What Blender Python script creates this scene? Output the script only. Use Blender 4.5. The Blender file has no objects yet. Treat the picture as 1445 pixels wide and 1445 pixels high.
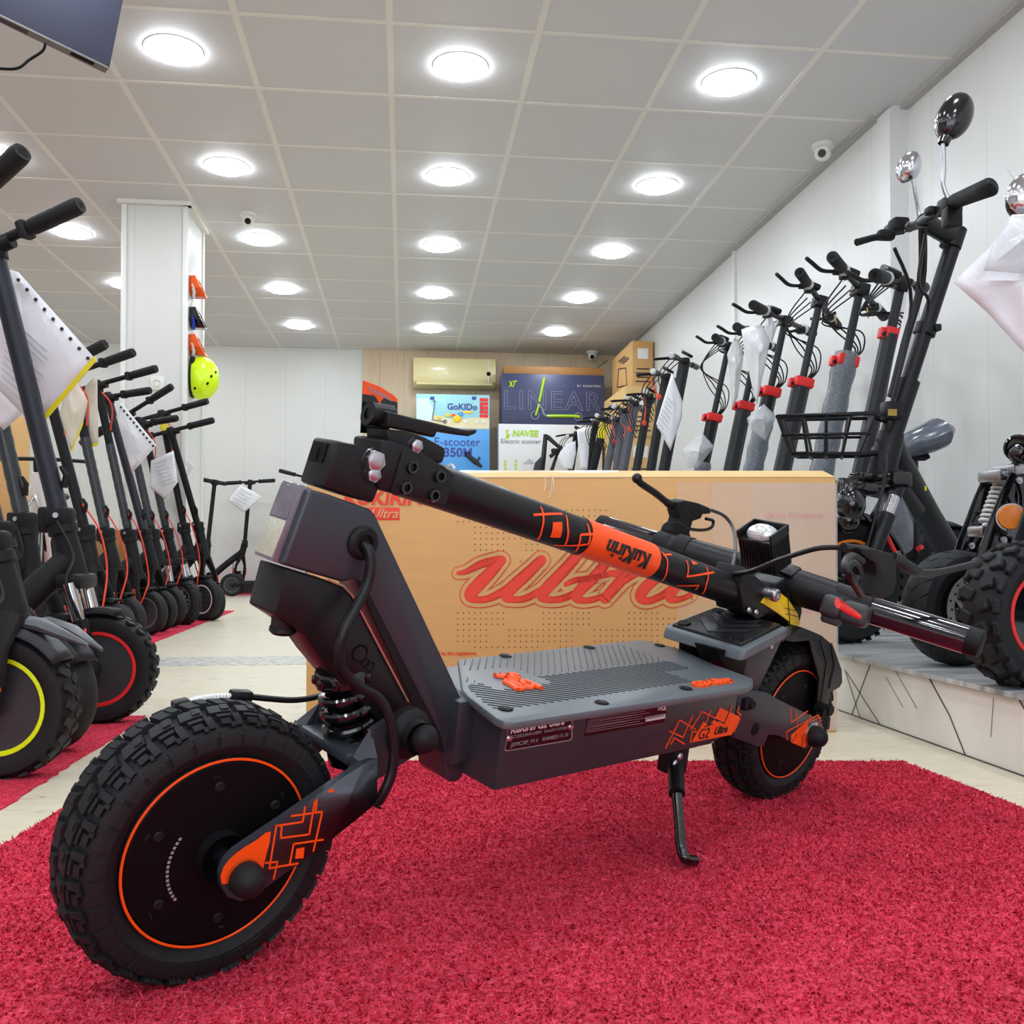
import bpy, bmesh, math, random
from math import sin, cos, pi, radians, atan, sqrt
from mathutils import Vector, Matrix
random.seed(7)
SC = bpy.context.scene
COL = SC.collection
# ---------------------------------------------------------------- camera
F = 1340.0; YAW = atan(153 / F); PIT = atan(25 / F); EYE = Vector((0, 0, .388)); CX = 722.5; CY = 758.0
FWD = Vector((sin(YAW) * cos(PIT), cos(YAW) * cos(PIT), sin(PIT)))
RGT = Vector((cos(YAW), -sin(YAW), 0)); UPV = RGT.cross(FWD)
cd = bpy.data.cameras.new('camera'); cam = bpy.data.objects.new('camera', cd); COL.objects.link(cam)
cd.sensor_width = 36; cd.lens = F / 1445 * 36; cd.shift_y = (CY - 722.5) / 1445; cd.clip_start = .02
cam.matrix_world = Matrix(((RGT.x, UPV.x, -FWD.x, EYE.x), (RGT.y, UPV.y, -FWD.y, EYE.y), (RGT.z, UPV.z, -FWD.z, EYE.z), (0, 0, 0, 1)))
SC.camera = cam
# ---------------------------------------------------------------- light
SC.view_settings.view_transform = 'Standard'; SC.view_settings.look = 'None'
SC.view_settings.exposure = 0.15; SC.view_settings.gamma = 1.0; SC.view_settings.use_curve_mapping = False
wd = bpy.data.worlds.new('daylight'); SC.world = wd; wd.use_nodes = True
wd.node_tree.nodes['Background'].inputs[0].default_value = (.80, .88, 1, 1)
wd.node_tree.nodes['Background'].inputs[1].default_value = 1.0
LAMP_STRENGTH = 50.0
def area(name, loc, rot, sx, sy, power, col):
    l = bpy.data.lights.new(name, 'AREA'); l.shape = 'RECTANGLE'; l.size = sx; l.size_y = sy; l.energy = power; l.color = col
    o = bpy.data.objects.new(name, l); o.location = loc; o.rotation_euler = rot; COL.objects.link(o); return o
# daylight coming through the shop window, some metres behind the camera
area('window_daylight', (-.4, -4.4, 1.35), (radians(90), 0, 0), 5.2, 2.0, 70, (.86, .92, 1))

def sray(x, y): return FWD + RGT * ((x - CX) / F) + UPV * ((CY - y) / F)
def at(x, y, dep): return EYE + sray(x, y) * dep
def atz(x, y, z=0.0):
    r = sray(x, y); return EYE + r * ((z - EYE.z) / r.z)
def aty(x, y, Y):
    r = sray(x, y); return EYE + r * (Y / r.y)
def atx(x, y, X):
    r = sray(x, y); return EYE + r * (X / r.x)
# ---------------------------------------------------------------- materials
def S(r, g, b):
    f = lambda c: (c / 255 / 12.92) if c <= 10 else ((c / 255 + .055) / 1.055) ** 2.4
    return (f(r), f(g), f(b))
MATS = {}
def nt(m): return m.node_tree.nodes, m.node_tree.links
def mat(name, col, rough=.5, metal=0.0, var=.12, vs=40, bump=0, bs=200, emit=0, alpha=1, coat=0, spec=.5, trans=0, stretch=None):
    m = bpy.data.materials.new(name); m.use_nodes = True; n, l = nt(m)
    p = n['Principled BSDF']; p.inputs['Roughness'].default_value = rough; p.inputs['Metallic'].default_value = metal
    p.inputs['Specular IOR Level'].default_value = spec
    p.inputs['Coat Weight'].default_value = coat; p.inputs['Coat Roughness'].default_value = .08
    p.inputs['Alpha'].default_value = alpha; p.inputs['Transmission Weight'].default_value = trans
    tc = n.new('ShaderNodeTexCoord'); src = tc.outputs['Object']
    if stretch:
        mp = n.new('ShaderNodeMapping'); mp.inputs['Scale'].default_value = stretch; l.new(src, mp.inputs['Vector']); src = mp.outputs[0]
    nz = n.new('ShaderNodeTexNoise'); nz.inputs['Scale'].default_value = vs; nz.inputs['Detail'].default_value = 4; l.new(src, nz.inputs['Vector'])
    mx = n.new('ShaderNodeMix'); mx.data_type = 'RGBA'; l.new(nz.outputs['Fac'], mx.inputs['Factor'])
    mx.inputs[6].default_value = tuple(c * (1 - var) for c in col) + (1,); mx.inputs[7].default_value = tuple(min(1, c * (1 + var)) for c in col) + (1,)
    l.new(mx.outputs[2], p.inputs['Base Color'])
    if bump:
        nb = n.new('ShaderNodeTexNoise'); nb.inputs['Scale'].default_value = bs; nb.inputs['Detail'].default_value = 3; l.new(src, nb.inputs['Vector'])
        b = n.new('ShaderNodeBump'); b.inputs['Strength'].default_value = bump; b.inputs['Distance'].default_value = .002
        l.new(nb.outputs['Fac'], b.inputs['Height']); l.new(b.outputs[0], p.inputs['Normal'])
    if emit:
        p.inputs['Emission Color'].default_value = tuple(col) + (1,); p.inputs['Emission Strength'].default_value = emit
    MATS[name] = m; return m
mat('black_metal', S(20, 20, 24), .40, .1, spec=.35)
mat('black_plastic', S(18, 18, 21), .40, spec=.32)
mat('matt_black', S(18, 18, 21), .6, spec=.28)
mat('deep_black', S(6, 6, 8), .55, spec=.15)
mat('gloss_black', S(14, 14, 17), .15, 0, coat=.4)
mat('rubber', S(22, 24, 27), .62, bump=.15, bs=500, spec=.3)
mat('rubber_old', S(32, 33, 35), .7, bump=.2, bs=300, spec=.3)
mat('frame_grey', S(60, 64, 72), .36, .35, var=.06, bump=.06, bs=1500)
mat('scooter_grey', S(40, 41, 46), .45, .15, spec=.35)
mat('navy_black', S(28, 30, 42), .42, .25)
mat('slate_grey', S(92, 93, 102), .4, .3)
mat('spike_grey', S(76, 79, 84), .36, .1)
mat('mat_grey', S(86, 94, 100), .40, var=.1, vs=15, spec=.6)
mat('rib_black', S(26, 29, 33), .6)
mat('orange', S(255, 84, 10), .4, var=.05)
mat('orange_yellow', S(255, 205, 40), .35, var=.25, vs=18)
mat('amber', S(225, 125, 10), .25, var=.2, vs=150, coat=.3)
mat('red', S(222, 36, 34), .4, var=.06)
mat('red_cable', S(226, 62, 40), .45, var=.06)
mat('red_reflector', S(228, 30, 28), .25, var=.2, vs=400, coat=.4)
mat('dim_reflector', S(150, 62, 40), .3, var=.2, vs=300)
mat('yellow', S(232, 214, 10), .4, var=.06)
mat('lime', S(222, 242, 10), .35, var=.04)
mat('green', S(30, 150, 40), .45)
mat('blue', S(50, 110, 200), .4)
mat('chrome', S(205, 206, 212), .14, 1.0, var=.04)
mat('steel', S(170, 170, 176), .3, 1.0, var=.08)
mat('bolt_steel', S(190, 190, 196), .38, 1.0, var=.08)
mat('disc_steel', S(150, 150, 148), .38, .9, var=.15)
mat('brass', S(180, 150, 80), .3, .9)
mat('champagne', S(214, 180, 150), .3, .7)
mat('white_print', S(228, 228, 226), .5, var=.03)
mat('grey_print', S(150, 145, 150), .5, var=.05)
mat('dark_print', S(52, 50, 52), .6, var=.1)
mat('white_plastic', S(225, 225, 220), .35, var=.03)
mat('white_paint', S(226, 226, 222), .35, var=.03)
mat('paper', S(226, 227, 232), .45, var=.06, vs=25, bump=.25, bs=14, coat=.4)
mat('paper_warm', S(205, 195, 178), .45, var=.12, vs=12, bump=.3, bs=18, coat=.4)
mat('bag', S(226, 226, 228), .25, var=.08, vs=14, bump=.7, bs=30, alpha=.72)
mat('film', S(225, 228, 232), .15, var=.1, vs=30, bump=.9, bs=60, alpha=.40)
mat('film_sheen', S(232, 226, 222), .2, var=.12, vs=8, bump=.12, bs=20, alpha=.16, stretch=(3, 1, .5))
mat('pale_print', S(186, 186, 194), .5, var=.05)
mat('rib_lit', S(58, 64, 70), .5)
mat('vein_dark', S(70, 64, 58), .5, var=.3, vs=8)
mat('bubble', S(112, 118, 128), .22, var=.85, vs=150, bump=1.0, bs=150, alpha=.85)
mat('clear_wrap', S(26, 27, 34), .10, var=.2, vs=30, bump=.02, bs=18, coat=.8, spec=.7)
mat('tape_film', S(46, 51, 55), .22, var=.3, vs=60, bump=.4, bs=80)
mat('lens', S(215, 220, 222), .08, .35, var=.45, vs=220, bump=.6, bs=160)
mat('lens_dark', S(120, 116, 128), .10, .25, var=.25, vs=60)
mat('lens_dots', S(196, 198, 180), .16, .3, var=.5, vs=700, bump=.8, bs=900)
mat('glass_black', S(12, 12, 16), .06, coat=.5)
mat('cardboard', S(206, 160, 100), .62, var=.08, vs=9, bump=.1, bs=120, stretch=(1, 1, 6))
mat('cardboard_light', S(214, 178, 118), .6, var=.1, vs=12, bump=.15, bs=80)
mat('cardboard_dark', S(158, 112, 60), .6, var=.1, vs=9, bump=.15, bs=80)
mat('tape', S(226, 208, 168), .3, var=.2, vs=25, bump=.5, bs=40)
mat('glue', S(236, 230, 214), .5)
mat('print_red', S(226, 62, 42), .55, var=.08, vs=60)
mat('print_pink', S(222, 150, 130), .55, var=.1)
mat('dot_brown', S(120, 66, 28), .6)
mat('box_navy', S(56, 62, 96), .42, var=.12, vs=10)
mat('box_white', S(222, 222, 224), .4, var=.03)
mat('box_blue', S(82, 158, 226), .38, var=.14, vs=6)
mat('box_sky', S(150, 208, 218), .4, var=.08, vs=7)
mat('box_sand', S(226, 214, 176), .45, var=.06)
mat('sky_pale', S(206, 232, 236), .4)
mat('kid_yellow', S(244, 200, 40), .5)
mat('logo_lime', S(168, 214, 20), .4)
mat('line_lilac', S(140, 142, 172), .5)
mat('text_navy', S(54, 70, 150), .5)
mat('text_grey', S(110, 112, 114), .5)
mat('ac_cream', S(226, 212, 158), .32, var=.03, coat=.2)
mat('ac_dark', S(150, 136, 92), .5)
mat('helmet', S(218, 250, 10), .3, var=.03, coat=.25)
mat('mask_orange', S(250, 92, 16), .3, var=.08, alpha=.9)
mat('mask_lens', S(120, 112, 90), .15, var=.4, vs=40, alpha=.75)
mat('mask_blue', S(24, 60, 190), .3)
mat('fabric_tv', S(52, 54, 74), .75, var=.1, vs=300, bump=.3, bs=700)
mat('tv_edge', S(110, 106, 106), .5)
mat('cornice', S(176, 175, 172), .5)
mat('cable_grey', S(52, 53, 57), .45)
mat('rim_grey', S(92, 94, 98), .4)
mat('hub_grey', S(54, 55, 58), .42, .1, spec=.35)
mat('seat_wrap', S(92, 98, 110), .22, var=.45, vs=14, bump=.9, bs=35, coat=.3)
mat('wheel_orange', S(240, 130, 30), .4)

def wall_mat(name, c1, groove, width, axis, grain):
    m = bpy.data.materials.new(name); m.use_nodes = True; n, l = nt(m); p = n['Principled BSDF']
    tc = n.new('ShaderNodeTexCoord'); sp = n.new('ShaderNodeSeparateXYZ'); l.new(tc.outputs['Object'], sp.inputs[0])
    mo = n.new('ShaderNodeMath'); mo.operation = 'PINGPONG'; mo.inputs[1].default_value = width / 2; l.new(sp.outputs[axis], mo.inputs[0])
    lt = n.new('ShaderNodeMath'); lt.operation = 'LESS_THAN'; lt.inputs[1].default_value = .0018; l.new(mo.outputs[0], lt.inputs[0])
    mp = n.new('ShaderNodeMapping'); mp.inputs['Scale'].default_value = (9, 9, .7); l.new(tc.outputs['Object'], mp.inputs['Vector'])
    nz = n.new('ShaderNodeTexNoise'); nz.inputs['Scale'].default_value = 4; nz.inputs['Detail'].default_value = 6; nz.inputs['Distortion'].default_value = 1.2; l.new(mp.outputs[0], nz.inputs['Vector'])
    mx = n.new('ShaderNodeMix'); mx.data_type = 'RGBA'; l.new(nz.outputs['Fac'], mx.inputs['Factor'])
    mx.inputs[6].default_value = tuple(c * (1 - grain) for c in c1) + (1,); mx.inputs[7].default_value = tuple(min(1, c * (1 + grain)) for c in c1) + (1,)
    m2 = n.new('ShaderNodeMix'); m2.data_type = 'RGBA'; l.new(lt.outputs[0], m2.inputs['Factor']); l.new(mx.outputs[2], m2.inputs[6]); m2.inputs[7].default_value = tuple(groove) + (1,)
    l.new(m2.outputs[2], p.inputs['Base Color']); p.inputs['Roughness'].default_value = .38
    b = n.new('ShaderNodeBump'); b.inputs['Strength'].default_value = .12; b.inputs['Distance'].default_value = .004; l.new(nz.outputs['Fac'], b.inputs['Height']); l.new(b.outputs[0], p.inputs['Normal'])
    MATS[name] = m
wall_mat('wall_white', S(213, 213, 209), S(194, 194, 190), .4, 0, .025)
wall_mat('wall_white_side', S(218, 218, 217), S(200, 200, 198), .4, 1, .025)
wall_mat('wall_wood', S(204, 182, 152), S(164, 142, 114), .25, 0, .16)
mat('ceiling_tile', S(206, 206, 207), .55, var=.02, vs=3)
mat('ceiling_bar', S(226, 223, 216), .45, var=.02)
mat('baseboard_dark', S(46, 44, 46), .4)
m = mat('lamp_glow', (.86, .935, 1), .5, emit=LAMP_STRENGTH, var=0); 
mat('lamp_rim', S(240, 240, 238), .4)
# rug pile
def rug_mat():
    m = bpy.data.materials.new('rug_red'); m.use_nodes = True; n, l = nt(m); p = n['Principled BSDF']
    tc = n.new('ShaderNodeTexCoord')
    def noise(sc, det, dist=0):
        z = n.new('ShaderNodeTexNoise'); z.inputs['Scale'].default_value = sc; z.inputs['Detail'].default_value = det; z.inputs['Distortion'].default_value = dist; l.new(tc.outputs['Object'], z.inputs['Vector']); return z
    fine = noise(190, 3, .6); mid = noise(34, 4, .5); big = noise(5, 3)
    r1 = n.new('ShaderNodeValToRGB'); l.new(fine.outputs['Fac'], r1.inputs[0])
    r1.color_ramp.elements[0].position = .30; r1.color_ramp.elements[0].color = S(206, 28, 52) + (1,)
    r1.color_ramp.elements[1].position = .68; r1.color_ramp.elements[1].color = S(255, 92, 120) + (1,)
    mm = n.new('ShaderNodeMix'); mm.data_type = 'RGBA'; mm.blend_type = 'MULTIPLY'; mm.inputs['Factor'].default_value = .28
    r2 = n.new('ShaderNodeValToRGB'); l.new(mid.outputs['Fac'], r2.inputs[0])
    r2.color_ramp.elements[0].position = .32; r2.color_ramp.elements[0].color = (.66, .56, .56, 1); r2.color_ramp.elements[1].position = .62; r2.color_ramp.elements[1].color = (1, 1, 1, 1)
    l.new(r1.outputs[0], mm.inputs[6]); l.new(r2.outputs[0], mm.inputs[7])
    m3 = n.new('ShaderNodeMix'); m3.data_type = 'RGBA'; m3.blend_type = 'MULTIPLY'; m3.inputs['Factor'].default_value = .35
    r3 = n.new('ShaderNodeValToRGB'); l.new(big.outputs['Fac'], r3.inputs[0]); r3.color_ramp.elements[0].color = (.6, .6, .6, 1); r3.color_ramp.elements[0].position = .3; r3.color_ramp.elements[1].position = .7
    l.new(mm.outputs[2], m3.inputs[6]); l.new(r3.outputs[0], m3.inputs[7]); l.new(m3.outputs[2], p.inputs['Base Color'])
    p.inputs['Roughness'].default_value = .85; p.inputs['Specular IOR Level'].default_value = .03
    ad = n.new('ShaderNodeMath'); ad.operation = 'ADD'; l.new(fine.outputs['Fac'], ad.inputs[0]); l.new(mid.outputs['Fac'], ad.inputs[1])
    b = n.new('ShaderNodeBump'); b.inputs['Strength'].default_value = 1.0; b.inputs['Distance'].default_value = .009; l.new(ad.outputs[0], b.inputs['Height']); l.new(b.outputs[0], p.inputs['Normal'])
    MATS['rug_red'] = m
rug_mat()
def stone_mat(name, c1, c2, c3, stretch, scale, thr, rough, vein=None):
    m = bpy.data.materials.new(name); m.use_nodes = True; n, l = nt(m); p = n['Principled BSDF']
    tc = n.new('ShaderNodeTexCoord'); mp = n.new('ShaderNodeMapping'); mp.inputs['Scale'].default_value = stretch; l.new(tc.outputs['Object'], mp.inputs['Vector'])
    a = n.new('ShaderNodeTexNoise'); a.inputs['Scale'].default_value = scale; a.inputs['Detail'].default_value = 5; a.inputs['Distortion'].default_value = .6; l.new(mp.outputs[0], a.inputs['Vector'])
    r = n.new('ShaderNodeValToRGB'); l.new(a.outputs['Fac'], r.inputs[0]); e = r.color_ramp.elements
    e[0].position = thr[0]; e[0].color = tuple(c3) + (1,); e[1].position = thr[2]; e[1].color = tuple(c2) + (1,)
    k = e.new(thr[1]); k.color = tuple(c1) + (1,)
    l.new(r.outputs[0], p.inputs['Base Color']); p.inputs['Roughness'].default_value = rough
    if vein:
        w = n.new('ShaderNodeTexVoronoi'); w.feature = 'DISTANCE_TO_EDGE'; w.inputs['Scale'].default_value = vein; 
        nz = n.new('ShaderNodeTexNoise'); nz.inputs['Scale'].default_value = 2; l.new(tc.outputs['Object'], nz.inputs['Vector'])
        mixv = n.new('ShaderNodeMix'); mixv.data_type = 'VECTOR'; mixv.inputs['Factor'].default_value = .15; l.new(tc.outputs['Object'], mixv.inputs[4]); l.new(nz.outputs['Color'], mixv.inputs[5]); l.new(mixv.outputs[1], w.inputs['Vector'])
        rr = n.new('ShaderNodeValToRGB'); l.new(w.outputs['Distance'], rr.inputs[0]); rr.color_ramp.elements[0].color = (.22, .2, .18, 1); rr.color_ramp.elements[0].position = 0; rr.color_ramp.elements[1].position = .012
        mu = n.new('ShaderNodeMix'); mu.data_type = 'RGBA'; mu.blend_type = 'MULTIPLY'; mu.inputs['Factor'].default_value = .7; l.new(r.outputs[0], mu.inputs[6]); l.new(rr.outputs[0], mu.inputs[7]); l.new(mu.outputs[2], p.inputs['Base Color'])
    MATS[name] = m
stone_mat('floor_stone', S(214, 204, 180), S(224, 216, 196), S(164, 150, 124), (1, 3.5, 1), 16, (.27, .36, .7), .32)
stone_mat('floor_band', S(196, 194, 186), S(222, 220, 212), S(120, 120, 120), (1, 2.5, 1), 42, (.36, .5, .66), .35)
stone_mat('plinth_top', S(184, 188, 190), S(212, 214, 212), S(132, 138, 142), (1.2, 9, 1), 3.2, (.3, .48, .7), .22)
stone_mat('plinth_face', S(236, 233, 228), S(244, 242, 238), S(226, 222, 216), (1, 1, 1), 5, (.3, .5, .7), .3)

# ---------------------------------------------------------------- mesh building
def spline(pts, k=6, closed=False):
    P = [Vector(p) for p in pts]; n = len(P); out = []
    rng = range(n if closed else n - 1)
    for i in rng:
        g = (lambda j: P[j % n]) if closed else (lambda j: P[max(0, min(n - 1, j))])
        a, b, c, d = g(i - 1), g(i), g(i + 1), g(i + 2)
        for q in range(k):
            t = q / k; out.append(.5 * ((2 * b) + (c - a) * t + (2 * a - 5 * b + 4 * c - d) * t * t + (3 * b - a - 3 * c + d) * t ** 3))
    if not closed: out.append(P[-1])
    return out
class MB:
    def __init__(s): s.v = []; s.f = []; s.mi = []; s.m = 0; s.M = None
    def add(s, vs, fs):
        b = len(s.v)
        for p in vs:
            p = Vector(p); s.v.append(s.M @ p if s.M else p)
        for f in fs: s.f.append([i + b for i in f]); s.mi.append(s.m)
        return s
    def box(s, c, size, rot=None, bev=0, seg=2):
        bm = bmesh.new(); bmesh.ops.create_cube(bm, size=1)
        for v in bm.verts: v.co = Vector((v.co.x * size[0], v.co.y * size[1], v.co.z * size[2]))
        if bev: bmesh.ops.bevel(bm, geom=bm.edges[:], offset=min(bev, min(size) * .48), segments=seg, affect='EDGES', profile=.5)
        R = rot.to_3x3() if isinstance(rot, Matrix) else (rot.to_matrix() if rot is not None else None)
        bm.verts.index_update()
        s.add([(R @ v.co if R else v.co) + Vector(c) for v in bm.verts], [[v.index for v in f.verts] for f in bm.faces]); bm.free(); return s
    def tube(s, pts, r, n=10, caps=True, closed=False, flat=None):
        P = [Vector(p) for p in pts]; N = len(P); rr = r if isinstance(r, (list, tuple)) else [r] * N
        T = []
        for i in range(N):
            a = P[i - 1] if (i > 0 or closed) else P[i]; b = P[(i + 1) % N] if (i < N - 1 or closed) else P[i]
            d = (b - a); T.append(d.normalized() if d.length > 1e-9 else Vector((0, 0, 1)))
        u = T[0].orthogonal().normalized() if flat is None else (Vector(flat) - T[0] * T[0].dot(Vector(flat))).normalized()
        vs = []
        for i in range(N):
            if flat is not None: u = Vector(flat)
            u = (u - T[i] * T[i].dot(u))
            u = u.normalized() if u.length > 1e-6 else T[i].orthogonal().normalized(); w = T[i].cross(u)
            for k in range(n):
                a = 2 * pi * k / n
                q = rr[i] if isinstance(rr[i], (tuple, list)) else (rr[i], rr[i])
                vs.append(P[i] + u * cos(a) * q[0] + w * sin(a) * q[1])
        fs = []
        for i in range(N if closed else N - 1):
            for k in range(n):
                j = (i + 1) % N; fs.append([i * n + k, i * n + (k + 1) % n, j * n + (k + 1) % n, j * n + k])
        if caps and not closed: fs.append(list(range(n))[::-1]); fs.append([(N - 1) * n + k for k in range(n)])
        return s.add(vs, fs)
    def cyl(s, a, b, r, n=20, r2=None):
        return s.tube([a, b], [r, r if r2 is None else r2], n)
    def lathe(s, prof, o, ax, n=32, closed=False, a0=0, a1=2 * pi):
        ax = Vector(ax).normalized(); o = Vector(o); u = ax.orthogonal().normalized(); w = ax.cross(u); full = abs(a1 - a0 - 2 * pi) < 1e-6
        cnt = n if full else n + 1; vs = []; m = len(prof)
        for k in range(cnt):
            a = a0 + (a1 - a0) * k / n; d = u * cos(a) + w * sin(a)
            for r, h in prof: vs.append(o + d * r + ax * h)
        fs = []
        for k in range(n):
            kk = (k + 1) % cnt if full else k + 1
            for i in range(m if closed else m - 1):
                j = (i + 1) % m; fs.append([k * m + i, kk * m + i, kk * m + j, k * m + j])
        return s.add(vs, fs)
    def sphere(s, c, r, n=16, sc=(1, 1, 1), rot=None):
        vs = []; fs = []; m = max(6, n // 2); R = rot.to_3x3() if rot is not None else None
        for i in range(m + 1):
            t = pi * i / m
            for k in range(n):
                a = 2 * pi * k / n; p = Vector((r * sin(t) * cos(a) * sc[0], r * sin(t) * sin(a) * sc[1], r * cos(t) * sc[2]))
                vs.append((R @ p if R else p) + Vector(c))
        for i in range(m):
            for k in range(n): fs.append([i * n + k, (i + 1) * n + k, (i + 1) * n + (k + 1) % n, i * n + (k + 1) % n])
        return s.add(vs, fs)
    def prism(s, A, B):
        n = len(A); return s.add(list(A) + list(B), [list(range(n)), list(range(n, 2 * n))[::-1]] + [[i, i + n, (i + 1) % n + n, (i + 1) % n] for i in range(n)])
    def quad(s, *p): return s.add(p, [list(range(len(p)))])
    def build(s, name, mats, parent=None, bevel=0, seg=2, sharp=35, smooth=True, solid=0):
        me = bpy.data.meshes.new(name); me.from_pydata([tuple(v) for v in s.v], [], s.f)
        for x in (mats if isinstance(mats, (list, tuple)) else [mats]): me.materials.append(MATS[x])
        me.polygons.foreach_set('material_index', s.mi)
        bm = bmesh.new(); bm.from_mesh(me); bmesh.ops.remove_doubles(bm, verts=bm.verts[:], dist=1e-6)
        bmesh.ops.dissolve_degenerate(bm, edges=bm.edges[:], dist=1e-7)
        bmesh.ops.recalc_face_normals(bm, faces=bm.faces[:])
        if bevel:
            es = [e for e in bm.edges if len(e.link_faces) == 2 and e.calc_face_angle(0) > radians(28)]
            if es: bmesh.ops.bevel(bm, geom=es, offset=bevel, segments=seg, affect='EDGES', profile=.5, clamp_overlap=True)
        bm.to_mesh(me); bm.free()
        if smooth:
            me.polygons.foreach_set('use_smooth', [True] * len(me.polygons))
            me.set_sharp_from_angle(angle=radians(sharp))
        me.update()
        o = bpy.data.objects.new(name, me); COL.objects.link(o)
        if parent: o.parent = parent
        if solid:
            md = o.modifiers.new('thickness', 'SOLIDIFY'); md.thickness = solid
        return o
def tag(o, label, cat, group=None):
    o['label'] = label; o['category'] = cat
    if group: o['group'] = group
    return o
def thing(name, label, cat, M=None, group=None):
    o = bpy.data.objects.new(name, None); o.empty_display_size = .05; COL.objects.link(o)
    if M is not None: o.matrix_world = M if isinstance(M, Matrix) else Matrix.Translation(M)
    return tag(o, label, cat, group)
def struct(o): o['kind'] = 'structure'; return o
def text(name, body, size, M, mt, parent=None, ext=.0004, bold=0, shear=0, align='CENTER', sx=1, spacing=1, outline=0, single=False):
    c = bpy.data.curves.new(name, 'FONT'); c.body = body; c.size = size; c.align_x = align; c.align_y = 'CENTER'; c.extrude = ext; c.offset = bold; c.shear = shear; c.space_character = spacing; c.resolution_u = 3
    if outline: c.fill_mode = 'NONE'; c.extrude = 0; c.bevel_depth = outline; c.bevel_resolution = 1
    o = bpy.data.objects.new(name, c); COL.objects.link(o)
    dg = bpy.context.evaluated_depsgraph_get(); me = bpy.data.meshes.new_from_object(o.evaluated_get(dg)); bpy.data.objects.remove(o); bpy.data.curves.remove(c)
    me.name = name; me.transform(M @ Matrix.Diagonal((sx, 1, 1, 1)))
    me.materials.clear(); me.materials.append(MATS[mt])
    q = bpy.data.objects.new(name, me); COL.objects.link(q)
    if parent: q.parent = parent
    return q
def frame(o, x, y):
    x = Vector(x).normalized(); y = Vector(y); y = (y - x * x.dot(y)).normalized(); z = x.cross(y)
    return Matrix(((x.x, y.x, z.x, o[0]), (x.y, y.y, z.y, o[1]), (x.z, y.z, z.z, o[2]), (0, 0, 0, 1)))
# ================================================================ room
CEIL = 2.504; BACK = 9.86; RW = 2.28; RW2 = 2.36; LW = -5.2; FRONT = -4.6
def slab(name, lo, hi, mt, bev=0):
    b = MB(); b.box([(lo[i] + hi[i]) / 2 for i in range(3)], [hi[i] - lo[i] for i in range(3)]); return struct(b.build(name, mt, bevel=bev, smooth=False))
slab('floor', (LW, FRONT, -.1), (RW2 + .1, BACK + .1, 0), 'floor_stone')
slab('floor_band', (LW, 3.43, -.004), (1.0, 3.72, .0012), 'floor_band')
slab('ceiling', (LW, FRONT, CEIL), (RW2 + .1, BACK + .1, CEIL + .1), 'ceiling_tile')
b = MB()
x = -.06 - .6 * 9
while x < RW2:
    b.box((x, (FRONT + BACK) / 2, CEIL - .0004), (.026, BACK - FRONT, .002)); x += .6
y = 3.77 - .6 * 13
while y < BACK:
    b.box(((LW + RW2) / 2, y, CEIL - .0003), (RW2 - LW, .022, .002)); y += .6
struct(b.build('trim_1', 'ceiling_bar', smooth=False))
slab('wall_back', (LW, BACK, 0), (-.42, BACK + .12, CEIL), 'wall_white')
slab('wall_back_wood', (-.42, BACK - .02, 0), (RW2, BACK + .12, CEIL), 'wall_wood')
slab('wall_left', (LW - .1, FRONT, 0), (LW, BACK, CEIL), 'wall_white_side')
slab('wall_right', (RW, 4.2, 0), (RW + .16, BACK, CEIL), 'wall_white_side')
slab('wall_right_near', (RW2, FRONT, 0), (RW2 + .08, 4.2, CEIL), 'wall_white_side')
slab('trim_2', (RW - .012, 4.2, .145), (RW, 4.32, CEIL - .01), 'wall_white_side')
slab('trim_3', (RW - .05, 4.32, CEIL - .016), (RW, BACK, CEIL), 'cornice')
slab('trim_4', (RW2 - .04, FRONT, CEIL - .016), (RW2, 4.2, CEIL), 'cornice')
slab('trim_5', (RW - .02, 6.3, .145), (RW + .002, 6.34, CEIL - .016), 'white_paint')
slab('baseboard_back', (LW, BACK - .02, 0), (-.42, BACK, .085), 'baseboard_dark')
# front of the shop behind the camera: wall with a wide window
slab('wall_front_low', (LW, FRONT - .1, 0), (RW2, FRONT, .35), 'wall_white')
slab('wall_front_high', (LW, FRONT - .1, 2.35), (RW2, FRONT, CEIL), 'wall_white')
slab('wall_front_left', (LW, FRONT - .1, .35), (-3.0, FRONT, 2.35), 'wall_white')
# plinth along the right wall
b = MB(); b.box(((1.08 + RW2) / 2, (FRONT + BACK) / 2 + .02, .0675), (RW2 - 1.08, BACK - FRONT - .06, .135)); struct(b.build('trim_6', 'plinth_face', smooth=False))
slab('floor_plinth', (1.068, FRONT + .02, .135), (RW2, BACK - .02, .145), 'plinth_top')
b = MB()
for l, w_ in (([(1192, 945), (1214, 1014)], .0022), ([(1194, 948), (1242, 1023)], .002), ([(1229, 934), (1201, 1010)], .0026), ([(1262, 944), (1294, 1000)], .0012), ([(1309, 953), (1340, 1010), (1363, 1068)], .0034), ([(1434, 980), (1446, 1002)], .003), ([(1250, 955), (1274, 998)], .001), ([(1402, 985), (1398, 1040)], .001)):
    P = [atx(x, y, 1.079) for x, y in l]; b.tube(P, [(.0005, w_ * .55)] * len(P), 6, flat=(1, 0, 0))
for z_ in (.1335, .0012): b.box((1.0785, 3, z_), (.002, 12, .0022))
struct(b.build('trim_10', 'vein_dark'))
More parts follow.
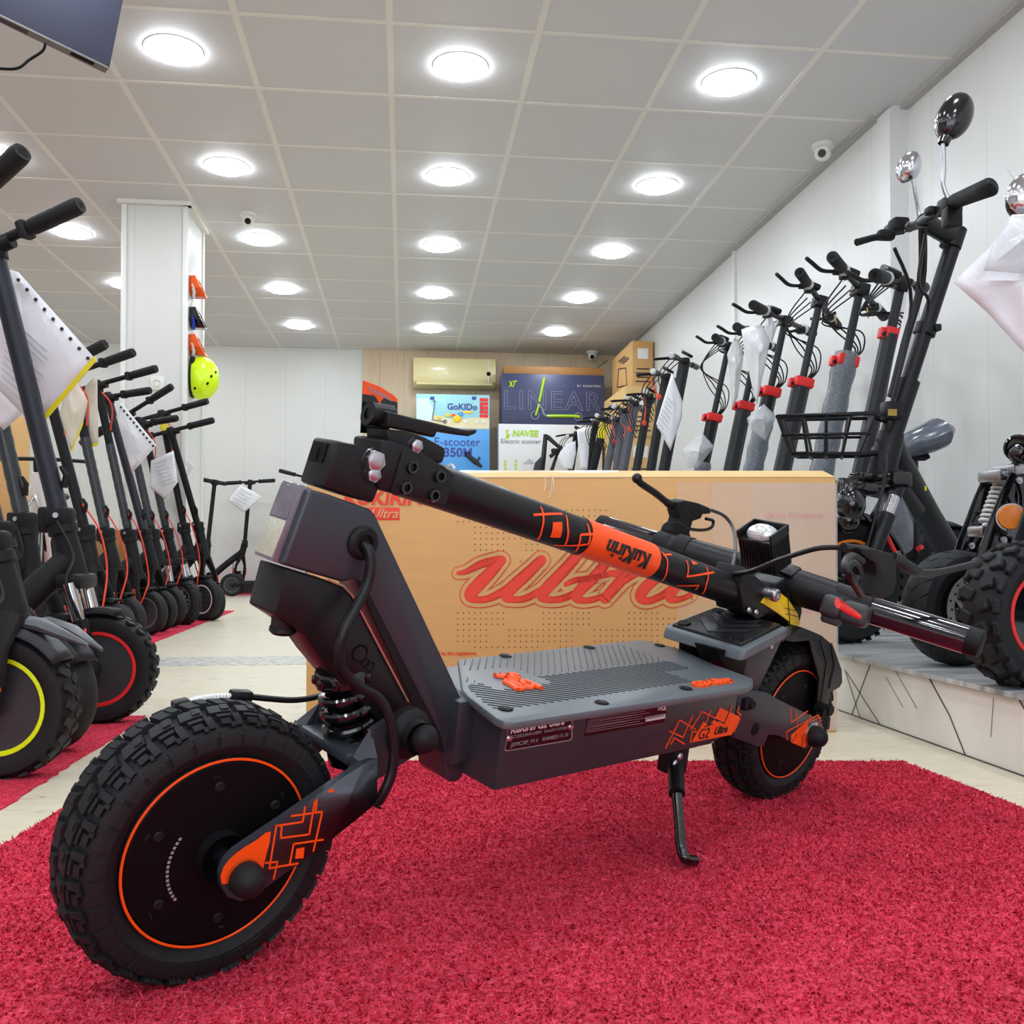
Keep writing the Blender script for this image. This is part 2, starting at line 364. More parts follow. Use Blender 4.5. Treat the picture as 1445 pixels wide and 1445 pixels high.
# pillar
PX0, PX1, PY0, PY1 = -1.66, -1.306, 5.86, 6.33
slab('wall_pillar', (PX0, PY0, 0), (PX1, PY1, CEIL), 'wall_white')
b = MB()
for (px, py) in ((PX0, PY0), (PX1, PY0), (PX1, PY1)): b.box((px, py, CEIL / 2), (.03, .03, CEIL - .02))
struct(b.build('trim_7', 'white_paint', bevel=.004))
b = MB(); b.box(((PX0 + PX1) / 2, PY0 - .012, CEIL - .012), (PX1 - PX0 + .07, .05, .024)); b.box((PX1 + .012, (PY0 + PY1) / 2, CEIL - .012), (.05, PY1 - PY0 + .05, .024)); struct(b.build('trim_8', 'ceiling_bar', smooth=False))
# ceiling lamps
lamp0 = None
LN = {-3.36: 'outermost', -2.16: 'second'}
for i, lx in enumerate((-3.36, -2.16, -.96, .24, 1.44)):
    for j in range(-5, 5):
        ly = 4.07 + 1.2 * j
        if lx < -3 and j < 1: continue
        if lamp0 is None:
            t = thing('ceiling_light', '', 'light')
            g = MB(); g.lathe([(.0, -.020), (.06, -.0195), (.095, -.018), (.108, -.0145), (.112, -.009), (.112, -.003)], (0, 0, 0), (0, 0, 1), 36); g.build('diffuser', 'lamp_glow', t)
            g = MB(); g.lathe([(.110, 0), (.110, -.005), (.118, -.005), (.120, 0)], (0, 0, 0), (0, 0, 1), 36); g.build('rim', 'lamp_rim', t)
            lamp0 = t; o = t
        else:
            o = lamp0.copy(); COL.objects.link(o)
            for ch in list(lamp0.children):
                c = ch.copy(); COL.objects.link(c); c.parent = o
        o.location = (lx, ly, CEIL + .0005)
        colname = ('far left', 'left', 'second', 'third', 'rightmost')[i]
        rown = {0: 'nearest in view', 1: 'second', 2: 'third', 3: 'fourth', 4: 'farthest'}
        if j >= 0: lab = 'round white ceiling light, %s of the row, in the %s lamp column' % (rown[j], colname)
        else: lab = 'round white ceiling light above and behind the camera, out of the photo'
        tag(o, lab, 'light', 'round ceiling lights' if j >= 0 else 'ceiling lights overhead')
# rugs
def rug(name, pts, label, th=.003):
    b = MB(); pts = [Vector((p.x, p.y, 0)) for p in pts]; N = len(pts); out = []
    for i in range(N):
        a, c = pts[i], pts[(i + 1) % N]; d = c - a; k = max(2, int(d.length / .02)); nrm = Vector((d.y, -d.x, 0)).normalized()
        for q in range(k): out.append(a + d * q / k + nrm * random.uniform(-.004, .004))
    lo = [p + Vector((0, 0, .0005)) for p in out]; hi = [p + Vector((0, 0, th)) for p in out]
    b.prism(hi, lo); o = b.build(name, 'rug_red', smooth=False)
    return tag(o, label, 'rug')
A = atz(203, 1076); B_ = atz(1274, 1076); C_ = atz(1445, 1143); D_ = atz(0, 1196)
dl = (D_ - A).normalized(); dr = (C_ - B_).normalized()
RUGPTS = [A, B_, B_ + dr * 2.6, A + dl * 2.6]
main_rug = rug('rug', RUGPTS, 'large red shag rug under the folded scooter in the foreground')
import numpy as np
rg = np.random.default_rng(4)
def pile(par, P4, n, z, h):
    P4 = [np.array((p.x, p.y)) for p in P4]; u = rg.random(n); v = rg.random(n)
    c = ((1 - u) * (1 - v))[:, None] * P4[0] + (u * (1 - v))[:, None] * P4[1] + (u * v)[:, None] * P4[2] + ((1 - u) * v)[:, None] * P4[3]
    a = rg.random(n) * 2 * np.pi; w = (.0011 + .0011 * rg.random(n)); hh = h * (.5 + .8 * rg.random(n)); ln = rg.random(n) * 2 * np.pi; lr = h * (.5 + 1.1 * rg.random(n))
    d = np.stack([np.cos(a), np.sin(a)], 1) * w[:, None]; l = np.stack([np.cos(ln), np.sin(ln)], 1) * lr[:, None]
    V = np.zeros((n, 3, 3)); V[:, 0, :2] = c - d; V[:, 1, :2] = c + d; V[:, 2, :2] = c + l; V[:, :2, 2] = z; V[:, 2, 2] = z + hh
    me = bpy.data.meshes.new('rug_pile'); me.vertices.add(3 * n); me.vertices.foreach_set('co', V.reshape(-1)); me.loops.add(3 * n); me.loops.foreach_set('vertex_index', np.arange(3 * n, dtype=np.int32))
    me.polygons.add(n); me.polygons.foreach_set('loop_start', np.arange(0, 3 * n, 3, dtype=np.int32)); me.materials.append(MATS['rug_red']); me.update(); me.validate()
    o = bpy.data.objects.new('rug_pile', me); COL.objects.link(o); o.parent = par; o['kind'] = 'stuff'; return o
nearL, nearR = atz(-60, 1445), atz(1505, 1445)
pile(main_rug, [A, B_, B_ + dr * .95, A + dl * 1.15], 130000, .0025, .0042)
# fringe of pile tufts: short fibres standing along the rug
def strip(p0, p1, w, label, n='rug'):
    d = (p1 - p0); nr = Vector((-d.y, d.x, 0)).normalized() * w
    return rug(n, [p0, p1, p1 + nr, p0 + nr] if nr.x < 0 else [p0, p1, p1 - nr, p0 - nr], label)
e0 = atz(208, 1011); e1 = atz(0, 1145)
ev = (e1 - e0).normalized()
def quadrug(p, q, w, label):
    return rug('rug', [p, q, Vector((q.x - w, q.y, 0)), Vector((p.x - w, p.y, 0))], label)
quadrug(e0, e0 + ev * 1.6, 1.6, 'red runner rug under the nearest scooters at the left side')
f0 = atz(332, 862); f1 = atz(190, 918)
quadrug(f0, f1, 1.7, 'red runner rug under the scooter row in front of the pillar')
g0 = atz(470, 837.2)
rug('rug', [Vector((-.9, 9.78, 0)), Vector((-.9, 9.35, 0)), Vector((-3.2, 9.35, 0)), Vector((-3.2, 9.78, 0))], 'narrow red rug along the white back wall')
# ================================================================ the folded scooter in the foreground
HS = Vector((.809, .588, 0)).normalized(); HN0 = Vector((.588, -.809, 0)).normalized(); LEAN = .18
HN = HN0 * cos(LEAN) - Vector((0, 0, 1)) * sin(LEAN); HW = Vector((0, 0, 1)) * cos(LEAN) + HN0 * sin(LEAN)
HG = Vector((-.164, .88, .119)) - HN * .033 - HW * .1265 + Vector((0, 0, .0022))
HM = Matrix(((HS.x, -HN.x, HW.x, HG.x), (HS.y, -HN.y, HW.y, HG.y), (HS.z, -HN.z, HW.z, HG.z), (0, 0, 0, 1)))
def hl(P): d = P - HG; return Vector((d.dot(HS), -d.dot(HN), d.dot(HW)))
def T(x, y, t):            # photo point -> scooter side plane at lateral offset t
    r = sray(x, y); p0 = HG + HN * t; return hl(EYE + r * ((p0 - EYE).dot(HN) / r.dot(HN)))
def TW(x, y, w):           # photo point -> plane at height w of the scooter
    r = sray(x, y); p0 = HG + HW * w; return hl(EYE + r * ((p0 - EYE).dot(HW) / r.dot(HW)))
def TS(x, y, s):           # photo point -> cross plane at station s
    r = sray(x, y); p0 = HG + HS * s; return hl(EYE + r * ((p0 - EYE).dot(HS) / r.dot(HS)))
def plate(b, px, t, t1):
    A = [T(x, y, t) for x, y in px]; b.prism(A, [Vector((p.x, -t1, p.z)) for p in A]); return b
def plate_at(b, pts, t, t1): b.prism([Vector((p.x, -t, p.z)) for p in pts], [Vector((p.x, -t1, p.z)) for p in pts]); return b
hero = thing('folded_electric_scooter', 'folded black and grey electric scooter with orange trim standing on the red rug', 'scooter', HM)
AX = Vector((0, 1, 0))
def tyre_profile(R, hw, ri, drop):
    return [(ri, -hw * .80), (ri + (R - ri) * .28, -hw), (R - .017, -hw * .985), (R - drop - .006, -hw * .86), (R - drop, -hw * .5), (R - drop + .0006, 0),
            (R - drop, hw * .5), (R - drop - .006, hw * .86), (R - .017, hw * .985), (ri + (R - ri) * .28, hw), (ri, hw * .80)]
def tread_surface(R, hw, u, lift):
    # u in -1..1 across the tread, 1 = low on the sidewall
    K = [(0, 0), (.3, 0), (.55, .0030), (.75, .0100), (.88, .0200), (1.0, .0330)]
    X = [0, .016, .0275, .0345, .0362, .0355]
    a = abs(u)
    for i in range(len(K) - 1):
        if a <= K[i + 1][0] + 1e-9:
            q = (a - K[i][0]) / (K[i + 1][0] - K[i][0]); d = K[i][1] + (K[i + 1][1] - K[i][1]) * q; x = X[i] + (X[i + 1] - X[i]) * q
            sl = Vector((K[i + 1][1] - K[i][1], X[i + 1] - X[i])).normalized(); nr = (sl.y, sl.x); break
    sg = 1 if u >= 0 else -1
    return (R - .005 - d + nr[0] * lift, sg * (x * hw / .0362 + nr[1] * lift))
def block(b, C, R, hw, th0, th1, u0, u1, h, skew=0, nu=3):
    vs = []; fs = []
    def P(th, u, l):
        r, x = tread_surface(R, hw, u, l); return Vector((C[0] + r * cos(th), C[1] + x, C[2] + r * sin(th)))
    g = []
    for lay, (l, sh) in enumerate(((-.0015, 0), (h, .10))):
        for iu in range(nu + 1):
            u = u0 + (u1 - u0) * iu / nu; uu = u + (u0 + u1 - 2 * u) * sh * .5
            for it in range(3):
                th = th0 + (th1 - th0) * it / 2; tt = th + ((th0 + th1) / 2 - th) * sh + skew * (u - u0)
                vs.append(P(tt, uu, l))
    n = 3; m = (nu + 1) * n
    for iu in range(nu):
        for it in range(2):
            a = m + iu * n + it; fs.append([a, a + 1, a + n + 1, a + n])
    for iu in range(nu):
        for it in (0, 2):
            a = iu * n + it; fs.append([a, a + n, a + n + m, a + m])
    for it in range(2):
        for iu in (0, nu):
            a = iu * n + it; fs.append([a, a + 1, a + 1 + m, a + m])
    b.add(vs, fs)
def tread(b, C, R, hw, N=30):
    p = 2 * pi / N
    for k in range(N):
        for sg in (-1, 1):
            o = k * p + (p * .5 if sg > 0 else 0)
            block(b, C, R, hw, o + p * .05, o + p * .90, sg * .04, sg * .34, .0050, skew=sg * .10)
            block(b, C, R, hw, o + p * .14, o + p * .44, sg * .06, sg * .30, .0062, skew=sg * .10)
            block(b, C, R, hw, o + p * .02, o + p * .30, sg * .39, sg * .66, .0048)
            block(b, C, R, hw, o + p * .30, o + p * .86, sg * .39, sg * .47, .0048)
            block(b, C, R, hw, o + p * .40, o + p * .80, sg * .53, sg * .61, .0044)
            block(b, C, R, hw, o + p * .30, o + p * .46, sg * .58, sg * .68, .0044)
            block(b, C, R, hw, o + p * .04, o + p * .95, sg * .70, sg * .90, .0016)
def hero_wheel(name, C, spin):
    R = .1275
    w = MB(); w.lathe([(0, -.034), (.083, -.033), (.088, -.030), (.092, -.02), (.092, .02), (.088, .030), (.083, .033), (.030, .0345), (0, .0345)][::-1], C, AX, 72)
    wheel = w.build(name, 'deep_black', hero, sharp=30)
    t = MB(); t.lathe(tyre_profile(R, .036, .088, .005), C, AX, 120); tread(t, C, R, .036)
    t.build('tyre', 'rubber', wheel, sharp=28)
    for sg in (-1, 1):
        r = MB(); r.lathe([(.0852, sg * .0332), (.0858, sg * .0341), (.0870, sg * .0341), (.0877, sg * .0330)], C, AX, 96); r.build('rim_stripe', 'orange', wheel)
    for k in range(6):
        a = spin + k * pi / 3; p = Vector((C[0] + .063 * cos(a), 0, C[2] + .063 * sin(a)))
        for sg in (-1, 1):
            y = C[1] + sg * .0338; bl = MB()
            bl.lathe([(0, sg * .0008), (.0035, sg * .0012), (.0048, sg * .0004), (.0052, -sg * .001)], (p.x, y, p.z), AX, 12)
            d = Vector((cos(a + .5), 0, sin(a + .5)))
            bl.tube([Vector((p.x, y, p.z)) + Vector((cos(a), 0, sin(a))) * .009, Vector((p.x, y, p.z)) + d * .012], .0012, 5)
            bl.build('hub_bolt', 'matt_black', wheel)
    ax = MB(); ax.cyl((C[0], C[1] - .066, C[2]), (C[0], C[1] + .066, C[2]), .0085, 18); ax.lathe([(.022, -.047), (.022, -.034), (.018, -.034)], C, AX, 24); ax.lathe([(.022, .047), (.022, .034), (.018, .034)], C, AX, 24); ax.build('axle', 'black_metal', wheel)
    return wheel
FC = (0, 0, .1265); RCc = (.957, 0, .1265)
fw = hero_wheel('front_wheel', FC, .6)
rw = hero_wheel('rear_wheel', RCc, .2)
# printed arc beside the front hub
b = MB()
c0 = T(262, 1233, .0346)
for k in range(15):
    a = pi * .80 + k * pi * .40 / 14; p = Vector((FC[0] + .047 * cos(a), -.0348, FC[2] - .006 + .047 * sin(a))); u = Vector((cos(a), 0, sin(a))); v = Vector((-sin(a), 0, cos(a)))
    b.quad(p - u * .0013 - v * .0013, p + u * .0013 - v * .0013, p + u * .0013 + v * .0013, p - u * .0013 + v * .0013)
b.build('printed_arc', 'grey_print', fw)
# ---- swing arm, front
arm_px = [(313, 1250), (312, 1232), (319, 1215), (333, 1200), (345, 1192), (400, 1155), (470, 1106), (514, 1078), (533, 1070), (532, 1133), (470, 1183), (380, 1249), (362, 1262), (340, 1272), (322, 1266)]
armP = [T(x, y, .066) for x, y in arm_px]
in_px = [(528, 1029), (550, 1016), (577, 1010), (598, 1020), (604, 1040), (602, 1056), (533, 1100), (533, 1078), (513, 1077)]
inP = [T(x, y, .052) for x, y in in_px]
def arm(sg):
    b = MB(); plate_at(b, armP, sg * .066, sg * .058)
    # inclined web towards the pivot
    A = [T(514, 1078, .066), T(533, 1133, .066)]
    plate_at(b, inP, sg * .052, sg * .044)
    p1, p2 = armP[7], armP[9]; q1, q2 = inP[0], inP[6]
    def L(p, t): return Vector((p.x, -sg * t, p.z))
    b.prism([L(armP[7], .066), L(armP[8], .066), L(armP[9], .066), L(armP[10], .066)], [L(armP[7], .046), L(inP[0], .046), L(inP[6], .046), L(armP[10], .046)])
    o = b.build('front_swing_arm', 'frame_grey', hero, bevel=.0012)
    return o
nearm = arm(1); farm = arm(-1)
b = MB(); p = T(505, 1075, .03); b.box(((inP[0].x + armP[7].x) / 2 + .01, 0, inP[0].z - .030), (.05, .09, .012), bev=.003); b.build('arm_bridge', 'frame_grey', hero)
def decal(px, t, name, mt, par, lift=.0006):
    b = MB()
    for poly in px:
        A = [T(x, y, t) for x, y in poly]
        b.prism([Vector((p.x, p.y - lift, p.z)) for p in A], [Vector((p.x, p.y + .0004, p.z)) for p in A])
    return b.build(name, mt, par, smooth=False)
def stroke_decal(lines, t, wd, name, mt, par, lift=.0006):
    b = MB()
    for ln in lines:
        P = [T(x, y, t) for x, y in ln]
        for i in range(len(P) - 1):
            a, c = P[i], P[i + 1]; d = (c - a); 
            if d.length < 1e-6: continue
            d.normalize(); n = Vector((-d.z, 0, d.x)) * wd / 2; a = a - d * wd / 2; c = c + d * wd / 2
            q = [a - n, c - n, c + n, a + n]
            b.prism([Vector((p.x, p.y - lift, p.z)) for p in q], [Vector((p.x, p.y + .0004, p.z)) for p in q])
    return b.build(name, mt, par, smooth=False)
def Z(l): return [(290 + x / 6.57, 1060 + y / 6.57) for x, y in l]
decal([Z([(150, 1230), (140, 1160), (165, 1080), (215, 1010), (290, 940), (380, 880), (480, 820), (560, 755), (605, 745), (590, 850), (560, 960), (520, 1140), (495, 1110), (460, 1040), (380, 1060), (290, 1090), (235, 1150), (205, 1225)])], .066, 'orange_panel', 'orange', nearm)
stroke_decal([Z(l) for l in [[(690, 690), (655, 690), (590, 1085), (850, 1040)], [(665, 690), (900, 655), (920, 520)], [(705, 700), (695, 805), (960, 770), (1010, 470)], [(800, 600), (1080, 560), (1000, 920)], [(780, 1040), (815, 860), (1085, 820)], [(560, 1035), (665, 1025), (630, 1180)], [(1030, 450), (1020, 560)]]], .066, .0016, 'orange_lines', 'orange', nearm)
decal([Z([(840, 905), (915, 890), (905, 990), (830, 995)]), Z([(1135, 365), (1185, 345), (1190, 375), (1140, 385)])], .066, 'orange_square', 'orange', nearm)
# axle caps
def cap(px, t, par, r=.0155):
    b = MB(); p = T(px[0], px[1], t); b.m = 0
    b.lathe([(.0165, .008), (.0165, 0), (.012, -.001)], (p.x, -t + .013, p.z), (0, -1, 0), 24)
    b.m = 1; b.lathe([(0, .024), (.006, .0232), (.011, .020), (.0142, .0145), (r, .008), (r, .002), (.010, 0)], (p.x, -t + .004, p.z), (0, -1, 0), 28)
    return b.build('axle_cap', ['bolt_steel', 'matt_black'], par)
cap((347, 1240), .072, hero); cap((1150, 1039), .078, hero, .0165)
b = MB(); b.box((.957, -.066, .1265 + .004), (.02, .01, .022), bev=.002); b.build('dropout_washer', 'bolt_steel', hero)
# ---- neck of the frame
neck_px = [(437, 690), (462, 697), (524, 719), (531, 727), (658, 998), (657, 1078), (653, 1098), (646, 1104), (636, 1105), (629, 1098), (626, 1062), (612, 1022), (580, 962), (512, 828), (502, 818), (484, 822), (398, 797)]
b = MB(); plate(b, neck_px, .026, -.026)
frm = b.build('frame_neck', 'frame_grey', hero, bevel=.005, seg=3)
b = MB(); plate(b, [(505, 822), (512, 820), (622, 1036), (628, 1062), (618, 1060), (600, 1030)], .0265, .0245); b.build('neck_edge', 'matt_black', frm)
# grommet and cable
b = MB(); p = T(511, 766, .026); b.lathe([(.0165, -.004), (.0165, .003), (.013, .006), (.009, .006), (.008, .002), (0, .002)], p, (0, -1, 0), 28); b.build('cable_grommet', 'matt_black', frm)
cpts = [T(513, 768, .028), T(521, 778, .036), T(523, 800, .039), T(517, 826, .040), T(503, 855, .044), T(487, 885, .053), T(479, 915, .054), T(484, 945, .054), T(505, 968, .055), T(534, 985, .057), T(549, 1012, .062), T(556, 1050, .066), T(553, 1088, .068), T(543, 1115, .068), T(533, 1132, .064)]
b = MB(); b.tube(spline(cpts, 5), .0052, 10); b.build('motor_cable', 'black_plastic', hero)
b = MB(); q = T(533, 1133, .066); b.tube([q + Vector((-.006, 0, 0)), q + Vector((.004, 0, -.006))], .0016, 6); b.build('cable_tie', 'black_plastic', hero)
# headlamp / reflector on the front of the neck
TLp, TRp, BRp, BLp = T(401, 680, -.0175), T(437, 691, .0175), T(397, 794, .0175), T(366, 775, -.0175)
lampn = (TRp - BRp).cross(Vector((0, -1, 0))).normalized()
if lampn.x > 0: lampn = -lampn
# make it a regular block: s/w line taken from the near edge
def lampq(k0, k1, t0, t1, d0, d1):
    a = BRp + (TRp - BRp) * k0; c = BRp + (TRp - BRp) * k1
    Q = lambda p, t, d: Vector((p.x, -t, p.z)) + lampn * d
    return [Q(a, t0, d0), Q(c, t0, d0), Q(c, t1, d0), Q(a, t1, d0)], [Q(a, t0, d1), Q(c, t0, d1), Q(c, t1, d1), Q(a, t1, d1)]
b = MB(); b.prism(*lampq(-.02, 1.02, -.0175, .0175, -.004, .010)); rl = b.build('front_reflector', 'lens_dark', hero, bevel=.0015)
b = MB(); b.prism(*lampq(.02, .52, -.0155, .0160, .009, .0112)); b.build('prism_field', 'lens_dots', rl, bevel=.0006)
b = MB(); b.prism(*lampq(.54, .98, -.0155, .0160, .009, .0112)); b.build('clear_field', 'lens_dark', rl, bevel=.0006)
# ---- steering fork (black bracket under the neck)
fork_px = [(404, 803), (430, 811), (484, 827), (496, 838), (576, 990), (600, 1016), (603, 1044), (592, 1052), (560, 1042), (534, 1016), (480, 962), (455, 932), (430, 896), (412, 884), (387, 868)]
b = MB(); plate(b, fork_px, .0255, -.0255); fk = b.build('steering_fork', 'black_plastic', hero, bevel=.0022, seg=2)
b = MB(); b.tube([T(x, y, .0268) for x, y in [(462, 818), (484, 827), (497, 840), (576, 990)]], .0011, 6); b.build('edge_line', 'champagne', fk)
b = MB(); p = T(401, 866, .005); q = T(399, 890, .005); b.cyl(p, q, .0115, 16); b.lathe([(.0125, -.004), (.013, 0), (.010, .003), (0, .003)], q, q - p, 16); b.build('stop_knob', 'black_plastic', fk)
b = MB()
for (x, y, r) in ((508, 922, .008), (522, 940, .0045), (516, 936, .004)):
    p = T(x, y, .0257); b.lathe([(0, -.0012), (r * .7, -.0012), (r, .0006), (r * 1.15, .0006)], p, (0, -1, 0), 16)
b.build('fork_holes', 'deep_black', fk)
b = MB()
p = T(576, 1034, .052); b.lathe([(.026, -.006), (.026, .004), (.022, .009), (.018, .011), (.0165, .016), (.0165, .020)], p, (0, -1, 0), 28)
b.sphere(p + Vector((.004, -.022, 0)), .0148, 20, (1, .9, 1)); b.build('pivot_cap', 'matt_black', hero)
# shock absorber with coil spring
pA = T(478, 905, 0); pB = T(500, 1078, 0); d = (pB - pA)
b = MB(); b.cyl(pA, pA + d * .35, .012, 18); b.cyl(pA + d * .2, pB, .0155, 18)
b.lathe([(.012, -.002), (.026, 0), (.028, .004), (.028, .014), (.024, .018), (.012, .018)], pA + d * .20, d, 28); b.lathe([(.012, 0), (.026, 0), (.026, .008), (.012, .010)], pA + d * .88, d, 28)
for k in range(10):
    a = k * 2 * pi / 10; u = d.normalized().orthogonal().normalized(); w = d.normalized().cross(u); c = pA + d * .20 + d.normalized() * .009 + (u * cos(a) + w * sin(a)) * .027
    b.box(c, (.007, .007, .010), bev=.002)
shock = b.build('shock_absorber', 'gloss_black', hero)
b = MB(); u = d.normalized().orthogonal().normalized(); w = d.normalized().cross(u)
b.tube([pA + d * (.29 + .60 * k / 130) + (u * cos(k * 2 * pi / 26) + w * sin(k * 2 * pi / 26)) * .0235 for k in range(131)], .0050, 10); b.build('coil_spring', 'gloss_black', shock)
# sensor cable lying over the tyre
def trace(pts, t): return [T(x, y, t if not isinstance(t, list) else t[i]) for i, (x, y) in enumerate(pts)]
b = MB(); b.tube(spline(trace([(352, 983), (380, 986), (412, 988), (440, 985), (462, 978)], -.034), 5), .0032, 8); cc = b.build('sensor_cable', 'black_plastic', hero)
b = MB(); sp = spline(trace([(262, 992), (280, 987), (300, 984), (326, 983)], -.034), 12); b.tube(sp, [.0030 + .0008 * (i % 2) for i in range(len(sp))], 8); b.build('spring_sleeve', 'white_plastic', cc)
for (x0, y0, x1, y1, r) in ((243, 999, 267, 993, .0065), (324, 983, 354, 984, .0070)):
    b = MB(); a, c = T(x0, y0, -.034), T(x1, y1, -.034); m_ = (a + c) / 2; b.box(m_, ((c - a).length, .012, r * 2), rot=frame((0, 0, 0), c - a, (0, 1, 0)), bev=.003); b.tube([a, a + Vector((.004, -.004, -.014))], .004, 8)
    b.build('connector', 'black_plastic', cc)
# ---- deck
deck_px = [(712, 1006), (697, 1117), (1002, 1051), (1034, 1032), (1046, 958)]
b = MB(); plate(b, deck_px, .085, -.085); deck = b.build('battery_deck', 'frame_grey', hero, bevel=.003)
p0 = T(712, 1006, .085)
b = MB(); b.box((p0.x - .008, 0, p0.z - .035), (.03, .078, .07), bev=.002); b.build('weld_plate', 'frame_grey', deck)
mw = .2445
mat_px = [(646, 930), (652, 972), (660, 982), (700, 1013), (712, 1018), (726, 1019), (1056, 970), (1063, 964), (1063, 957), (1010, 938), (962, 916), (915, 904), (898, 903), (664, 928)]
mp_ = [TW(x, y, mw) for x, y in mat_px]
b = MB(); b.prism([Vector((p.x, p.y, mw)) for p in mp_], [Vector((p.x, p.y, mw - .009)) for p in mp_]); dm = b.build('deck_mat', 'mat_grey', hero, bevel=.0022, seg=2)
b = MB(); s0 = TW(712, 1015, mw).x; 
def inside(p):
    c = False; n = len(mp_); j = n - 1
    for i in range(n):
        a, q = mp_[i], mp_[j]
        if ((a.y > p.y) != (q.y > p.y)) and (p.x < (q.x - a.x) * (p.y - a.y) / (q.y - a.y) + a.x): c = not c
        j = i
    return c
def emb_clear(s, t): return not (.318 < s < .405 and -.045 < t < .030) and not (.60 < s < .73 and .045 < t < .10)
ribs = MB(); ribs.m = 0; k = 0
s = .12
while s < .70:
    for sg in (1, -1):
        run = []; q = .003
        while q <= .0905:
            ss, t = s + q * (1.0 if sg > 0 else .95), sg * q
            ok = s0 + .004 < ss < .655 and inside(Vector((ss + .008, -t, 0))) and inside(Vector((ss - .008, -t, 0))) and inside(Vector((ss, -t - .006, 0))) and inside(Vector((ss, -t + .006, 0))) and emb_clear(ss, t)
            if ok: run.append((ss, t))
            ribs.m = 0 if sg > 0 else 1  # near-half ribs take the darker copy: shading put into their colour
            if (not ok or q + .0025 > .0905) and len(run) > 2:
                (a0, t0), (a1, t1) = run[0], run[-1]
                ribs.tube([Vector((a0, -t0, mw + .0001)), Vector((a1, -t1, mw + .0001))], [(.0010, .0008)] * 2, 4); run = []
            elif not ok: run = []
            q += .0025
    s += .0118
ribs.build('grip_ribs', ['rib_black', 'rib_lit'], dm)['kind'] = 'stuff'
b = MB()
for (x, y) in ((713, 1001), (849, 992), (968, 972), (713, 926), (831, 914), (931, 911)):
    p = TW(x, y, mw); b.m = 0; b.lathe([(0, .0014), (.0045, .0016), (.0068, .0018), (.0085, .0004)], p, (0, 0, 1), 18)
    b.m = 1; b.box(p + Vector((0, 0, .0018)), (.006, .0012, .0006)); b.box(p + Vector((0, 0, .0018)), (.0012, .006, .0006))
b.build('deck_screws', ['deep_black', 'cable_grey'], dm)
# orange emblems on the mat
b = MB()
def E(l): return [(640 + x / 6.568, 890 + y / 6.568) for x, y in l]
for l, r in [([(385, 410), (440, 400), (480, 430)], .0042), ([(400, 415), (470, 425)], .0048), ([(505, 405), (560, 400), (605, 425)], .0046), ([(500, 435), (560, 440), (610, 438)], .0045), ([(530, 400), (560, 440)], .0045),
             ([(465, 460), (520, 460), (600, 465)], .0045), ([(475, 470), (540, 500), (600, 545)], .0048), ([(530, 470), (590, 500), (640, 520)], .0045), ([(600, 545), (640, 530)], .0045), ([(640, 465), (690, 470), (725, 490), (690, 515), (640, 490), (640, 465)], .0045), ([(650, 520), (720, 525), (745, 505)], .0042), ([(730, 490), (770, 510), (810, 530)], .0048)]:
    P = [TW(x, y, mw + .002) for x, y in E(l)]; b.tube([Vector((p.x, p.y, mw + .0012)) for p in P], [(r * .8, .0034)] * len(P), 8, flat=(0, 1, 0) if abs((P[-1] - P[0]).x) > abs((P[-1] - P[0]).y) else (1, 0, 0))
b.build('front_emblem', 'orange', dm)
p = TW(1004, 965, mw); q = TW(1036, 959, mw)
tm = frame((p.x, p.y, mw + .0012), (1, 0, 0), (0, 1, 0))
text('rear_emblem', 'G2-Ultra', .021, tm, 'orange', dm, ext=.002, bold=.0012, shear=.2)
# badge plates on the deck side
def dq(l): return [(680 + x / 5.161, 980 + y / 5.161) for x, y in l]
bp = decal([dq([(165, 408), (195, 235), (210, 225), (660, 165), (655, 320), (640, 335), (180, 412)])], .0852, 'name_plate', 'grey_print', deck, lift=.0008)
decal([dq([(172, 400), (200, 240), (652, 175), (647, 318), (636, 328), (185, 405)])], .0860, 'plate_face', 'gloss_black', bp)
def side_text(name, body, px, size, mt, par, t=.0864, **k):
    p = T(px[0], px[1], t); return text(name, body, size, frame(p, (1, 0, 0), (0, 0, 1)), mt, par, ext=.0003, **k)
side_text('plate_title', 'KuKirin G2 Ultra', dq([(410, 225)])[0], .0125, 'white_print', bp, bold=.0004, shear=.2, sx=.92, t=.0868)
side_text('plate_code', 'JDMC30F_V1.4    RN04823-V1.10', dq([(425, 330)])[0], .0062, 'grey_print', bp, shear=.2, t=.0868)
side_text('plate_code', 'KZ150223AF0123894   0Gw2N-V17/3501', dq([(425, 275)])[0], .0050, 'grey_print', bp, shear=.2, t=.0868)
b = MB()
for q in ((203, 318), (648, 236)):
    x, y = dq([q])[0]; b.lathe([(0, .002), (.0025, .0018), (.0042, 0)], T(x, y, .0865), (0, -1, 0), 16)
b.build('plate_rivets', 'bolt_steel', bp)
lp = decal([dq([(745, 305), (775, 150), (1355, 52), (1330, 195), (1310, 205)])], .0852, 'spec_label', 'gloss_black', deck, lift=.0006)
b = MB()
for k in range(9):
    a, c = T(*dq([(778 - k * 3.0, 165 + k * 14)])[0], .0860), T(*dq([(1150 + (k % 3) * 40 - k * 6, 112 + k * 12)])[0], .0860)
    d = (c - a); n = Vector((0, 0, .0006)); b.quad(a, c, c + n, a + n)
b.build('label_lines', 'grey_print', lp)
decal([dq([(1195, 165), (1335, 140), (1332, 172), (1192, 198)])], .0860, 'barcode_field', 'white_print', lp)
b = MB()
for k in range(22):
    x = 1202 + k * 5.8; a = T(*dq([(x, 166 - k * 1.05)])[0], .0868); c = T(*dq([(x - 2, 184 - k * 1.05)])[0], .0868); w_ = Vector((.0005 + .0006 * (k % 3 == 0), 0, 0)); b.quad(a, a + w_, c + w_, c)
b.build('barcode', 'deep_black', lp)
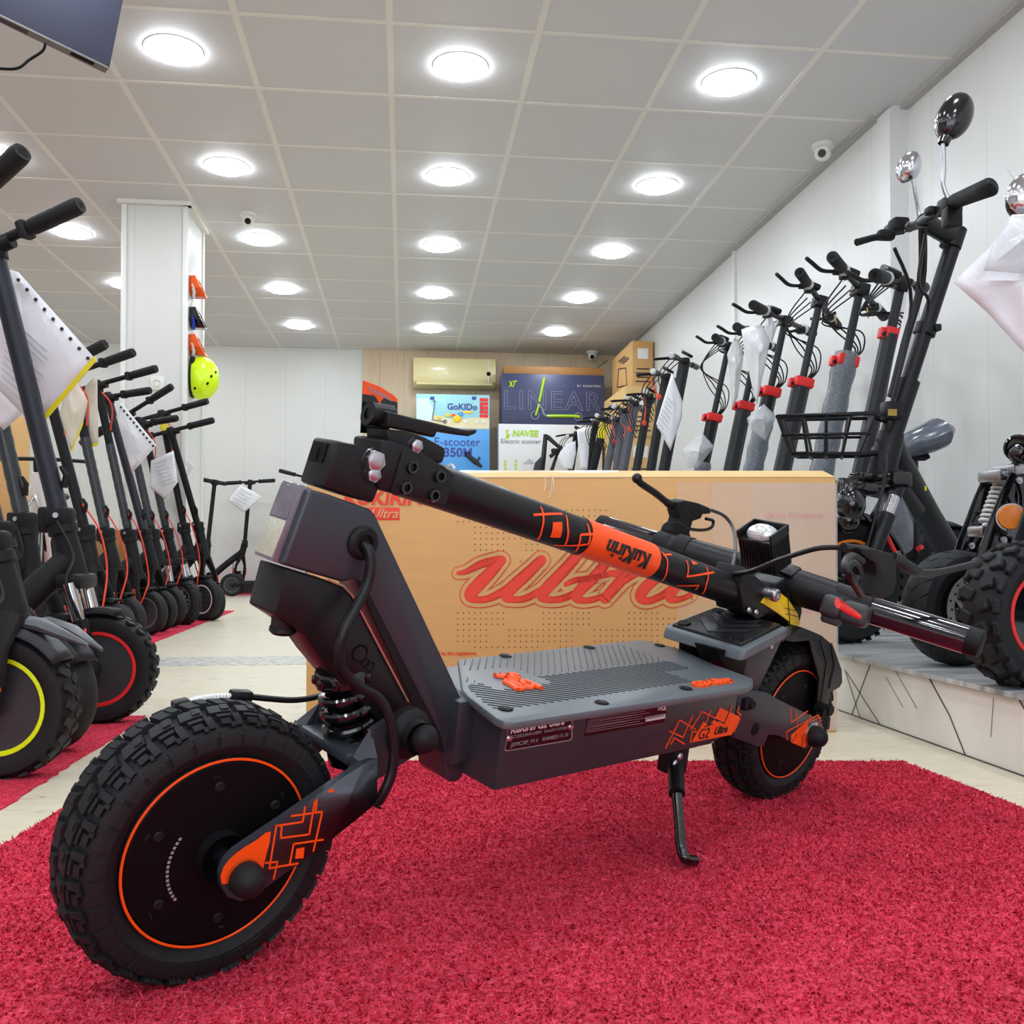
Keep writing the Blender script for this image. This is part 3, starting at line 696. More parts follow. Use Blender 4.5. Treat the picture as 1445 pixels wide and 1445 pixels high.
side_text('label_mark', 'CE', dq([(1325, 100)])[0], .0075, 'white_print', lp, bold=.0003); side_text('label_mark', '10', dq([(1292, 106)])[0], .0065, 'white_print', lp)
# orange graphic on the deck side
def gq(l): return [(930 + x / 5.352, 960 + y / 5.352) for x, y in l]
decal([gq([(245, 468), (335, 310), (375, 345), (420, 290), (425, 275), (460, 205), (610, 275), (545, 410)])], .0852, 'orange_panel', 'orange', deck)
stroke_decal([gq(l) for l in [[(50, 510), (155, 300), (275, 370)], [(80, 385), (180, 430), (250, 270)], [(90, 480), (115, 435), (190, 480)], [(240, 370), (325, 235), (420, 285)], [(350, 330), (390, 225)], [(235, 465), (250, 385), (280, 390)], [(490, 330), (550, 195)], [(565, 390), (610, 290)], [(590, 240), (618, 262)], [(590, 240), (602, 200)]]], .0852, .0016, 'orange_lines', 'orange', deck)
stroke_decal([gq(l) for l in [[(345, 350), (400, 330)], [(430, 295), (490, 325), (530, 235)], [(385, 275), (445, 310)]]], .0858, .0014, 'dark_lines', 'rib_black', deck)
side_text('side_title', 'G2', gq([(338, 408)])[0], .020, 'rib_black', deck, shear=.15); side_text('side_title', 'Ultra', gq([(465, 378)])[0], .0145, 'rib_black', deck, shear=.45, bold=.0003)
# ---- rear swing arms
ra_px = [(1043, 972), (1082, 977), (1100, 988), (1158, 1016), (1164, 1030), (1160, 1048), (1138, 1056), (1098, 1038), (1085, 1037), (1078, 1053), (1070, 1054), (1036, 1041), (1040, 1010)]
raP = [T(x, y, .070) for x, y in ra_px]
rarm = []
for sg in (1, -1):
    b = MB(); plate_at(b, raP, sg * .070, sg * .060); rarm.append(b.build('rear_swing_arm', 'frame_grey', hero, bevel=.0012))
b = MB(); p = T(1053, 993, .072); b.box(p, (.018, .012, .018), bev=.003); b.cyl(p + Vector((.004, .004, 0)), p + Vector((.004, -.010, 0)), .006, 16); b.build('stop_block', 'matt_black', rarm[0])
b = MB(); p = T(1066, 1029, .0705); b.lathe([(0, .0006), (.0085, .0006), (.0095, -.0005)], p, (0, -1, 0), 20); b.build('arm_hole', 'deep_black', rarm[0])
def rq(l): return [(1040 + x / 7.222, 880 + y / 7.222) for x, y in l]
decal([rq([(550, 1210), (552, 1135), (720, 990), (722, 1130), (745, 1180), (685, 1265)])], .070, 'orange_panel', 'orange', rarm[0])
stroke_decal([rq(l) for l in [[(540, 860), (550, 1010), (720, 890)], [(595, 880), (615, 1060)], [(500, 1110), (560, 1070), (830, 930)], [(510, 1180), (500, 1110)], [(720, 1010), (850, 950), (835, 1060)], [(740, 930), (740, 1000)], [(820, 940), (860, 990)]]], .070, .0012, 'orange_lines', 'orange', rarm[0])
stroke_decal([rq([(660, 1260), (665, 1150), (720, 1100)]), rq([(560, 1200), (600, 1150), (600, 1120)])], .0706, .001, 'dark_lines', 'rib_black', rarm[0])
# rear frame plates carrying the foot rest
up_px = [(1050, 976), (1051, 926), (1058, 920), (1118, 884), (1116, 896), (1104, 902), (1069, 976)]
for sg in (1, -1):
    P = [T(x, y, .048) for x, y in up_px]; b = MB(); plate_at(b, P, sg * .048, sg * .040); rf = b.build('rear_frame_plate', 'frame_grey', hero, bevel=.001)
    if sg > 0:
        b = MB(); p = T(1089, 911, .0485); b.box(p, (.008, .002, .010), bev=.001); b.build('plate_slot', 'bolt_steel', rf)
b = MB(); p = T(1000, 925, 0); plate(b, [(978, 899), (992, 904), (985, 937), (976, 931)], -.02, -.045); plate(b, [(1012, 916), (1056, 922), (1052, 946), (1040, 954), (1022, 942)], .05, .01); b.tube([T(984, 927, -.03), T(1016, 919, .02)], .004, 8); b.box((.80, 0, .255), (.05, .07, .05), bev=.006); b.build('rear_bracket', 'deep_black', hero, bevel=.002)
# ---- rear foot rest
pn = T(1053, 918, .080); pr_ = T(1116, 886, .076); pl = T(944, 875, -.060)
ds = (pr_ - pn); ds.y = 0; sl = ds.normalized()
def PD(k, t, h=0):   # k metres along the pad from its front edge
    n = Vector((-sl.z, 0, sl.x)); return Vector((pn.x, 0, pn.z)) + sl * k + Vector((0, -t, 0)) + n * h
LEN = ds.length
b = MB(); top = [PD(0, .072, 0), PD(.006, .079, 0), PD(LEN, .074, 0), PD(LEN + .004, -.060, 0), PD(.006, -.063, 0), PD(0, -.058, 0)]
bot = [p + Vector((-.005, 0, -.017)) for p in top]
b.prism(top, bot); fr = b.build('foot_rest', 'mat_grey', hero, bevel=.004, seg=3)
b = MB(); b.prism([PD(.008, .066, .004), PD(LEN - .006, .062, .004), PD(LEN - .006, -.050, .004), PD(.008, -.052, .004)], [PD(.006, .068, -.001), PD(LEN - .004, .064, -.001), PD(LEN - .004, -.052, -.001), PD(.006, -.054, -.001)]); fm = b.build('rest_mat', 'black_plastic', fr, bevel=.001)
b = MB()
for k in range(3):
    s_ = .014 + k * .027
    for sg in (1, -1):
        a = [PD(s_, .006, .0045), PD(s_ + .013, .006, .0045), PD(min(LEN - .008, s_ + .048), sg * .042 + .006, .0045), PD(min(LEN - .02, s_ + .035), sg * .042 + .006, .0045)]
        b.prism([p + Vector((0, 0, .0010)) for p in a], a)
b.build('chevron_ribs', 'scooter_grey', fm)
b = MB()
for (k, t) in ((.018, -.040), (LEN - .02, -.036), (.018, .052), (LEN - .02, .046)):
    p = PD(k, t, .0045); b.lathe([(0, .001), (.005, .001), (.0085, .0022), (.0105, 0)], p, (-sl.z, 0, sl.x), 18)
b.build('rest_screws', 'deep_black', fm)
# ---- orange tail hook
hk = [(1076, 851), (1084, 838), (1094, 831), (1112, 845), (1126, 866), (1129, 880), (1118, 893), (1115, 878), (1096, 864)]
b = MB(); plate(b, hk, .030, .026); ho = b.build('tail_hook_sticker', 'orange_yellow', hero, bevel=.0006)
stroke_decal([[(1112, 846), (1115, 888)], [(1108, 858), (1124, 862)], [(1109, 866), (1126, 870)]], .0304, .001, 'dark_lines', 'rib_black', ho)
b = MB(); plate(b, [(1080, 856), (1088, 836), (1096, 829), (1118, 834), (1131, 844), (1134, 862), (1129, 884), (1118, 893), (1100, 870)], .0255, -.028); b.build('tail_hook', 'matt_black', hero, bevel=.006, seg=3)
b = MB(); p = T(1086, 838, .034); b.cyl(p + Vector((0, .02, 0)), p + Vector((0, -.006, 0)), .0085, 18); b.lathe([(.0085, 0), (.0095, .002), (.0095, .008), (.0075, .010), (.004, .010), (.003, .007), (0, .007)], p + Vector((0, -.004, 0)), (0, -1, 0), 20); b.build('hook_bolt', 'bolt_steel', hero)
# ---- rear mudguard
mg_px = [(1104, 903), (1123, 891), (1131, 885), (1144, 890), (1160, 897), (1176, 911), (1188, 945), (1189, 963), (1185, 970), (1172, 977), (1170, 990), (1167, 1003), (1158, 1012), (1151, 1011), (1154, 985), (1156, 957), (1149, 933), (1142, 904), (1118, 906)]
MGP = [T(x, y, .048) for x, y in mg_px]; mg = None
for sg in (1, -1):
    b = MB(); plate_at(b, MGP, sg * .048, sg * .044)
    pc_ = b.build('mudguard_side' if mg else 'rear_mudguard', 'black_plastic', mg or hero, bevel=.001); mg = mg or pc_
b = MB(); out_ = MGP[:13]
for i in range(len(out_) - 1):
    a, c = out_[i], out_[i + 1]; cen = Vector((.957, 0, .1265)); f_ = lambda p, t, k: Vector((p.x + (cen.x - p.x) * k, -t, p.z + (cen.z - p.z) * k))
    b.prism([f_(a, .046, 0), f_(c, .046, 0), f_(c, -.046, 0), f_(a, -.046, 0)], [f_(a, .046, .03), f_(c, .046, .03), f_(c, -.046, .03), f_(a, -.046, .03)])
b.build('mudguard_band', 'black_plastic', mg)
b = MB()
for l in ([(1158, 903), (1167, 934), (1161, 974), (1156, 1008)], [(1173, 908), (1178, 938), (1170, 972)]): b.tube([T(x, y, .0484) for x, y in l], [(.0014, .0022)] * len(l), 6, flat=(0, 1, 0))
b.build('mudguard_ribs', 'scooter_grey', mg)
for sg in (1, -1):
    b = MB(); b.tube([Vector((p.x, -sg * .062, p.z)) for p in (T(1155, 1036, .062), T(1160, 1018, .062), T(1165, 1002, .062))], .0062, 10); q = T(1167, 1001, .062); b.cyl(Vector((q.x, -sg * .044, q.z)), Vector((q.x, -sg * .070, q.z)), .0085, 14); b.build('mudguard_stay', 'matt_black', mg)
# ---- kick stand
b = MB(); kp = T(951, 1062, .062)
foot = hl(atz(969, 1217, .012)); mid = T(955, 1120, .074 + (-foot.y - .074) * .42); 
b.box(kp + Vector((-.0, .0, -.006)), (.030, .028, .040), bev=.003); b.box(kp + Vector((.004, .0, .012)), (.055, .03, .008), bev=.002); ks = b.build('kickstand', 'matt_black', hero)
b = MB(); b.cyl(kp + Vector((.0, -.004, -.010)), mid, .0105, 16); b.build('upper_tube', 'black_metal', ks)
b = MB(); k2 = foot + (mid - foot) * .24 + Vector((-.006, 0, 0)); b.tube(spline([mid, mid + (k2 - mid) * .6, k2, foot + Vector((-.004, 0, .006)), foot + Vector((.014, -.002, 0))], 6), .0068, 14); b.build('lower_tube', 'gloss_black', ks)
b = MB()
for (x, y) in ((953, 1078), (960, 1068)):
    b.lathe([(0, .002), (.003, .002), (.0052, 0)], T(x, y, .0765), (0, -1, 0), 14)
b.build('stand_bolts', 'bolt_steel', ks)
# ---- folding joint
b = MB(); plate(b, [(477, 622), (500, 626), (546, 640), (534, 694), (527, 711), (500, 703), (456, 688)], .0225, -.0225); fb = b.build('folding_base', 'black_plastic', hero, bevel=.0035, seg=2)
pc = T(462, 640, 0.0); 
fa, fc_ = T(477, 622, .0225), T(456, 688, .0225); fa.y = fc_.y = 0; fd = (fa - fc_).normalized(); fn = Vector((-fd.z, 0, fd.x)); fn = fn if fn.x < 0 else -fn
c = fa + (fc_ - fa) * .30; c.y = .004
b = MB(); b.box(c + fn * (-.0002), (.019, .026, .003), rot=frame((0, 0, 0), fd, (0, 1, 0))); b.box(c + fn * .0003 + fd * -.002, (.012, .004, .004), rot=frame((0, 0, 0), fd, (0, 1, 0))); b.build('latch_recess', 'deep_black', fb)
def hexbolt(b, p, r, h):
    b.tube([p + Vector((0, .003, 0)), p + Vector((0, -h, 0))], r, 6); b.lathe([(r * 1.15, -.002), (r * 1.15, .001)], p, (0, -1, 0), 20); b.lathe([(0, h + .0015), (r * .6, h + .0012), (r * .82, h)], p, (0, -1, 0), 20)
b = MB(); hexbolt(b, T(527, 650, .0235), .0105, .006); hexbolt(b, T(525, 669, .0235), .0078, .005); b.build('joint_bolts', 'bolt_steel', fb)
SA, SB = T(598, 679, 0), T(1075, 848, 0); SD = (SB - SA).normalized(); SU = Vector((-SD.z, 0, SD.x)); SR = .0228
b = MB(); plate(b, [(538, 620), (560, 622), (600, 640), (626, 657), (640, 668), (622, 708), (551, 696), (532, 690)], .026, -.024); hb = b.build('hinge_block', 'black_metal', hero, bevel=.004, seg=2)
b = MB(); plate(b, [(568, 639), (626, 657), (642, 670), (630, 712), (551, 696)], .0285, .0255); hp = b.build('hinge_plate', 'black_plastic', hb, bevel=.0012)
b = MB()
for (x, y) in ((581, 659), (620, 672), (572, 688), (612, 699)): 
    b.lathe([(.0035, .0018), (.0040, .0034), (.0062, .0034), (.0072, 0)], T(x, y, .0287), (0, -1, 0), 18)
b.build('plate_bolts', 'gloss_black', hp)
b = MB(); plate(b, [(573, 609), (600, 617), (629, 632), (630, 640), (625, 655), (600, 648), (566, 640), (548, 628), (545, 606)], .020, -.018); lb = b.build('lever_bracket', 'black_plastic', hb, bevel=.003)
b = MB(); hexbolt(b, T(586, 629, .0215), .0070, .004); b.build('lever_bolt', 'bolt_steel', lb)
b = MB(); plate(b, [(548, 580), (562, 584), (590, 591), (612, 596), (640, 603), (660, 607), (675, 606), (673, 612), (662, 616), (645, 614), (618, 609), (614, 618), (576, 608), (548, 604)], .015, -.015); lv = b.build('latch_lever', 'black_metal', hb, bevel=.004, seg=3)
b = MB(); b.cyl(T(521, 583, -.004), T(552, 588, -.004), .0112, 20); b.lathe([(.006, 0), (.0118, 0), (.0118, .004), (.006, .005)], T(519, 583, -.004), SD, 20); b.build('lever_barrel', 'black_plastic', lv)
# warning tag hung on the lever
tg = [(513, 537), (535, 545), (556, 558), (561, 564), (561, 580), (556, 600), (540, 612), (509, 611), (511, 575)]
b = MB(); A = [T(x, y, -.020) for x, y in tg]; b.prism(A, [p + Vector((0, .0012, 0)) for p in A]); tgo = b.build('warning_tag', 'gloss_black', hero)
b = MB(); A = [T(x, y, -.0195) for x, y in [(513, 537), (535, 545), (556, 558), (561, 564), (561, 568), (542, 561), (538, 566), (536, 572), (532, 563), (528, 558), (512, 556)]]; b.prism(A, [p + Vector((0, .0006, 0)) for p in A]); b.build('orange_field', 'orange', tgo)
b = MB()
for k in range(3):
    a, c2 = T(517 + k * 2, 544 + k * 4, -.0190), T(548 + k * 3, 560 + k * 3.4, -.0190); b.quad(a, c2, c2 + Vector((0, 0, .0008)), a + Vector((0, 0, .0008)))
b.build('tag_lines', 'grey_print', tgo)
# ---- stem
b = MB(); b.tube([SA - SD * .03, SA + SD * .08, SB], [SR * 1.02, SR, SR * .98], 40); stem = b.build('stem', 'black_metal', hero)
SLEN = (SB - SA).length
def stem_xy(x, y):
    """photo point -> (distance along the stem, angle round it)"""
    r = sray(x, y); o = HM.inverted() @ EYE; d = (HM.inverted().to_3x3() @ r).normalized()
    oc = o - SA; dp = d - SD * d.dot(SD); op = oc - SD * oc.dot(SD)
    A = dp.dot(dp); B = 2 * dp.dot(op); Cc = op.dot(op) - SR * SR; D = B * B - 4 * A * Cc
    k = (-B - sqrt(max(0, D))) / (2 * A); p = o + d * k; q = p - SA; al = q.dot(SD); v = q - SD * al
    return al, math.atan2(v.dot(SU), v.dot(Vector((0, -1, 0))))
def on_stem(al, an, lift=.0006): return SA + SD * al + (Vector((0, -1, 0)) * cos(an) + SU * sin(an)) * (SR + lift)
def stem_patch(b, a0, a1, n0, n1, lift=.0006):
    K = max(1, int(abs(n1 - n0) / .15)); vs = []; fs = []
    for i in range(K + 1):
        an = n0 + (n1 - n0) * i / K; vs += [on_stem(a0, an, lift), on_stem(a1, an, lift)]
    for i in range(K): fs.append([2 * i, 2 * i + 1, 2 * i + 3, 2 * i + 2])
    b.add(vs, fs)
def stem_line(b, pts, w=.0028, lift=.0008):
    q = [stem_xy(*p) for p in pts]; q2 = []
    for i in range(len(q) - 1):
        (a0, n0), (a1, n1) = q[i], q[i + 1]
        K = max(1, int(abs(n1 - n0) / .2) + 1)
        for j in range(K): 
            x0, y0 = a0 + (a1 - a0) * j / K, n0 + (n1 - n0) * j / K; x1, y1 = a0 + (a1 - a0) * (j + 1) / K, n0 + (n1 - n0) * (j + 1) / K
            d = Vector((x1 - x0, (y1 - y0) * SR)); 
            if d.length < 1e-6: continue
            d.normalize(); n = Vector((-d.y, d.x)) * w / 2
            b.quad(on_stem(x0 + n.x, y0 + n.y / SR, lift), on_stem(x1 + n.x, y1 + n.y / SR, lift), on_stem(x1 - n.x, y1 - n.y / SR, lift), on_stem(x0 - n.x, y0 - n.y / SR, lift))
def kq(l): return [(740 + x / 5.352, 690 + y / 5.352) for x, y in l]
a0 = stem_xy(*kq([(500, 400)])[0])[0]; a1 = stem_xy(*kq([(1025, 560)])[0])[0]
b = MB(); stem_patch(b, a0, a1, -2.2, 1.9); band = b.build('orange_band', 'orange', stem)
b = MB()
for l in [[(65, 195), (285, 190)], [(120, 135), (140, 200), (130, 300), (100, 380)], [(310, 200), (322, 270), (300, 430)], [(220, 420), (480, 415), (495, 340), (420, 345), (410, 420), (385, 470)], [(420, 345), (520, 340)], [(470, 265), (490, 340)], [(1035, 475), (1075, 530), (1075, 600), (1040, 690)], [(1045, 500), (1110, 495)], [(1220, 540), (1225, 660), (1430, 630)], [(1370, 590), (1385, 660), (1370, 720), (1345, 790)], [(1150, 725), (1315, 725), (1290, 760)]]:
    stem_line(b, kq(l))
b.build('orange_lines', 'orange', stem)
b = MB()
for l in [[(210, 252), (280, 248), (268, 365), (190, 362)], [(1255, 540), (1310, 568), (1265, 575)]]:
    q = [Vector(stem_xy(*p)) for p in kq(l)]; q = q + [q[-1]] * (4 - len(q))
    for i in range(6):
        for j in range(3):
            G_ = lambda u, v: (lambda m: on_stem(m.x, m.y, .0009))(q[0].lerp(q[1], u).lerp(q[3].lerp(q[2], u), v))
            b.quad(G_(j / 3, i / 6), G_((j + 1) / 3, i / 6), G_((j + 1) / 3, (i + 1) / 6), G_(j / 3, (i + 1) / 6))
b.build('orange_square', 'orange', stem)
al, an = stem_xy(*kq([(785, 488)])[0])
rad_ = (Vector((0, -1, 0)) * cos(an) + SU * sin(an)); upv = -(SU * cos(an) - Vector((0, -1, 0)) * sin(an))
text('stem_title', 'KuKirin', .030, frame(on_stem(al, an, .0008), -SD, upv), 'rib_black', band, ext=.0012, shear=.12, sx=.92, bold=.0004)
# ---- head lamp housing and stem head
cN = T(1088, 770, .030); cL = T(1041, 757, -.030); top = cN.z
hbx = Vector(((cN.x + cL.x) / 2, 0, (cN.z + cL.z) / 2)); 
HD = (T(1113, 752, .030) - T(1088, 770, .030)); HD.y = 0; hd = HD.normalized(); hu = Vector((-hd.z, 0, hd.x))
def HB(a, t, h): return hbx + hd * a + Vector((0, -t, 0)) + hu * h
LL = max(.045, HD.length)
b = MB(); b.prism([HB(0, .030, 0), HB(LL, .030, 0), HB(LL, -.030, 0), HB(0, -.030, 0)], [HB(.004, .030, -.052), HB(LL, .030, -.052), HB(LL, -.030, -.052), HB(.004, -.030, -.052)]); lh = b.build('headlamp_housing', 'black_plastic', hero, bevel=.002)
b = MB()
for (a_, t_, sx_, st_) in ((LL / 2, .0285, LL, .003), (LL / 2, -.0285, LL, .003), (LL - .0015, 0, .003, .06)):
    b.box(HB(a_, t_, .006), (sx_, st_, .012), rot=frame((0, 0, 0), hd, (0, 1, 0)))
b.build('lamp_hood', 'black_plastic', lh)
b = MB(); c = HB(LL * .5, 0, .000); b.sphere(c, .022, 24, (LL * .5 / .024, 1.15, .75)); b.build('headlamp_lens', 'lens', lh, sharp=10)
b = MB()
for k in range(12):
    t = -.026 + k * .0047; b.box(HB(.000, t, -.026), (.002, .0018, .046), rot=frame((0, 0, 0), hd, (0, 1, 0)))
for k in range(8): b.box(HB(.006 + k * (LL - .012) / 7, .0302, -.026), (.0018, .002, .046), rot=frame((0, 0, 0), hd, (0, 1, 0)))
b.build('cooling_fins', 'black_plastic', lh)
# ---- handlebar
BN, BF = T(1374, 906, .270), T(852, 744, -.320); BD = (BF - BN).normalized()
BL = (BF - BN).length
def bar(k): return BN + (BF - BN) * k      # 0 near grip end .. 1 far end
def bar_k(x, y):
    best = min(range(401), key=lambda i: ((lambda q: (q[0] - x) ** 2 + (q[1] - y) ** 2)(proj_local(bar(i / 400)))))
    return best / 400
def proj_local(p):
    d = (HM @ p) - EYE; z = d.dot(FWD); return (CX + F * d.dot(RGT) / z, CY - F * d.dot(UPV) / z)
kg = bar_k(1225, 845); kp0 = bar_k(1205, 835); kcA = bar_k(1108, 790); kcB = bar_k(1040, 770); kfg = bar_k(937, 760); kth = bar_k(968, 765)
b = MB(); b.tube([bar(kp0 - .03), bar(kp0 + .05), bar(kcA), bar(kcB), bar(kfg - .06), bar(kfg)], [.0210, .0265, .0285, .0275, .0255, .0200], 32); hbo = b.build('handlebar', 'black_metal', hero)
for (k0, k1, nm) in ((0, kg, 'near'), (1, kfg, 'far')):
    b = MB(); P = [bar(k0 + (k1 - k0) * i / 12) for i in range(13)]; b.tube(P, .0185, 28); g = b.build('grip', 'black_plastic', hero)
    b = MB(); b.lathe([(0, -.012), (.016, -.012), (.0200, -.009), (.0205, .008), (.0185, .012)], bar(k0), BD if k0 == 0 else -BD, 28); b.build('grip_end', 'matt_black', g)
    b = MB(); P = [bar(k0 + (k1 - k0) * (.06 + .90 * i / 22)) for i in range(23)]; b.tube(P, [.0203] * 23, 36, caps=False); b.build('clear_film', 'clear_wrap', g)
    b = MB(); b.lathe([(.0185, -.012), (.0225, -.010), (.0225, .010), (.0185, .012)], bar(k1), BD, 28); b.build('grip_collar', 'matt_black', g)
b = MB(); b.lathe([(.0190, 0)] + [(.0222 + .0010 * (i % 2), .004 + i * .0025) for i in range(9)] + [(.0190, .03)], bar(kfg), -BD, 28); b.build('twist_ring', 'matt_black', hbo)
# stem head: clamp that joins stem, lamp and bar
b = MB(); cm = (bar(kcA) + bar(kcB)) / 2
b.lathe([(.018, -.038), (.0285, -.036), (.0295, -.02), (.0295, .02), (.0285, .036), (.018, .038)], cm, BD, 32)
b.tube([SB - SD * .05, SB - SD * .01, SB + SD * .012], [SR * 1.06, .030, .028], 28)
plate(b, [(1052, 800), (1088, 830), (1108, 815), (1112, 838), (1094, 858), (1076, 872), (1050, 866), (1044, 830)], .026, -.024)
sh = b.build('stem_head', 'black_plastic', hero, bevel=.003)
b = MB(); plate(b, [(1050, 862), (1068, 858), (1078, 868), (1068, 874), (1062, 868)], .0275, -.020); 
b.build('latch_tooth', 'black_metal', sh)
b = MB()
for (x, y) in ((1057, 861), (1067, 864)): b.lathe([(0, .002), (.003, .002), (.0045, 0)], T(x, y, .0285), (0, -1, 0), 14)
b.build('head_bolts', 'bolt_steel', sh)
b = MB(); q = bar(bar_k(1118, 796)); b.lathe([(.0245, -.012), (.0275, -.012), (.0275, .012), (.0245, .012)], q, BD, 28); b.box(q + hu * .018 + Vector((0, -.006, 0)), (.03, .026, .022), rot=frame((0, 0, 0), hd, BD), bev=.003); b.build('bar_clamp', 'black_plastic', hbo)
# stickers
def bar_sticker(x, y, name):
    k = bar_k(x, y); r = .0228; vs = []; c = bar(k); vd = ((HM.inverted() @ EYE) - c).normalized(); u = (vd - BD * vd.dot(BD)).normalized(); v = BD.cross(u)
    if v.z < 0: v = -v
    b = MB()
    for i in range(9):
        a = .55 + 1.0 * i / 8
        for e in (-.014, .014): vs.append(c + BD * e + (u * cos(a) + v * sin(a)) * (r + .0022))
    b.add(vs, [[2 * i, 2 * i + 1, 2 * i + 3, 2 * i + 2] for i in range(8)]); st = b.build(name, 'yellow', hbo)
    b = MB()
    for e in (-.008, -.002, .005): 
        P = [c + BD * (e + dx) + (u * cos(a) + v * sin(a)) * (r + .0028) for a in (.75, 1.3) for dx in (0, .0035)]; b.quad(P[0], P[1], P[3], P[2])
    b.build('sticker_marks', 'deep_black', st)
bar_sticker(1172, 812, 'warning_sticker'); bar_sticker(1008, 775, 'warning_sticker')
# near control pod, red lever, brake lever
kc = bar_k(1200, 838); c = bar(kc); vd = ((HM.inverted() @ EYE) - c).normalized(); bu = (vd - BD * vd.dot(BD)).normalized(); bv = BD.cross(bu); bv = bv if bv.z > 0 else -bv
Rb = frame((0, 0, 0), BD, bv)
b = MB(); b.box(c + bu * .022 - bv * .012 + BD * .012, (.034, .034, .030), rot=Rb, bev=.009, seg=3); b.box(c + bu * .024 + BD * -.022 - bv * .012, (.040, .034, .034), rot=Rb, bev=.009, seg=3); b.box(c + bu * .020 - bv * .026 + BD * .01, (.030, .024, .016), rot=Rb, bev=.005); b.box(c + bu * .016 + bv * .016, (.034, .018, .014), rot=Rb, bev=.004); b.build('throttle_pod', 'cable_grey', hbo)
a_, c_ = T(1186, 858, .24), T(1213, 871, .25)
b = MB(); b.tube([T(1182, 851, .235), T(1196, 860, .24), c_], [(.008, .004), (.007, .004), (.004, .003)], 10); b.build('thumb_throttle', 'red', hbo)
b = MB(); b.tube(spline([T(x, y, t) for x, y, t in [(1215, 838, .236), (1199, 812, .25), (1193, 795, .24), (1203, 785, .22), (1216, 792, .21)]], 6), .0050, 10); b.tube(spline([T(x, y, .245) for x, y in [(1196, 800), (1206, 795), (1212, 810), (1206, 822)]], 6), .0042, 8); b.build('control_cable', 'black_plastic', hbo)
bl_px = [(1216, 773), (1232, 774), (1262, 782), (1266, 800), (1266, 824), (1262, 838), (1246, 846), (1228, 840), (1238, 812), (1236, 796), (1216, 782)]
b = MB(); plate(b, bl_px, .215, .195); bm_ = b.build('brake_lever_body', 'matt_black', hbo, bevel=.003)
b = MB(); P = [(1258, 786), (1268, 790), (1282, 800), (1298, 808), (1320, 808), (1345, 803), (1366, 798), (1380, 795)]
b.tube(spline([T(x, y, .21 + .0 * i) for i, (x, y) in enumerate(P)], 5), [(.0055, .0085)] * 15 + [(.0048, .007)] * 15 + [(.0052, .0065)] * 6, 12); b.sphere(T(1379, 795, .21), .0090, 16); b.build('brake_lever', 'black_metal', hbo)
b = MB(); b.cyl(T(1190, 772, .20), T(1222, 776, .205), .0055, 12); b.build('cable_adjuster', 'black_plastic', hbo)
b = MB(); b.tube(spline([T(x, y, t) for x, y, t in [(1032, 810, .0), (1060, 806, .06), (1095, 792, .10), (1130, 780, .15), (1160, 773, .18), (1198, 773, .20)]], 7), .0034, 10); bc = b.build('brake_cable', 'black_plastic', hbo)
# far brake lever
fl = -.245
b = MB(); plate(b, [(957, 709), (968, 706), (986, 710), (1003, 717), (1004, 725), (992, 726), (990, 732), (978, 736), (974, 752), (978, 768), (956, 770), (952, 752), (960, 732), (957, 722)], fl + .014, fl - .012); b.build('brake_lever_body', 'matt_black', hbo, bevel=.003)
b = MB(); P = [(962, 716), (950, 714), (940, 708), (925, 696), (910, 686), (902, 680), (898, 674)]
b.tube(spline([T(x, y, fl) for x, y in P], 5), [(.0065, .0075)] * 10 + [(.0055, .0062)] * 21, 12); b.sphere(T(899, 675, fl), .0088, 14); b.build('brake_lever', 'black_metal', hbo)
b = MB(); q = bar(kth); b.lathe([(.0195, -.014), (.0275, -.012), (.0275, .012), (.0195, .014)], q, BD, 24); b.box(q - bv * .012 + bu * .016, (.028, .030, .02), rot=Rb, bev=.005); b.build('lever_clamp', 'matt_black', hbo)
b = MB(); b.tube(spline([T(x, y, t) for x, y, t in [(1004, 720, fl), (1022, 728, fl), (1034, 744, fl + .02), (1038, 768, fl + .10), (1036, 790, fl + .2), (1033, 802, -.01)]], 7), .0032, 10); b.build('brake_cable', 'cable_grey', hbo)
b = MB(); b.tube(spline([T(x, y, fl + .012) for x, y in [(934, 752), (937, 742), (946, 737), (958, 738), (972, 746), (992, 748), (1004, 744), (1006, 735), (996, 732)]], 6), .0030, 8); b.build('switch_cable', 'black_plastic', hbo)
b = MB(); q = T(1000, 785, -.19); b.box(q, (.016, .01, .012), bev=.003); b.tube([q, q + Vector((-.006, 0, -.022))], .003, 8); b.build('bell_lever', 'steel', hbo)
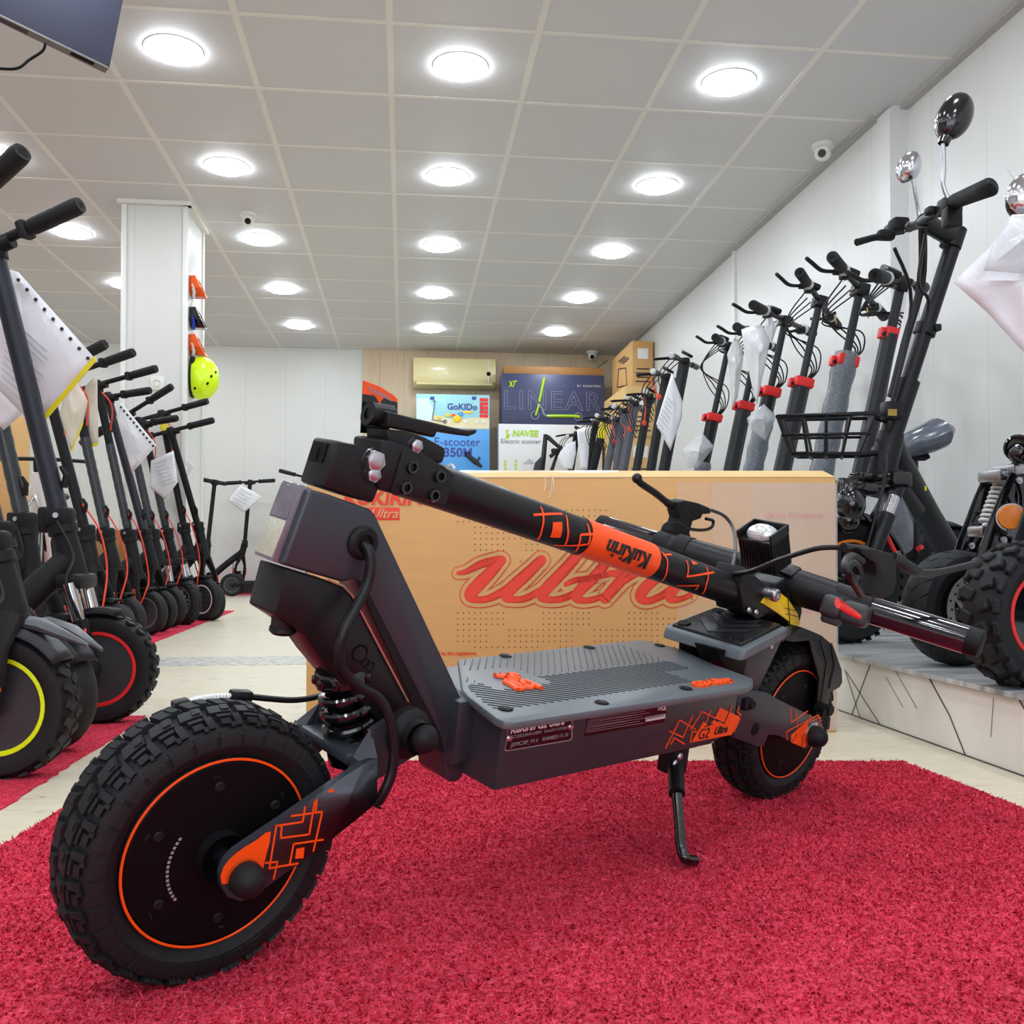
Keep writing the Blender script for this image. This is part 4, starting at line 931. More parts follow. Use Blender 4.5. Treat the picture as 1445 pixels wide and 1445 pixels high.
# ================================================================ the shop's other scooters
class WB(MB):      # built in room coordinates, stored relative to its thing
    def __init__(s, O): super().__init__(); s.O = Vector(O)
    def build(s, *a, **k): s.v = [v - s.O for v in s.v]; return super().build(*a, **k)
ZV = Vector((0, 0, 1))
def dep(p): return (p - EYE).dot(FWD)
def simple_tyre(b, A, ax, R, tw, ri, n=44):
    h = tw / 2; b.lathe([(ri, -h * .75), (ri + (R - ri) * .4, -h), (R - (R - ri) * .25, -h * .92), (R - .003, -h * .55), (R, 0), (R - .003, h * .55), (R - (R - ri) * .25, h * .92), (ri + (R - ri) * .4, h), (ri, h * .75)], A, ax, n)
def lugs(b, A, ax, fw, R, tw, N, style):
    up = ZV
    for k in range(N):
        for sg in (-1, 1):
            a = 2 * pi * (k + (.5 if sg > 0 else 0)) / N
            rd = fw * cos(a) + up * sin(a); tn = fw * -sin(a) + up * cos(a)
            if style == 'knob':
                b.box(A + rd * (R - .004) + ax * sg * tw * .20, (.020, tw * .30, .022), rot=frame((0, 0, 0), rd, ax + tn * .4 * sg), bev=.003, seg=1)
                b.box(A + rd * (R - .014) + ax * sg * tw * .44, (.026, .012, 2 * pi * R / N * .62), rot=frame((0, 0, 0), rd + ax * sg * .55, ax), bev=.003, seg=1)
            else:
                b.box(A + rd * (R - .0015) + ax * sg * tw * .24, (.005, tw * .36, 2 * pi * R / N * .45), rot=frame((0, 0, 0), rd, ax + tn * .6 * sg))
def wheel(par, O, A, yaw, R, tw, hub='hub_grey', stripe=None, ri=None, spokes=False, tread=None, name='front_wheel', N=26, tyre_m='rubber_old', lod=1):
    fw = Vector((cos(yaw), sin(yaw), 0)); ax = Vector((-sin(yaw), cos(yaw), 0)); ri = ri or R * .66; h = tw / 2; nn = 44 if lod else 26
    b = WB(O)
    if spokes:
        b.lathe([(ri + .004, -h * .7), (ri - .012, -h * .55), (ri - .016, 0), (ri - .012, h * .55), (ri + .004, h * .7)], A, ax, nn)
        for k in range(5):
            a = k * 2 * pi / 5 + .3; rd = fw * cos(a) + ZV * sin(a); tn = fw * -sin(a) + ZV * cos(a)
            for q in (-.14, .14): b.tube([A + rd * .02 + tn * .012 * q / .14, A + rd * (ri - .012) + tn * ri * q], [.008, .006], 6)
        b.cyl(A - ax * h * .8, A + ax * h * .8, .026, 18)
    else: b.lathe([(0, -h * .72), (ri * .45, -h * .80), (ri * .9, -h * .66), (ri + .003, -h * .74), (ri + .003, h * .74), (ri * .9, h * .66), (ri * .45, h * .80), (0, h * .72)], A, ax, nn)
    w = b.build(name, hub, par)
    b = WB(O); simple_tyre(b, A, ax, R, tw, ri, nn)
    if tread: lugs(b, A, ax, fw, R, tw, N, tread)
    b.build('tyre', tyre_m, w)
    if stripe:
        b = WB(O)
        for sg in (-1, 1): b.lathe([(ri - .007, sg * (h * .70)), (ri - .005, sg * (h * .80)), (ri + .001, sg * (h * .80)), (ri + .004, sg * (h * .70))], A, ax, nn)
        b.build('rim_stripe', stripe, w)
    b = WB(O); b.cyl(A - ax * (h + .030), A + ax * (h + .030), .009, 12)
    for sg in (-1, 1): b.lathe([(0, .012), (.012, .010), (.0165, .003), (.0165, -.008)], A + ax * sg * (h + .022), ax * sg, 16)
    b.build('axle', 'black_plastic', w); 
    return w, fw, ax
def kick(name, label, group, C, R, tw, wyaw, H0, H1, ST, GE, dyaw=25, stem_r=.019, fork='cover', refl='red_reflector', cable=None, wrap=None, spike=False, hub='hub_grey', stripe='rim_grey', spokes=False, tread=None, grip_m='rubber', body='matt_black', hook=True, tape=None, down=True, LOD=1, tyre_m='rubber_old', fender=True, base_z=0.0, rsz=(.018, .075)):
    O = C.copy(); t = thing(name, label, 'scooter', O, group); A = C + ZV * R; yw = radians(wyaw)
    w, fw, ax = wheel(t, O, A, yw, R, tw, hub, stripe, None, spokes, tread, lod=LOD, tyre_m=tyre_m)
    s = (H1 - H0).normalized()
    # fork
    b = WB(O)
    if fork == 'cover':
        for sg in (-1, 1):
            P = [H0 + ax * sg * .012, H0.lerp(A, .35) + ax * sg * (tw / 2 + .016), H0.lerp(A, .75) + ax * sg * (tw / 2 + .020), A + ax * sg * (tw / 2 + .018) - ZV * .012]
            b.tube(P, [(.020, .030), (.010, .026), (.010, .026), (.008, .016)], 12, flat=ax)
        b.tube([H0 + s * .02, H0 - s * .02], [.026, .030], 16)
        fk = b.build('fork', body, t)
        for sg in (-1, 1):
            b = WB(O); p = H0.lerp(A, .56) + ax * sg * (tw / 2 + .0335); b.box(p, (.008,) + rsz, rot=frame((0, 0, 0), ax, s.cross(ax)), bev=.004); b.build('fork_reflector', refl, fk)
    else:
        b.box(H0 + s * .004, (.058, tw + .076, .034), rot=frame((0, 0, 0), fw, ax), bev=.010); fk = b.build('fork', body, t)
        for sg in (-1, 1):
            p0 = H0 + ax * sg * (tw / 2 + .030); p1 = A + ax * sg * (tw / 2 + .024); b = WB(O); b.cyl(p0, p0.lerp(p1, .5), .0150, 14); b.build('fork_stanchion', 'chrome', fk)
            b = WB(O); b.tube([p0.lerp(p1, .42), p0.lerp(p1, .46), p1], [.0185, .0195, .0165], 14); b.box(p1, (.03, .018, .035), rot=frame((0, 0, 0), fw, ax), bev=.005); lg = b.build('fork_leg', body, fk)
            b = WB(O); p = p0.lerp(p1, .72) + ax * sg * .019; b.box(p, (.012, .005, .085), rot=frame((0, 0, 0), fw, ax), bev=.004); b.build('fork_reflector', refl, lg)
    # front mudguard
    if fender:
        b = WB(O); rr = R + .014; vs = []; fs = []; K = 14
        for i in range(K + 1):
            a = radians((35 if spike else 72) + (120 if spike else 90) * i / K); rd = fw * cos(a) + ZV * sin(a)
            for q in (-1, -.6, .6, 1): vs.append(A + rd * (rr - (.012 if abs(q) == 1 else 0)) + ax * q * (tw / 2 + .006))
        for i in range(K):
            for j in range(3): fs.append([i * 4 + j, i * 4 + j + 1, i * 4 + 5 + j, i * 4 + 4 + j])
        b.add(vs, fs); fd = b.build('mudguard', 'scooter_grey' if spike else body, t, solid=.003)
        if spike:
            b = WB(O); a = radians(48); p = A + (fw * cos(a) + ZV * sin(a)) * (rr + .004); b.tube([p - fw * .10 + ZV * .045, p - fw * .03 + ZV * .03, p + fw * .05 - ZV * .004], [(.022, .012), (.019, .013), (.004, .004)], 10, flat=ax); b.build('mudguard_spike', 'spike_grey', fd)
    # head tube, stem
    b = WB(O); b.tube([H0, H1], [.029, .027], 20); b.lathe([(.027, -.012), (.033, -.008), (.033, .010), (.027, .014)], H1, s, 20); b.build('head_tube', body, t)
    b = WB(O); d = (ST - H1).normalized(); b.tube([H1, H1 + d * .03, ST], [stem_r * 1.25, stem_r, stem_r], 18); st = b.build('stem', 'navy_black' if stem_r > .0195 else body, t)
    b = WB(O); b.box(H1 + d * .030, (.062, .050, .046), rot=frame((0, 0, 0), fw, ax), bev=.010); b.box(H1 + d * .024 - fw * .034, (.03, .022, .060), rot=frame((0, 0, 0), fw, ax), bev=.008)
    b.m = 1; b.cyl(H1 + d * .034 - ax * .030, H1 + d * .034 + ax * .030, .0065, 10); b.build('folding_clamp', [body, 'bolt_steel'], t)
    if hook:
        b = WB(O); p = H1 + d * .10 + fw * .024; b.tube([p, p + d * .03 + fw * .012, p + d * .05 + fw * .004], [.008, .007, .004], 8); b.build('fold_hook', body, st)
    if wrap:
        b = WB(O); L = (ST - H1); n_ = 18; P = [H1 + L * (wrap[0] + (wrap[1] - wrap[0]) * i / n_) for i in range(n_ + 1)]; b.tube(P, [stem_r + .0012 + .0012 * (i % 2) for i in range(n_ + 1)], 18, caps=False); b.build('protective_film', 'tape_film', st)
    if tape:
        b = WB(O); L = (ST - H1); b.tube([H1 + L * .84, H1 + L * .97], stem_r + .002, 18); b.build('tape_band', tape, st)
    # handlebar
    bd = (GE - ST); hl_ = bd.length; bd.normalize(); left = ST - bd * hl_
    b = WB(O); b.tube([left, ST, GE], .0115, 14); b.tube([ST - d * .035, ST + d * .006, ST + d * .022], [stem_r + .004, stem_r + .007, stem_r - .002], 16); b.tube([ST - d * .01 - bd * .05, ST - d * .01 + bd * .05], .016, 14); hb = b.build('handlebar', body, t)
    for e in (GE, left):
        q = (ST - e).normalized(); b = WB(O); b.tube([e, e + q * .012, e + q * .125, e + q * .135], [.0170, .0195, .0188, .0160], 16); b.box(e + q * .148, (.022, .040, .038), rot=frame((0, 0, 0), q, d), bev=.006); b.build('grip', grip_m, t)
    e = GE if grip_m != 'gel' else GE
    b = WB(O); q = (ST - left).normalized(); p0 = left + q * .15; b.box(p0 + fw * .02, (.03, .02, .02), rot=frame((0, 0, 0), bd, fw), bev=.004); b.tube(spline([p0 + fw * .02, p0 + fw * .05 - q * .03, p0 + fw * .05 - q * .10], 4), .005, 8); b.build('brake_lever', 'black_metal', hb)
    if cable:
        b = WB(O); p0 = ST + fw * .02 - bd * .03; mid = H1 + fw * .052 + d * .06; P = [p0, ST - d * .10 + fw * .045 + bd * .012, ST - d * .22 + fw * .022]; b.tube(spline(P, 6), .0034, 6); b.build('bar_cable', cable, t); b = WB(O)
        P = [H1 + d * .13 + fw * stem_r, H1 + d * .03 + fw * .065, H0 + fw * .066, H0.lerp(A, .5) + fw * .06 - ax * (tw / 2 + .03), A - ax * (tw / 2 + .034) + ZV * .03]; b.tube(spline(P, 7), .0036, 6); b.build('brake_cable', cable, t)
    else:
        b = WB(O); P = [H1 + d * .02 - ax * .03, H1 - s * .06 - ax * .045 + fw * .02, H0 - ax * (tw / 2 + .05), H0.lerp(A, .5) - ax * (tw / 2 + .045) + fw * .01, A - ax * (tw / 2 + .04)]; b.tube(spline(P, 6), .0036, 6); b.build('motor_cable', 'black_plastic', t)
    # deck
    dy = radians(dyaw); rf = Vector((-cos(dy), -sin(dy), 0)); ra = Vector((-rf.y, rf.x, 0)); hm = H0.lerp(H1, .45)
    g = C + rf * .30 + ZV * .125
    b = WB(O); b.tube(spline([hm, hm.lerp(g, .55) + ZV * .01, g, g + rf * .05], 5), [(.026, .032)] * 16, 14, flat=ra); dt = b.build('down_tube', body, t)
    b = WB(O); c = g + rf * .28; b.box(c - ZV * .012, (.52, .15, .055), rot=frame((0, 0, 0), rf, ra), bev=.014); dk = b.build('deck', body, t)
    b = WB(O); b.box(c + ZV * .018, (.46, .13, .006), rot=frame((0, 0, 0), rf, ra), bev=.003); b.build('deck_mat', 'rib_black', dk)
    r_A = C + rf * .93 + ZV * R; r2, _, _ = wheel(t, O, r_A, dy, R, tw, hub, stripe, None, False, None, 'rear_wheel', lod=0, tyre_m=tyre_m)
    b = WB(O); 
    for sg in (-1, 1): b.tube([g + rf * .50 + ra * sg * .05, r_A + ra * sg * (tw / 2 + .016)], [(.012, .022), (.010, .018)], 10, flat=ra)
    b.build('rear_fork', body, t)
    return t
def place(cpx, R, head0, head1, top, grip, gd=.06, td=.05, z=0.0, hd=0.0):
    C = atz(cpx[0], cpx[1], z); D = dep(C)
    return C, at(head0[0], head0[1], D - hd), at(head1[0], head1[1], D - hd), at(top[0], top[1], D - td), at(grip[0], grip[1], D - td - gd)
GL = 'parked kick scooters along the left side'
def left(cpx, R, tw, wy, h0, h1, top, grip, label, gd=.06, td=.05, hd=0.0, **k):
    C, H0, H1, ST, GE = place(cpx, R, h0, h1, top, grip, gd, td, hd=hd)
    return kick('kick_scooter', label, GL, C, R, tw, wy, H0, H1, ST, GE, **k)
left((2, 1098), .127, .062, -6, (16, 868), (-6, 790), (-150, 420), (-60, 330), 'black kick scooter with lime rim ring, cut by the left edge of the photo', refl='amber', rsz=(.030, .085), stripe='lime', spike=True, tread='lug', dyaw=14, tyre_m='rubber')
left((70, 1059), .112, .052, -30, (20, 868), (-2, 772), (-108, 345), (32, 214), 'kick scooter with plain black tyre and grey mudguard spike, second from the left edge', refl='red_reflector', spike=True, dyaw=14, stem_r=.021, gd=.12)
L3 = left((140, 1021), .127, .062, 2, (109, 822), (89, 748), (-10, 345), (114, 289), 'kick scooter with red rim ring and chrome suspension fork at the left', fork='double', stripe='red', dyaw=28, stem_r=.0215, cable=None, tread='lug', tyre_m='rubber', gd=.05)
left((88, 985), .108, .050, -20, (44, 808), (36, 750), (-22, 490), (60, 440), 'kick scooter with film-wrapped stem behind the red-ringed one', wrap=(.02, .8), dyaw=20, gd=.05)
left((155, 932), .108, .050, -24, (130, 800), (123, 760), (62, 530), (149, 485), 'dark kick scooter under the crumpled warm paper sheet', refl='orange', cable='red_cable', dyaw=20)
left((175, 912), .108, .050, -26, (162, 800), (152, 762), (100, 528), (189, 497), 'film-wrapped kick scooter whose grip reaches the left edge of the pillar', refl='orange', cable='red_cable', wrap=(.08, .62), dyaw=20)
left((208, 897), .110, .052, -26, (194, 812), (184, 762), (137, 543), (221, 520), 'film-wrapped kick scooter whose grip ends just above the wall socket', refl='dim_reflector', cable='red_cable', wrap=(.08, .62), dyaw=20)
left((224, 892), .108, .050, -28, (216, 800), (206, 760), (152, 560), (212, 551), 'kick scooter with bare dark blue stem beside the white price sheet', refl='orange', stem_r=.0205, dyaw=20)
left((238, 886), .112, .052, -30, (226, 795), (217, 760), (178, 586), (243, 545), 'film-wrapped kick scooter with short silver fork, left one of the close pair', fork='double', refl='dim_reflector', cable='red_cable', wrap=(.1, .6), dyaw=20)
left((257, 882), .127, .064, -34, (246, 793), (237, 758), (202, 598), (250, 590), 'film-wrapped kick scooter with fat spoked front tyre and silver fork', fork='double', refl='dim_reflector', cable='red_cable', wrap=(.1, .6), spokes=True, tread='lug', dyaw=20)
left((288, 876), .127, .060, -34, (270, 788), (261, 750), (228, 584), (293, 566), 'kick scooter with yellow tape at the top of its stem', fork='double', refl='amber', cable='red_cable', tape='yellow', stripe='white_print', dyaw=22)
left((300, 875), .108, .050, -46, (289, 785), (281, 748), (241, 608), (301, 593), 'kick scooter with thick dark grip behind the yellow-taped one', refl='orange', dyaw=22, td=.16)
left((336, 838.6), .108, .055, -62, (341, 785), (345, 770), (353, 680), (388, 678), 'small black scooter with white tag in front of the white back wall', dyaw=8, stripe='red', gd=0, td=0, LOD=0)
left((296, 843), .108, .050, -80, (292, 790), (293, 770), (303, 680), (287, 677), 'slim scooter leaning the other way behind the taped scooter', dyaw=4, gd=.18, td=0, LOD=0)
left((470, 840.5), .108, .050, -60, (462, 792), (458, 770), (440, 676), (394, 664), 'scooter behind the folded scooter, one grip showing beside the reflector', dyaw=4, gd=0, td=0, LOD=0)
# ---- paper sheets in plastic sleeves
def sheet(px, depths, label, mt='paper', strip=None, lines=None, holes=None, group=None, name='price_sheet', curl=.012, cat='paper'):
    P = [at(x, y, d) for (x, y), d in zip(px, depths)]; c = sum(P, Vector()) / len(P); n = (P[1] - P[0]).cross(P[2] - P[0]).normalized()
    if n.dot(EYE - c) < 0: n = -n
    b = WB(c); cur = [p for p in P]; m_ = c + n * curl
    nP = len(P); vs = []; fs = []; K = 5
    for k in range(K + 1):
        q = k / K
        for i in range(nP):
            for j in range(3):
                a = P[i].lerp(P[(i + 1) % nP], j / 3); vs.append(m_.lerp(a, q) + n * (curl * (1 - q) * q * sin(i * 2.1 + j + q * 5) * .8))
    N_ = nP * 3
    for k in range(K):
        for i in range(N_): fs.append([k * N_ + i, k * N_ + (i + 1) % N_, (k + 1) * N_ + (i + 1) % N_, (k + 1) * N_ + i])
    b.add(vs, fs)
    o = b.build(name, mt, sharp=60, solid=.0012); o.location = c; tag(o, label, cat, group)
    def on(x, y, lift): 
        r = sray(x, y); p = EYE + r * ((c - EYE).dot(n) / r.dot(n)); return p + n * lift
    if strip:
        b = WB(c); w_ = strip[2]
        a, e = strip[0], strip[1]; ii = [px.index(a), px.index(e)]; A_, B2 = P[ii[0]], P[ii[1]]; mid = (c - (A_ + B2) / 2).normalized() * w_
        b.prism([A_ + n * .002, B2 + n * .002, B2 + mid + n * .003, A_ + mid + n * .003], [A_ - n * .003, B2 - n * .003, B2 + mid - n * .003, A_ + mid - n * .003]); b.build('coloured_edge', strip[3], o)
    if holes:
        b = WB(c); (a, e, cnt, r_) = holes; A_, B2 = P[px.index(a)], P[px.index(e)]; ins = (c - (A_ + B2) / 2).normalized() * r_ * 2.4
        for k in range(cnt): b.lathe([(0, .0005), (r_, .0005), (r_, -.0005)], A_.lerp(B2, (k + .6) / cnt) + ins + n * (curl * .30 + .002), n, 12)
        b.build('punched_holes', 'dark_print', o)
    if lines:
        b = WB(c); (o0, dx, dy, cnt) = lines   # origin px, line vector px, step px
        for k in range(cnt):
            x0, y0 = o0[0] + dy[0] * k, o0[1] + dy[1] * k; f_ = .6 + .4 * random.random(); L_ = curl + .004
            a, e = on(x0, y0, L_), on(x0 + dx[0] * f_, y0 + dx[1] * f_, L_); h = (on(x0 + dy[0] * .2, y0 + dy[1] * .2, L_) - a); b.quad(a, e, e + h, a + h)
        b.build('printed_lines', 'pale_print', o)
    return o
D3 = dep(L3.location)
sheet([(12, 380), (26, 384), (136, 508), (53, 606), (-32, 520)], [D3 + .05] * 5, 'large white price sheet in a plastic sleeve with yellow lower edge, at the left', strip=((136, 508), (53, 606), .010, 'yellow'), holes=((26, 384), (136, 508), 9, .0045), lines=((20, 450), (58, 52), (-1.2, 9), 11), curl=.02)
sheet([(-12, 470), (16, 500), (30, 585), (5, 607), (-30, 570)], [D3 + .16] * 5, 'white sheet corner behind the thick dark blue stem at the left edge')
D4 = 3.35
sheet([(94, 546), (108, 537), (124, 566), (117, 598), (101, 639), (84, 585)], [D4 - .02] * 6, 'crumpled warm-toned paper sheet hanging below the yellow-edged sheet', 'paper_warm', strip=((117, 598), (101, 639), .006, 'yellow'), curl=.02)
sheet([(120, 545), (137, 528), (139, 627), (126, 633), (117, 590)], [4.02] * 5, 'narrow warm-toned paper sheet with a yellow bottom edge', 'paper_warm', strip=((139, 627), (126, 633), .010, 'yellow'))
sheet([(171, 568), (221, 628), (186, 668), (164, 588)], [4.50] * 4, 'white price sheet with punched holes hanging in front of the pillar', holes=((171, 568), (221, 628), 11, .006), lines=((174, 600), (28, 28), (.5, 5), 7))
sheet([(213, 650), (245, 636), (251, 680), (233, 705), (211, 688)], [5.2] * 5, 'printed white sheet between the two rear left stems', lines=((218, 655), (20, -6), (2, 5), 7))
sheet([(247, 632), (275, 657), (262, 676), (242, 655)], [5.72] * 4, 'small printed card hanging behind the yellow-taped scooter', lines=((252, 638), (18, 16), (-2, 4), 4))
sheet([(340, 684), (371, 701), (345, 723), (320, 706)], [9.2] * 4, 'white tag hanging from the handlebar of the small back wall scooter', lines=((340, 690), (20, 11), (-3, 4), 5))
# ---- red rope loops are part of the cables; white bicycle and boxes behind the row
def carton(name, lo, hi, label, mt, cat='box', group=None, rotz=0):
    c = Vector([(lo[i] + hi[i]) / 2 for i in range(3)]); O = Vector((c.x, c.y, lo[2])); t = thing(name, label, cat, O, group); sz = [hi[i] - lo[i] for i in range(3)]
    b = MB(); b.box((0, 0, sz[2] / 2), sz, bev=.006); b.build('carton_body', mt, t); 
    return t, sz
t, sz = carton('cardboard_box', (-1.90, 5.60, 0), (-1.60, 5.83, .53), 'small orange-brown cardboard box behind the left scooter stems', 'cardboard_dark')
b = MB(); b.box((0, 0, sz[2] + .0005), (sz[0] * .98, .05, .001)); b.build('tape_strip', 'tape', t)
t, sz = carton('cardboard_box', (-3.5, 6.9, 0), (-2.72, 7.3, 1.38), 'tall brown cardboard box at the left edge behind the scooters', 'cardboard')
b = MB(); b.box((0, 0, sz[2] + .0005), (.06, sz[1] * .98, .001)); b.build('tape_strip', 'tape', t)
O = Vector((-2.32, 6.25, 0)); bk = thing('electric_bicycle', 'white electric bicycle with black mudguard behind the left scooters', 'bicycle', O)
A = O + Vector((.0, 0, .30)); KB = 1.0; fwv = Vector((-.15, .99, 0)).normalized(); axv = Vector((-fwv.y, fwv.x, 0)); R2_ = A + fwv * .95
for nm, P in (('front_wheel', A), ('rear_wheel', R2_)): wheel(bk, O, P, math.atan2(fwv.y, fwv.x), .30, .055, 'black_plastic', None, .245, True, None, nm)
b = WB(O); b.tube([A + ZV * .62 + fwv * .14, A + ZV * .50 + fwv * .16, A + fwv * .40 + ZV * .05, R2_], [.03, .04, .05, .02], 14); b.tube([A + fwv * .16 + ZV * .52, R2_ + ZV * .42 - fwv * .25], .05, 14); b.tube([R2_, R2_ + ZV * .42 - fwv * .25], .018, 10); b.build('bicycle_frame', 'white_paint', bk)
b = WB(O)
for sg in (-1, 1): b.tube([A + axv * sg * .05, A + ZV * .36 + axv * sg * .05 + fwv * .06, A + ZV * .46 + fwv * .09], .012, 10)
b.build('fork', 'chrome', bk)
b = WB(O); vs = []; fs = []
for i in range(15):
    a = radians(30 + 130 * i / 14)
    for q in (-.035, -.02, .02, .035): vs.append(A + (fwv * -cos(a) + ZV * sin(a)) * (.335 - (.015 if abs(q) > .03 else 0)) + axv * q)
for i in range(14):
    for j in range(3): fs.append([i * 4 + j, i * 4 + j + 1, i * 4 + 5 + j, i * 4 + 4 + j])
b.add(vs, fs); b.build('mudguard', 'gloss_black', bk, solid=.003)
b = WB(O); p = A + ZV * .70 + fwv * .12; b.tube(spline([p - axv * .30 + fwv * .1, p - axv * .12, p + axv * .12, p + axv * .30 + fwv * .1], 5), .013, 10); b.tube([A + ZV * .5 + fwv * .16, p], .016, 10); b.build('handlebar', 'black_metal', bk)
b = WB(O); q = R2_ + ZV * .50 - fwv * .27; b.tube([q - fwv * .12, q - fwv * .02, q + fwv * .12], [(.03, .02), (.06, .03), (.085, .035)], 14, flat=axv); b.cyl(q, q - ZV * .14, .014, 10); b.build('saddle', 'black_plastic', bk)
# ================================================================ right row on the plinth
GR = 'tall scooters standing on the plinth'
PZ = .145
def dual(cl, top, grip, D, label, wrap=None, thick=.036, upper=.0165, cw=.050, gd=.24, clamp='red', keyed=None, lever=True, lx=0, name='electric_scooter', cables=True, far_grip=True):
    CL = at(cl[0], cl[1], D); TP_ = at(top[0], top[1], D); d = (TP_ - CL).normalized(); k = (CL.z - (PZ + .36)) / d.z; BS = CL - d * k
    GE = at(grip[0], grip[1], D - gd); bd = (GE - TP_); hl_ = bd.length; bd.normalize(); FE = TP_ - bd * hl_
    R = .127; C = Vector((BS.x - .10, BS.y, PZ)); O = C; t = thing(name, label, 'scooter', O, GR); fw = Vector((-1, 0, 0)); sd = Vector((0, 1, 0)); A = C + ZV * R
    wheel(t, O, A, pi, R, .07, 'black_plastic', None, None, False, None, lod=0)
    b = WB(O)
    for sg in (-1, 1): b.tube([BS + sd * sg * .03, BS.lerp(A, .4) + sd * sg * .055, A + sd * sg * .055], [(.014, .03), (.012, .028), (.010, .02)], 10, flat=sd)
    b.build('fork', 'black_metal', t)
    b = WB(O); Rm = frame((0, 0, 0), fw, sd); b.tube([BS - d * .05, CL], [(thick, thick * 1.15)] * 2, 8, flat=(fw * cos(pi / 8) + sd * sin(pi / 8))); b.build('lower_stem', 'scooter_grey' if not wrap else 'black_metal', t, smooth=False)
    b = WB(O); b.tube([CL - d * .02, TP_ + d * .02], upper, 16); b.build('upper_stem', 'scooter_grey', t)
    if clamp:
        b = WB(O); M3 = frame((0, 0, 0), (fw - d * fw.dot(d)), sd); b.box(CL + d * .004, (cw * 1.75, cw * 1.75, .045), rot=M3, bev=.008); b.box(CL + d * .006 + fw * cw * .95, (.03, .03, .040), rot=M3, bev=.005); rc = b.build('stem_clamp', clamp, t)
        b = WB(O); b.cyl(CL + fw * cw * .98 - sd * .022, CL + fw * cw * .98 + sd * .022, .0085, 12); b.build('clamp_bolt', 'black_metal', rc)
    b = WB(O); b.tube([FE, TP_.lerp(FE, .3), TP_, TP_.lerp(GE, .3), GE], .0125, 14); b.box(TP_ - d * .005, (.055, .075, .05), rot=frame((0, 0, 0), fw - d * fw.dot(d), bd), bev=.008); b.tube([TP_ + fw * .0, TP_ + fw * .03 + d * .01], [.022, .018], 12); hb = b.build('handlebar', 'black_metal', t)
    b = WB(O); c = TP_.lerp(GE, .28) + d * .030 + fw * .02; b.box(c, (.06, .085, .028), rot=frame((0, 0, 0), fw + ZV * .35, bd), bev=.010); b.build('display', 'black_plastic', hb)
    for e, on in ((GE, True), (FE, far_grip)):
        if not on: continue
        q = (TP_ - e).normalized(); b = WB(O); b.tube([e, e + q * .006, e + q * .13, e + q * .14], [.0205, .0225, .0210, .0165], 18); g = b.build('grip', 'rubber', t)
        b = WB(O); b.lathe([(.0155, -.005), (.024, -.004), (.024, .014), (.0155, .016)], e + q * .142, q, 16); b.build('grip_film', 'bag', g)
        b = WB(O); b.box(e + q * .175 - d * .012, (.036, .04, .034), rot=frame((0, 0, 0), fw, q), bev=.007); b.m = 1; b.box(e + q * .170 + d * .012 + fw * .016, (.014, .02, .016), rot=frame((0, 0, 0), fw, q), bev=.003); b.build('switch_block', ['black_plastic', 'red'], hb)
        if lever:
            b = WB(O); p = e + q * .15 + fw * .022 - d * .008; b.box(p, (.034, .032, .022), rot=frame((0, 0, 0), fw, q), bev=.006); b.tube(spline([p + fw * .012, p + fw * .055 - q * .02 - d * .004, p + fw * .085 - q * .055 + d * .012, p + fw * .10 - q * .085 + d * .02], 5), [(.005, .008)] * 15 + [(.006, .007)], 8); b.build('brake_lever', 'black_metal', hb)
    if cables:
        b = WB(O)
        for i in range(4):
            p = TP_ + fw * .05 + bd * (.10 - .06 * i); b.tube(spline([p, p - d * .12 + fw * (.05 + .02 * i), CL.lerp(TP_, .45) + fw * (.06 - .035 * i) + sd * .02, CL.lerp(TP_, .2) - fw * (.03 + .012 * i), CL - fw * (.018 + .006 * i) + d * .02], 6), .0034, 6)
        b.build('cable_bundle', 'black_plastic', t)
    if wrap:
        b = WB(O); n_ = 16; P = [BS.lerp(CL, wrap[0] + (wrap[1] - wrap[0]) * i / n_) for i in range(n_ + 1)]; b.tube(P, [((thick * 1.28 + .004 * sin(i * 1.9)), (thick * 1.36 + .004 * cos(i * 1.3))) for i in range(n_ + 1)], 12, caps=False, flat=fw); b.build('bubble_wrap', 'bubble', t)
    if keyed:
        b = WB(O); p = at(keyed[0], keyed[1], D - .05); b.tube([p, p + ZV * .0 + Vector((.004, 0, -.012))], .008, 8); b.m = 1; b.tube([p + Vector((.004, 0, -.012)), p + Vector((.010, 0, -.055))], [.0035, .0025], 6); b.build('ignition_key', ['black_plastic', 'brass'], hb)
    rf = -fw; g = C + rf * .30 + ZV * .13
    b = WB(O); b.box(g + rf * .18, (.52, .19, .09), bev=.015); b.tube([BS, g], [(.04, .05), (.04, .05)], 10, flat=sd); dk = b.build('deck', 'black_metal', t)
    b = WB(O); b.box(g + rf * .18 + ZV * .046, (.48, .17, .006), bev=.002); b.build('deck_mat', 'rib_black', dk)
    wheel(t, O, Vector((min(C.x + .78, 2.12), C.y, PZ + R)), pi, R, .07, 'black_plastic', None, None, False, None, 'rear_wheel', lod=0)
    return t
dual((1256, 473), (1272, 398), (1234, 388), 3.42, 'tall black scooter with narrow red clamp beside the one with the basket', thick=.031, upper=.0175, cw=.030, gd=.28, keyed=None)
dual((1192, 512), (1214, 408), (1174, 362), 3.80, 'tall scooter with bubble wrap up to its red clamp, behind the basket', wrap=(.05, 1.06), gd=.32, keyed=(1222, 430))
dual((1131, 542), (1157, 425), (1128, 384), 4.31, 'tall scooter with bright red clamp and bare dark stem left of the bubble-wrapped one', thick=.040, gd=.32, keyed=(1177, 440))
dual((1086, 555), (1108, 452), (1062, 430), 4.56, 'tall scooter with red clamp and bubble wrap below, holding the hanging white bag', wrap=(.05, .86), gd=.32)
dual((1050, 575), (1070, 478), (1039, 461), 4.97, 'tall scooter with dark red clamp and black stem behind the clear plastic bag', thick=.040, gd=.3)
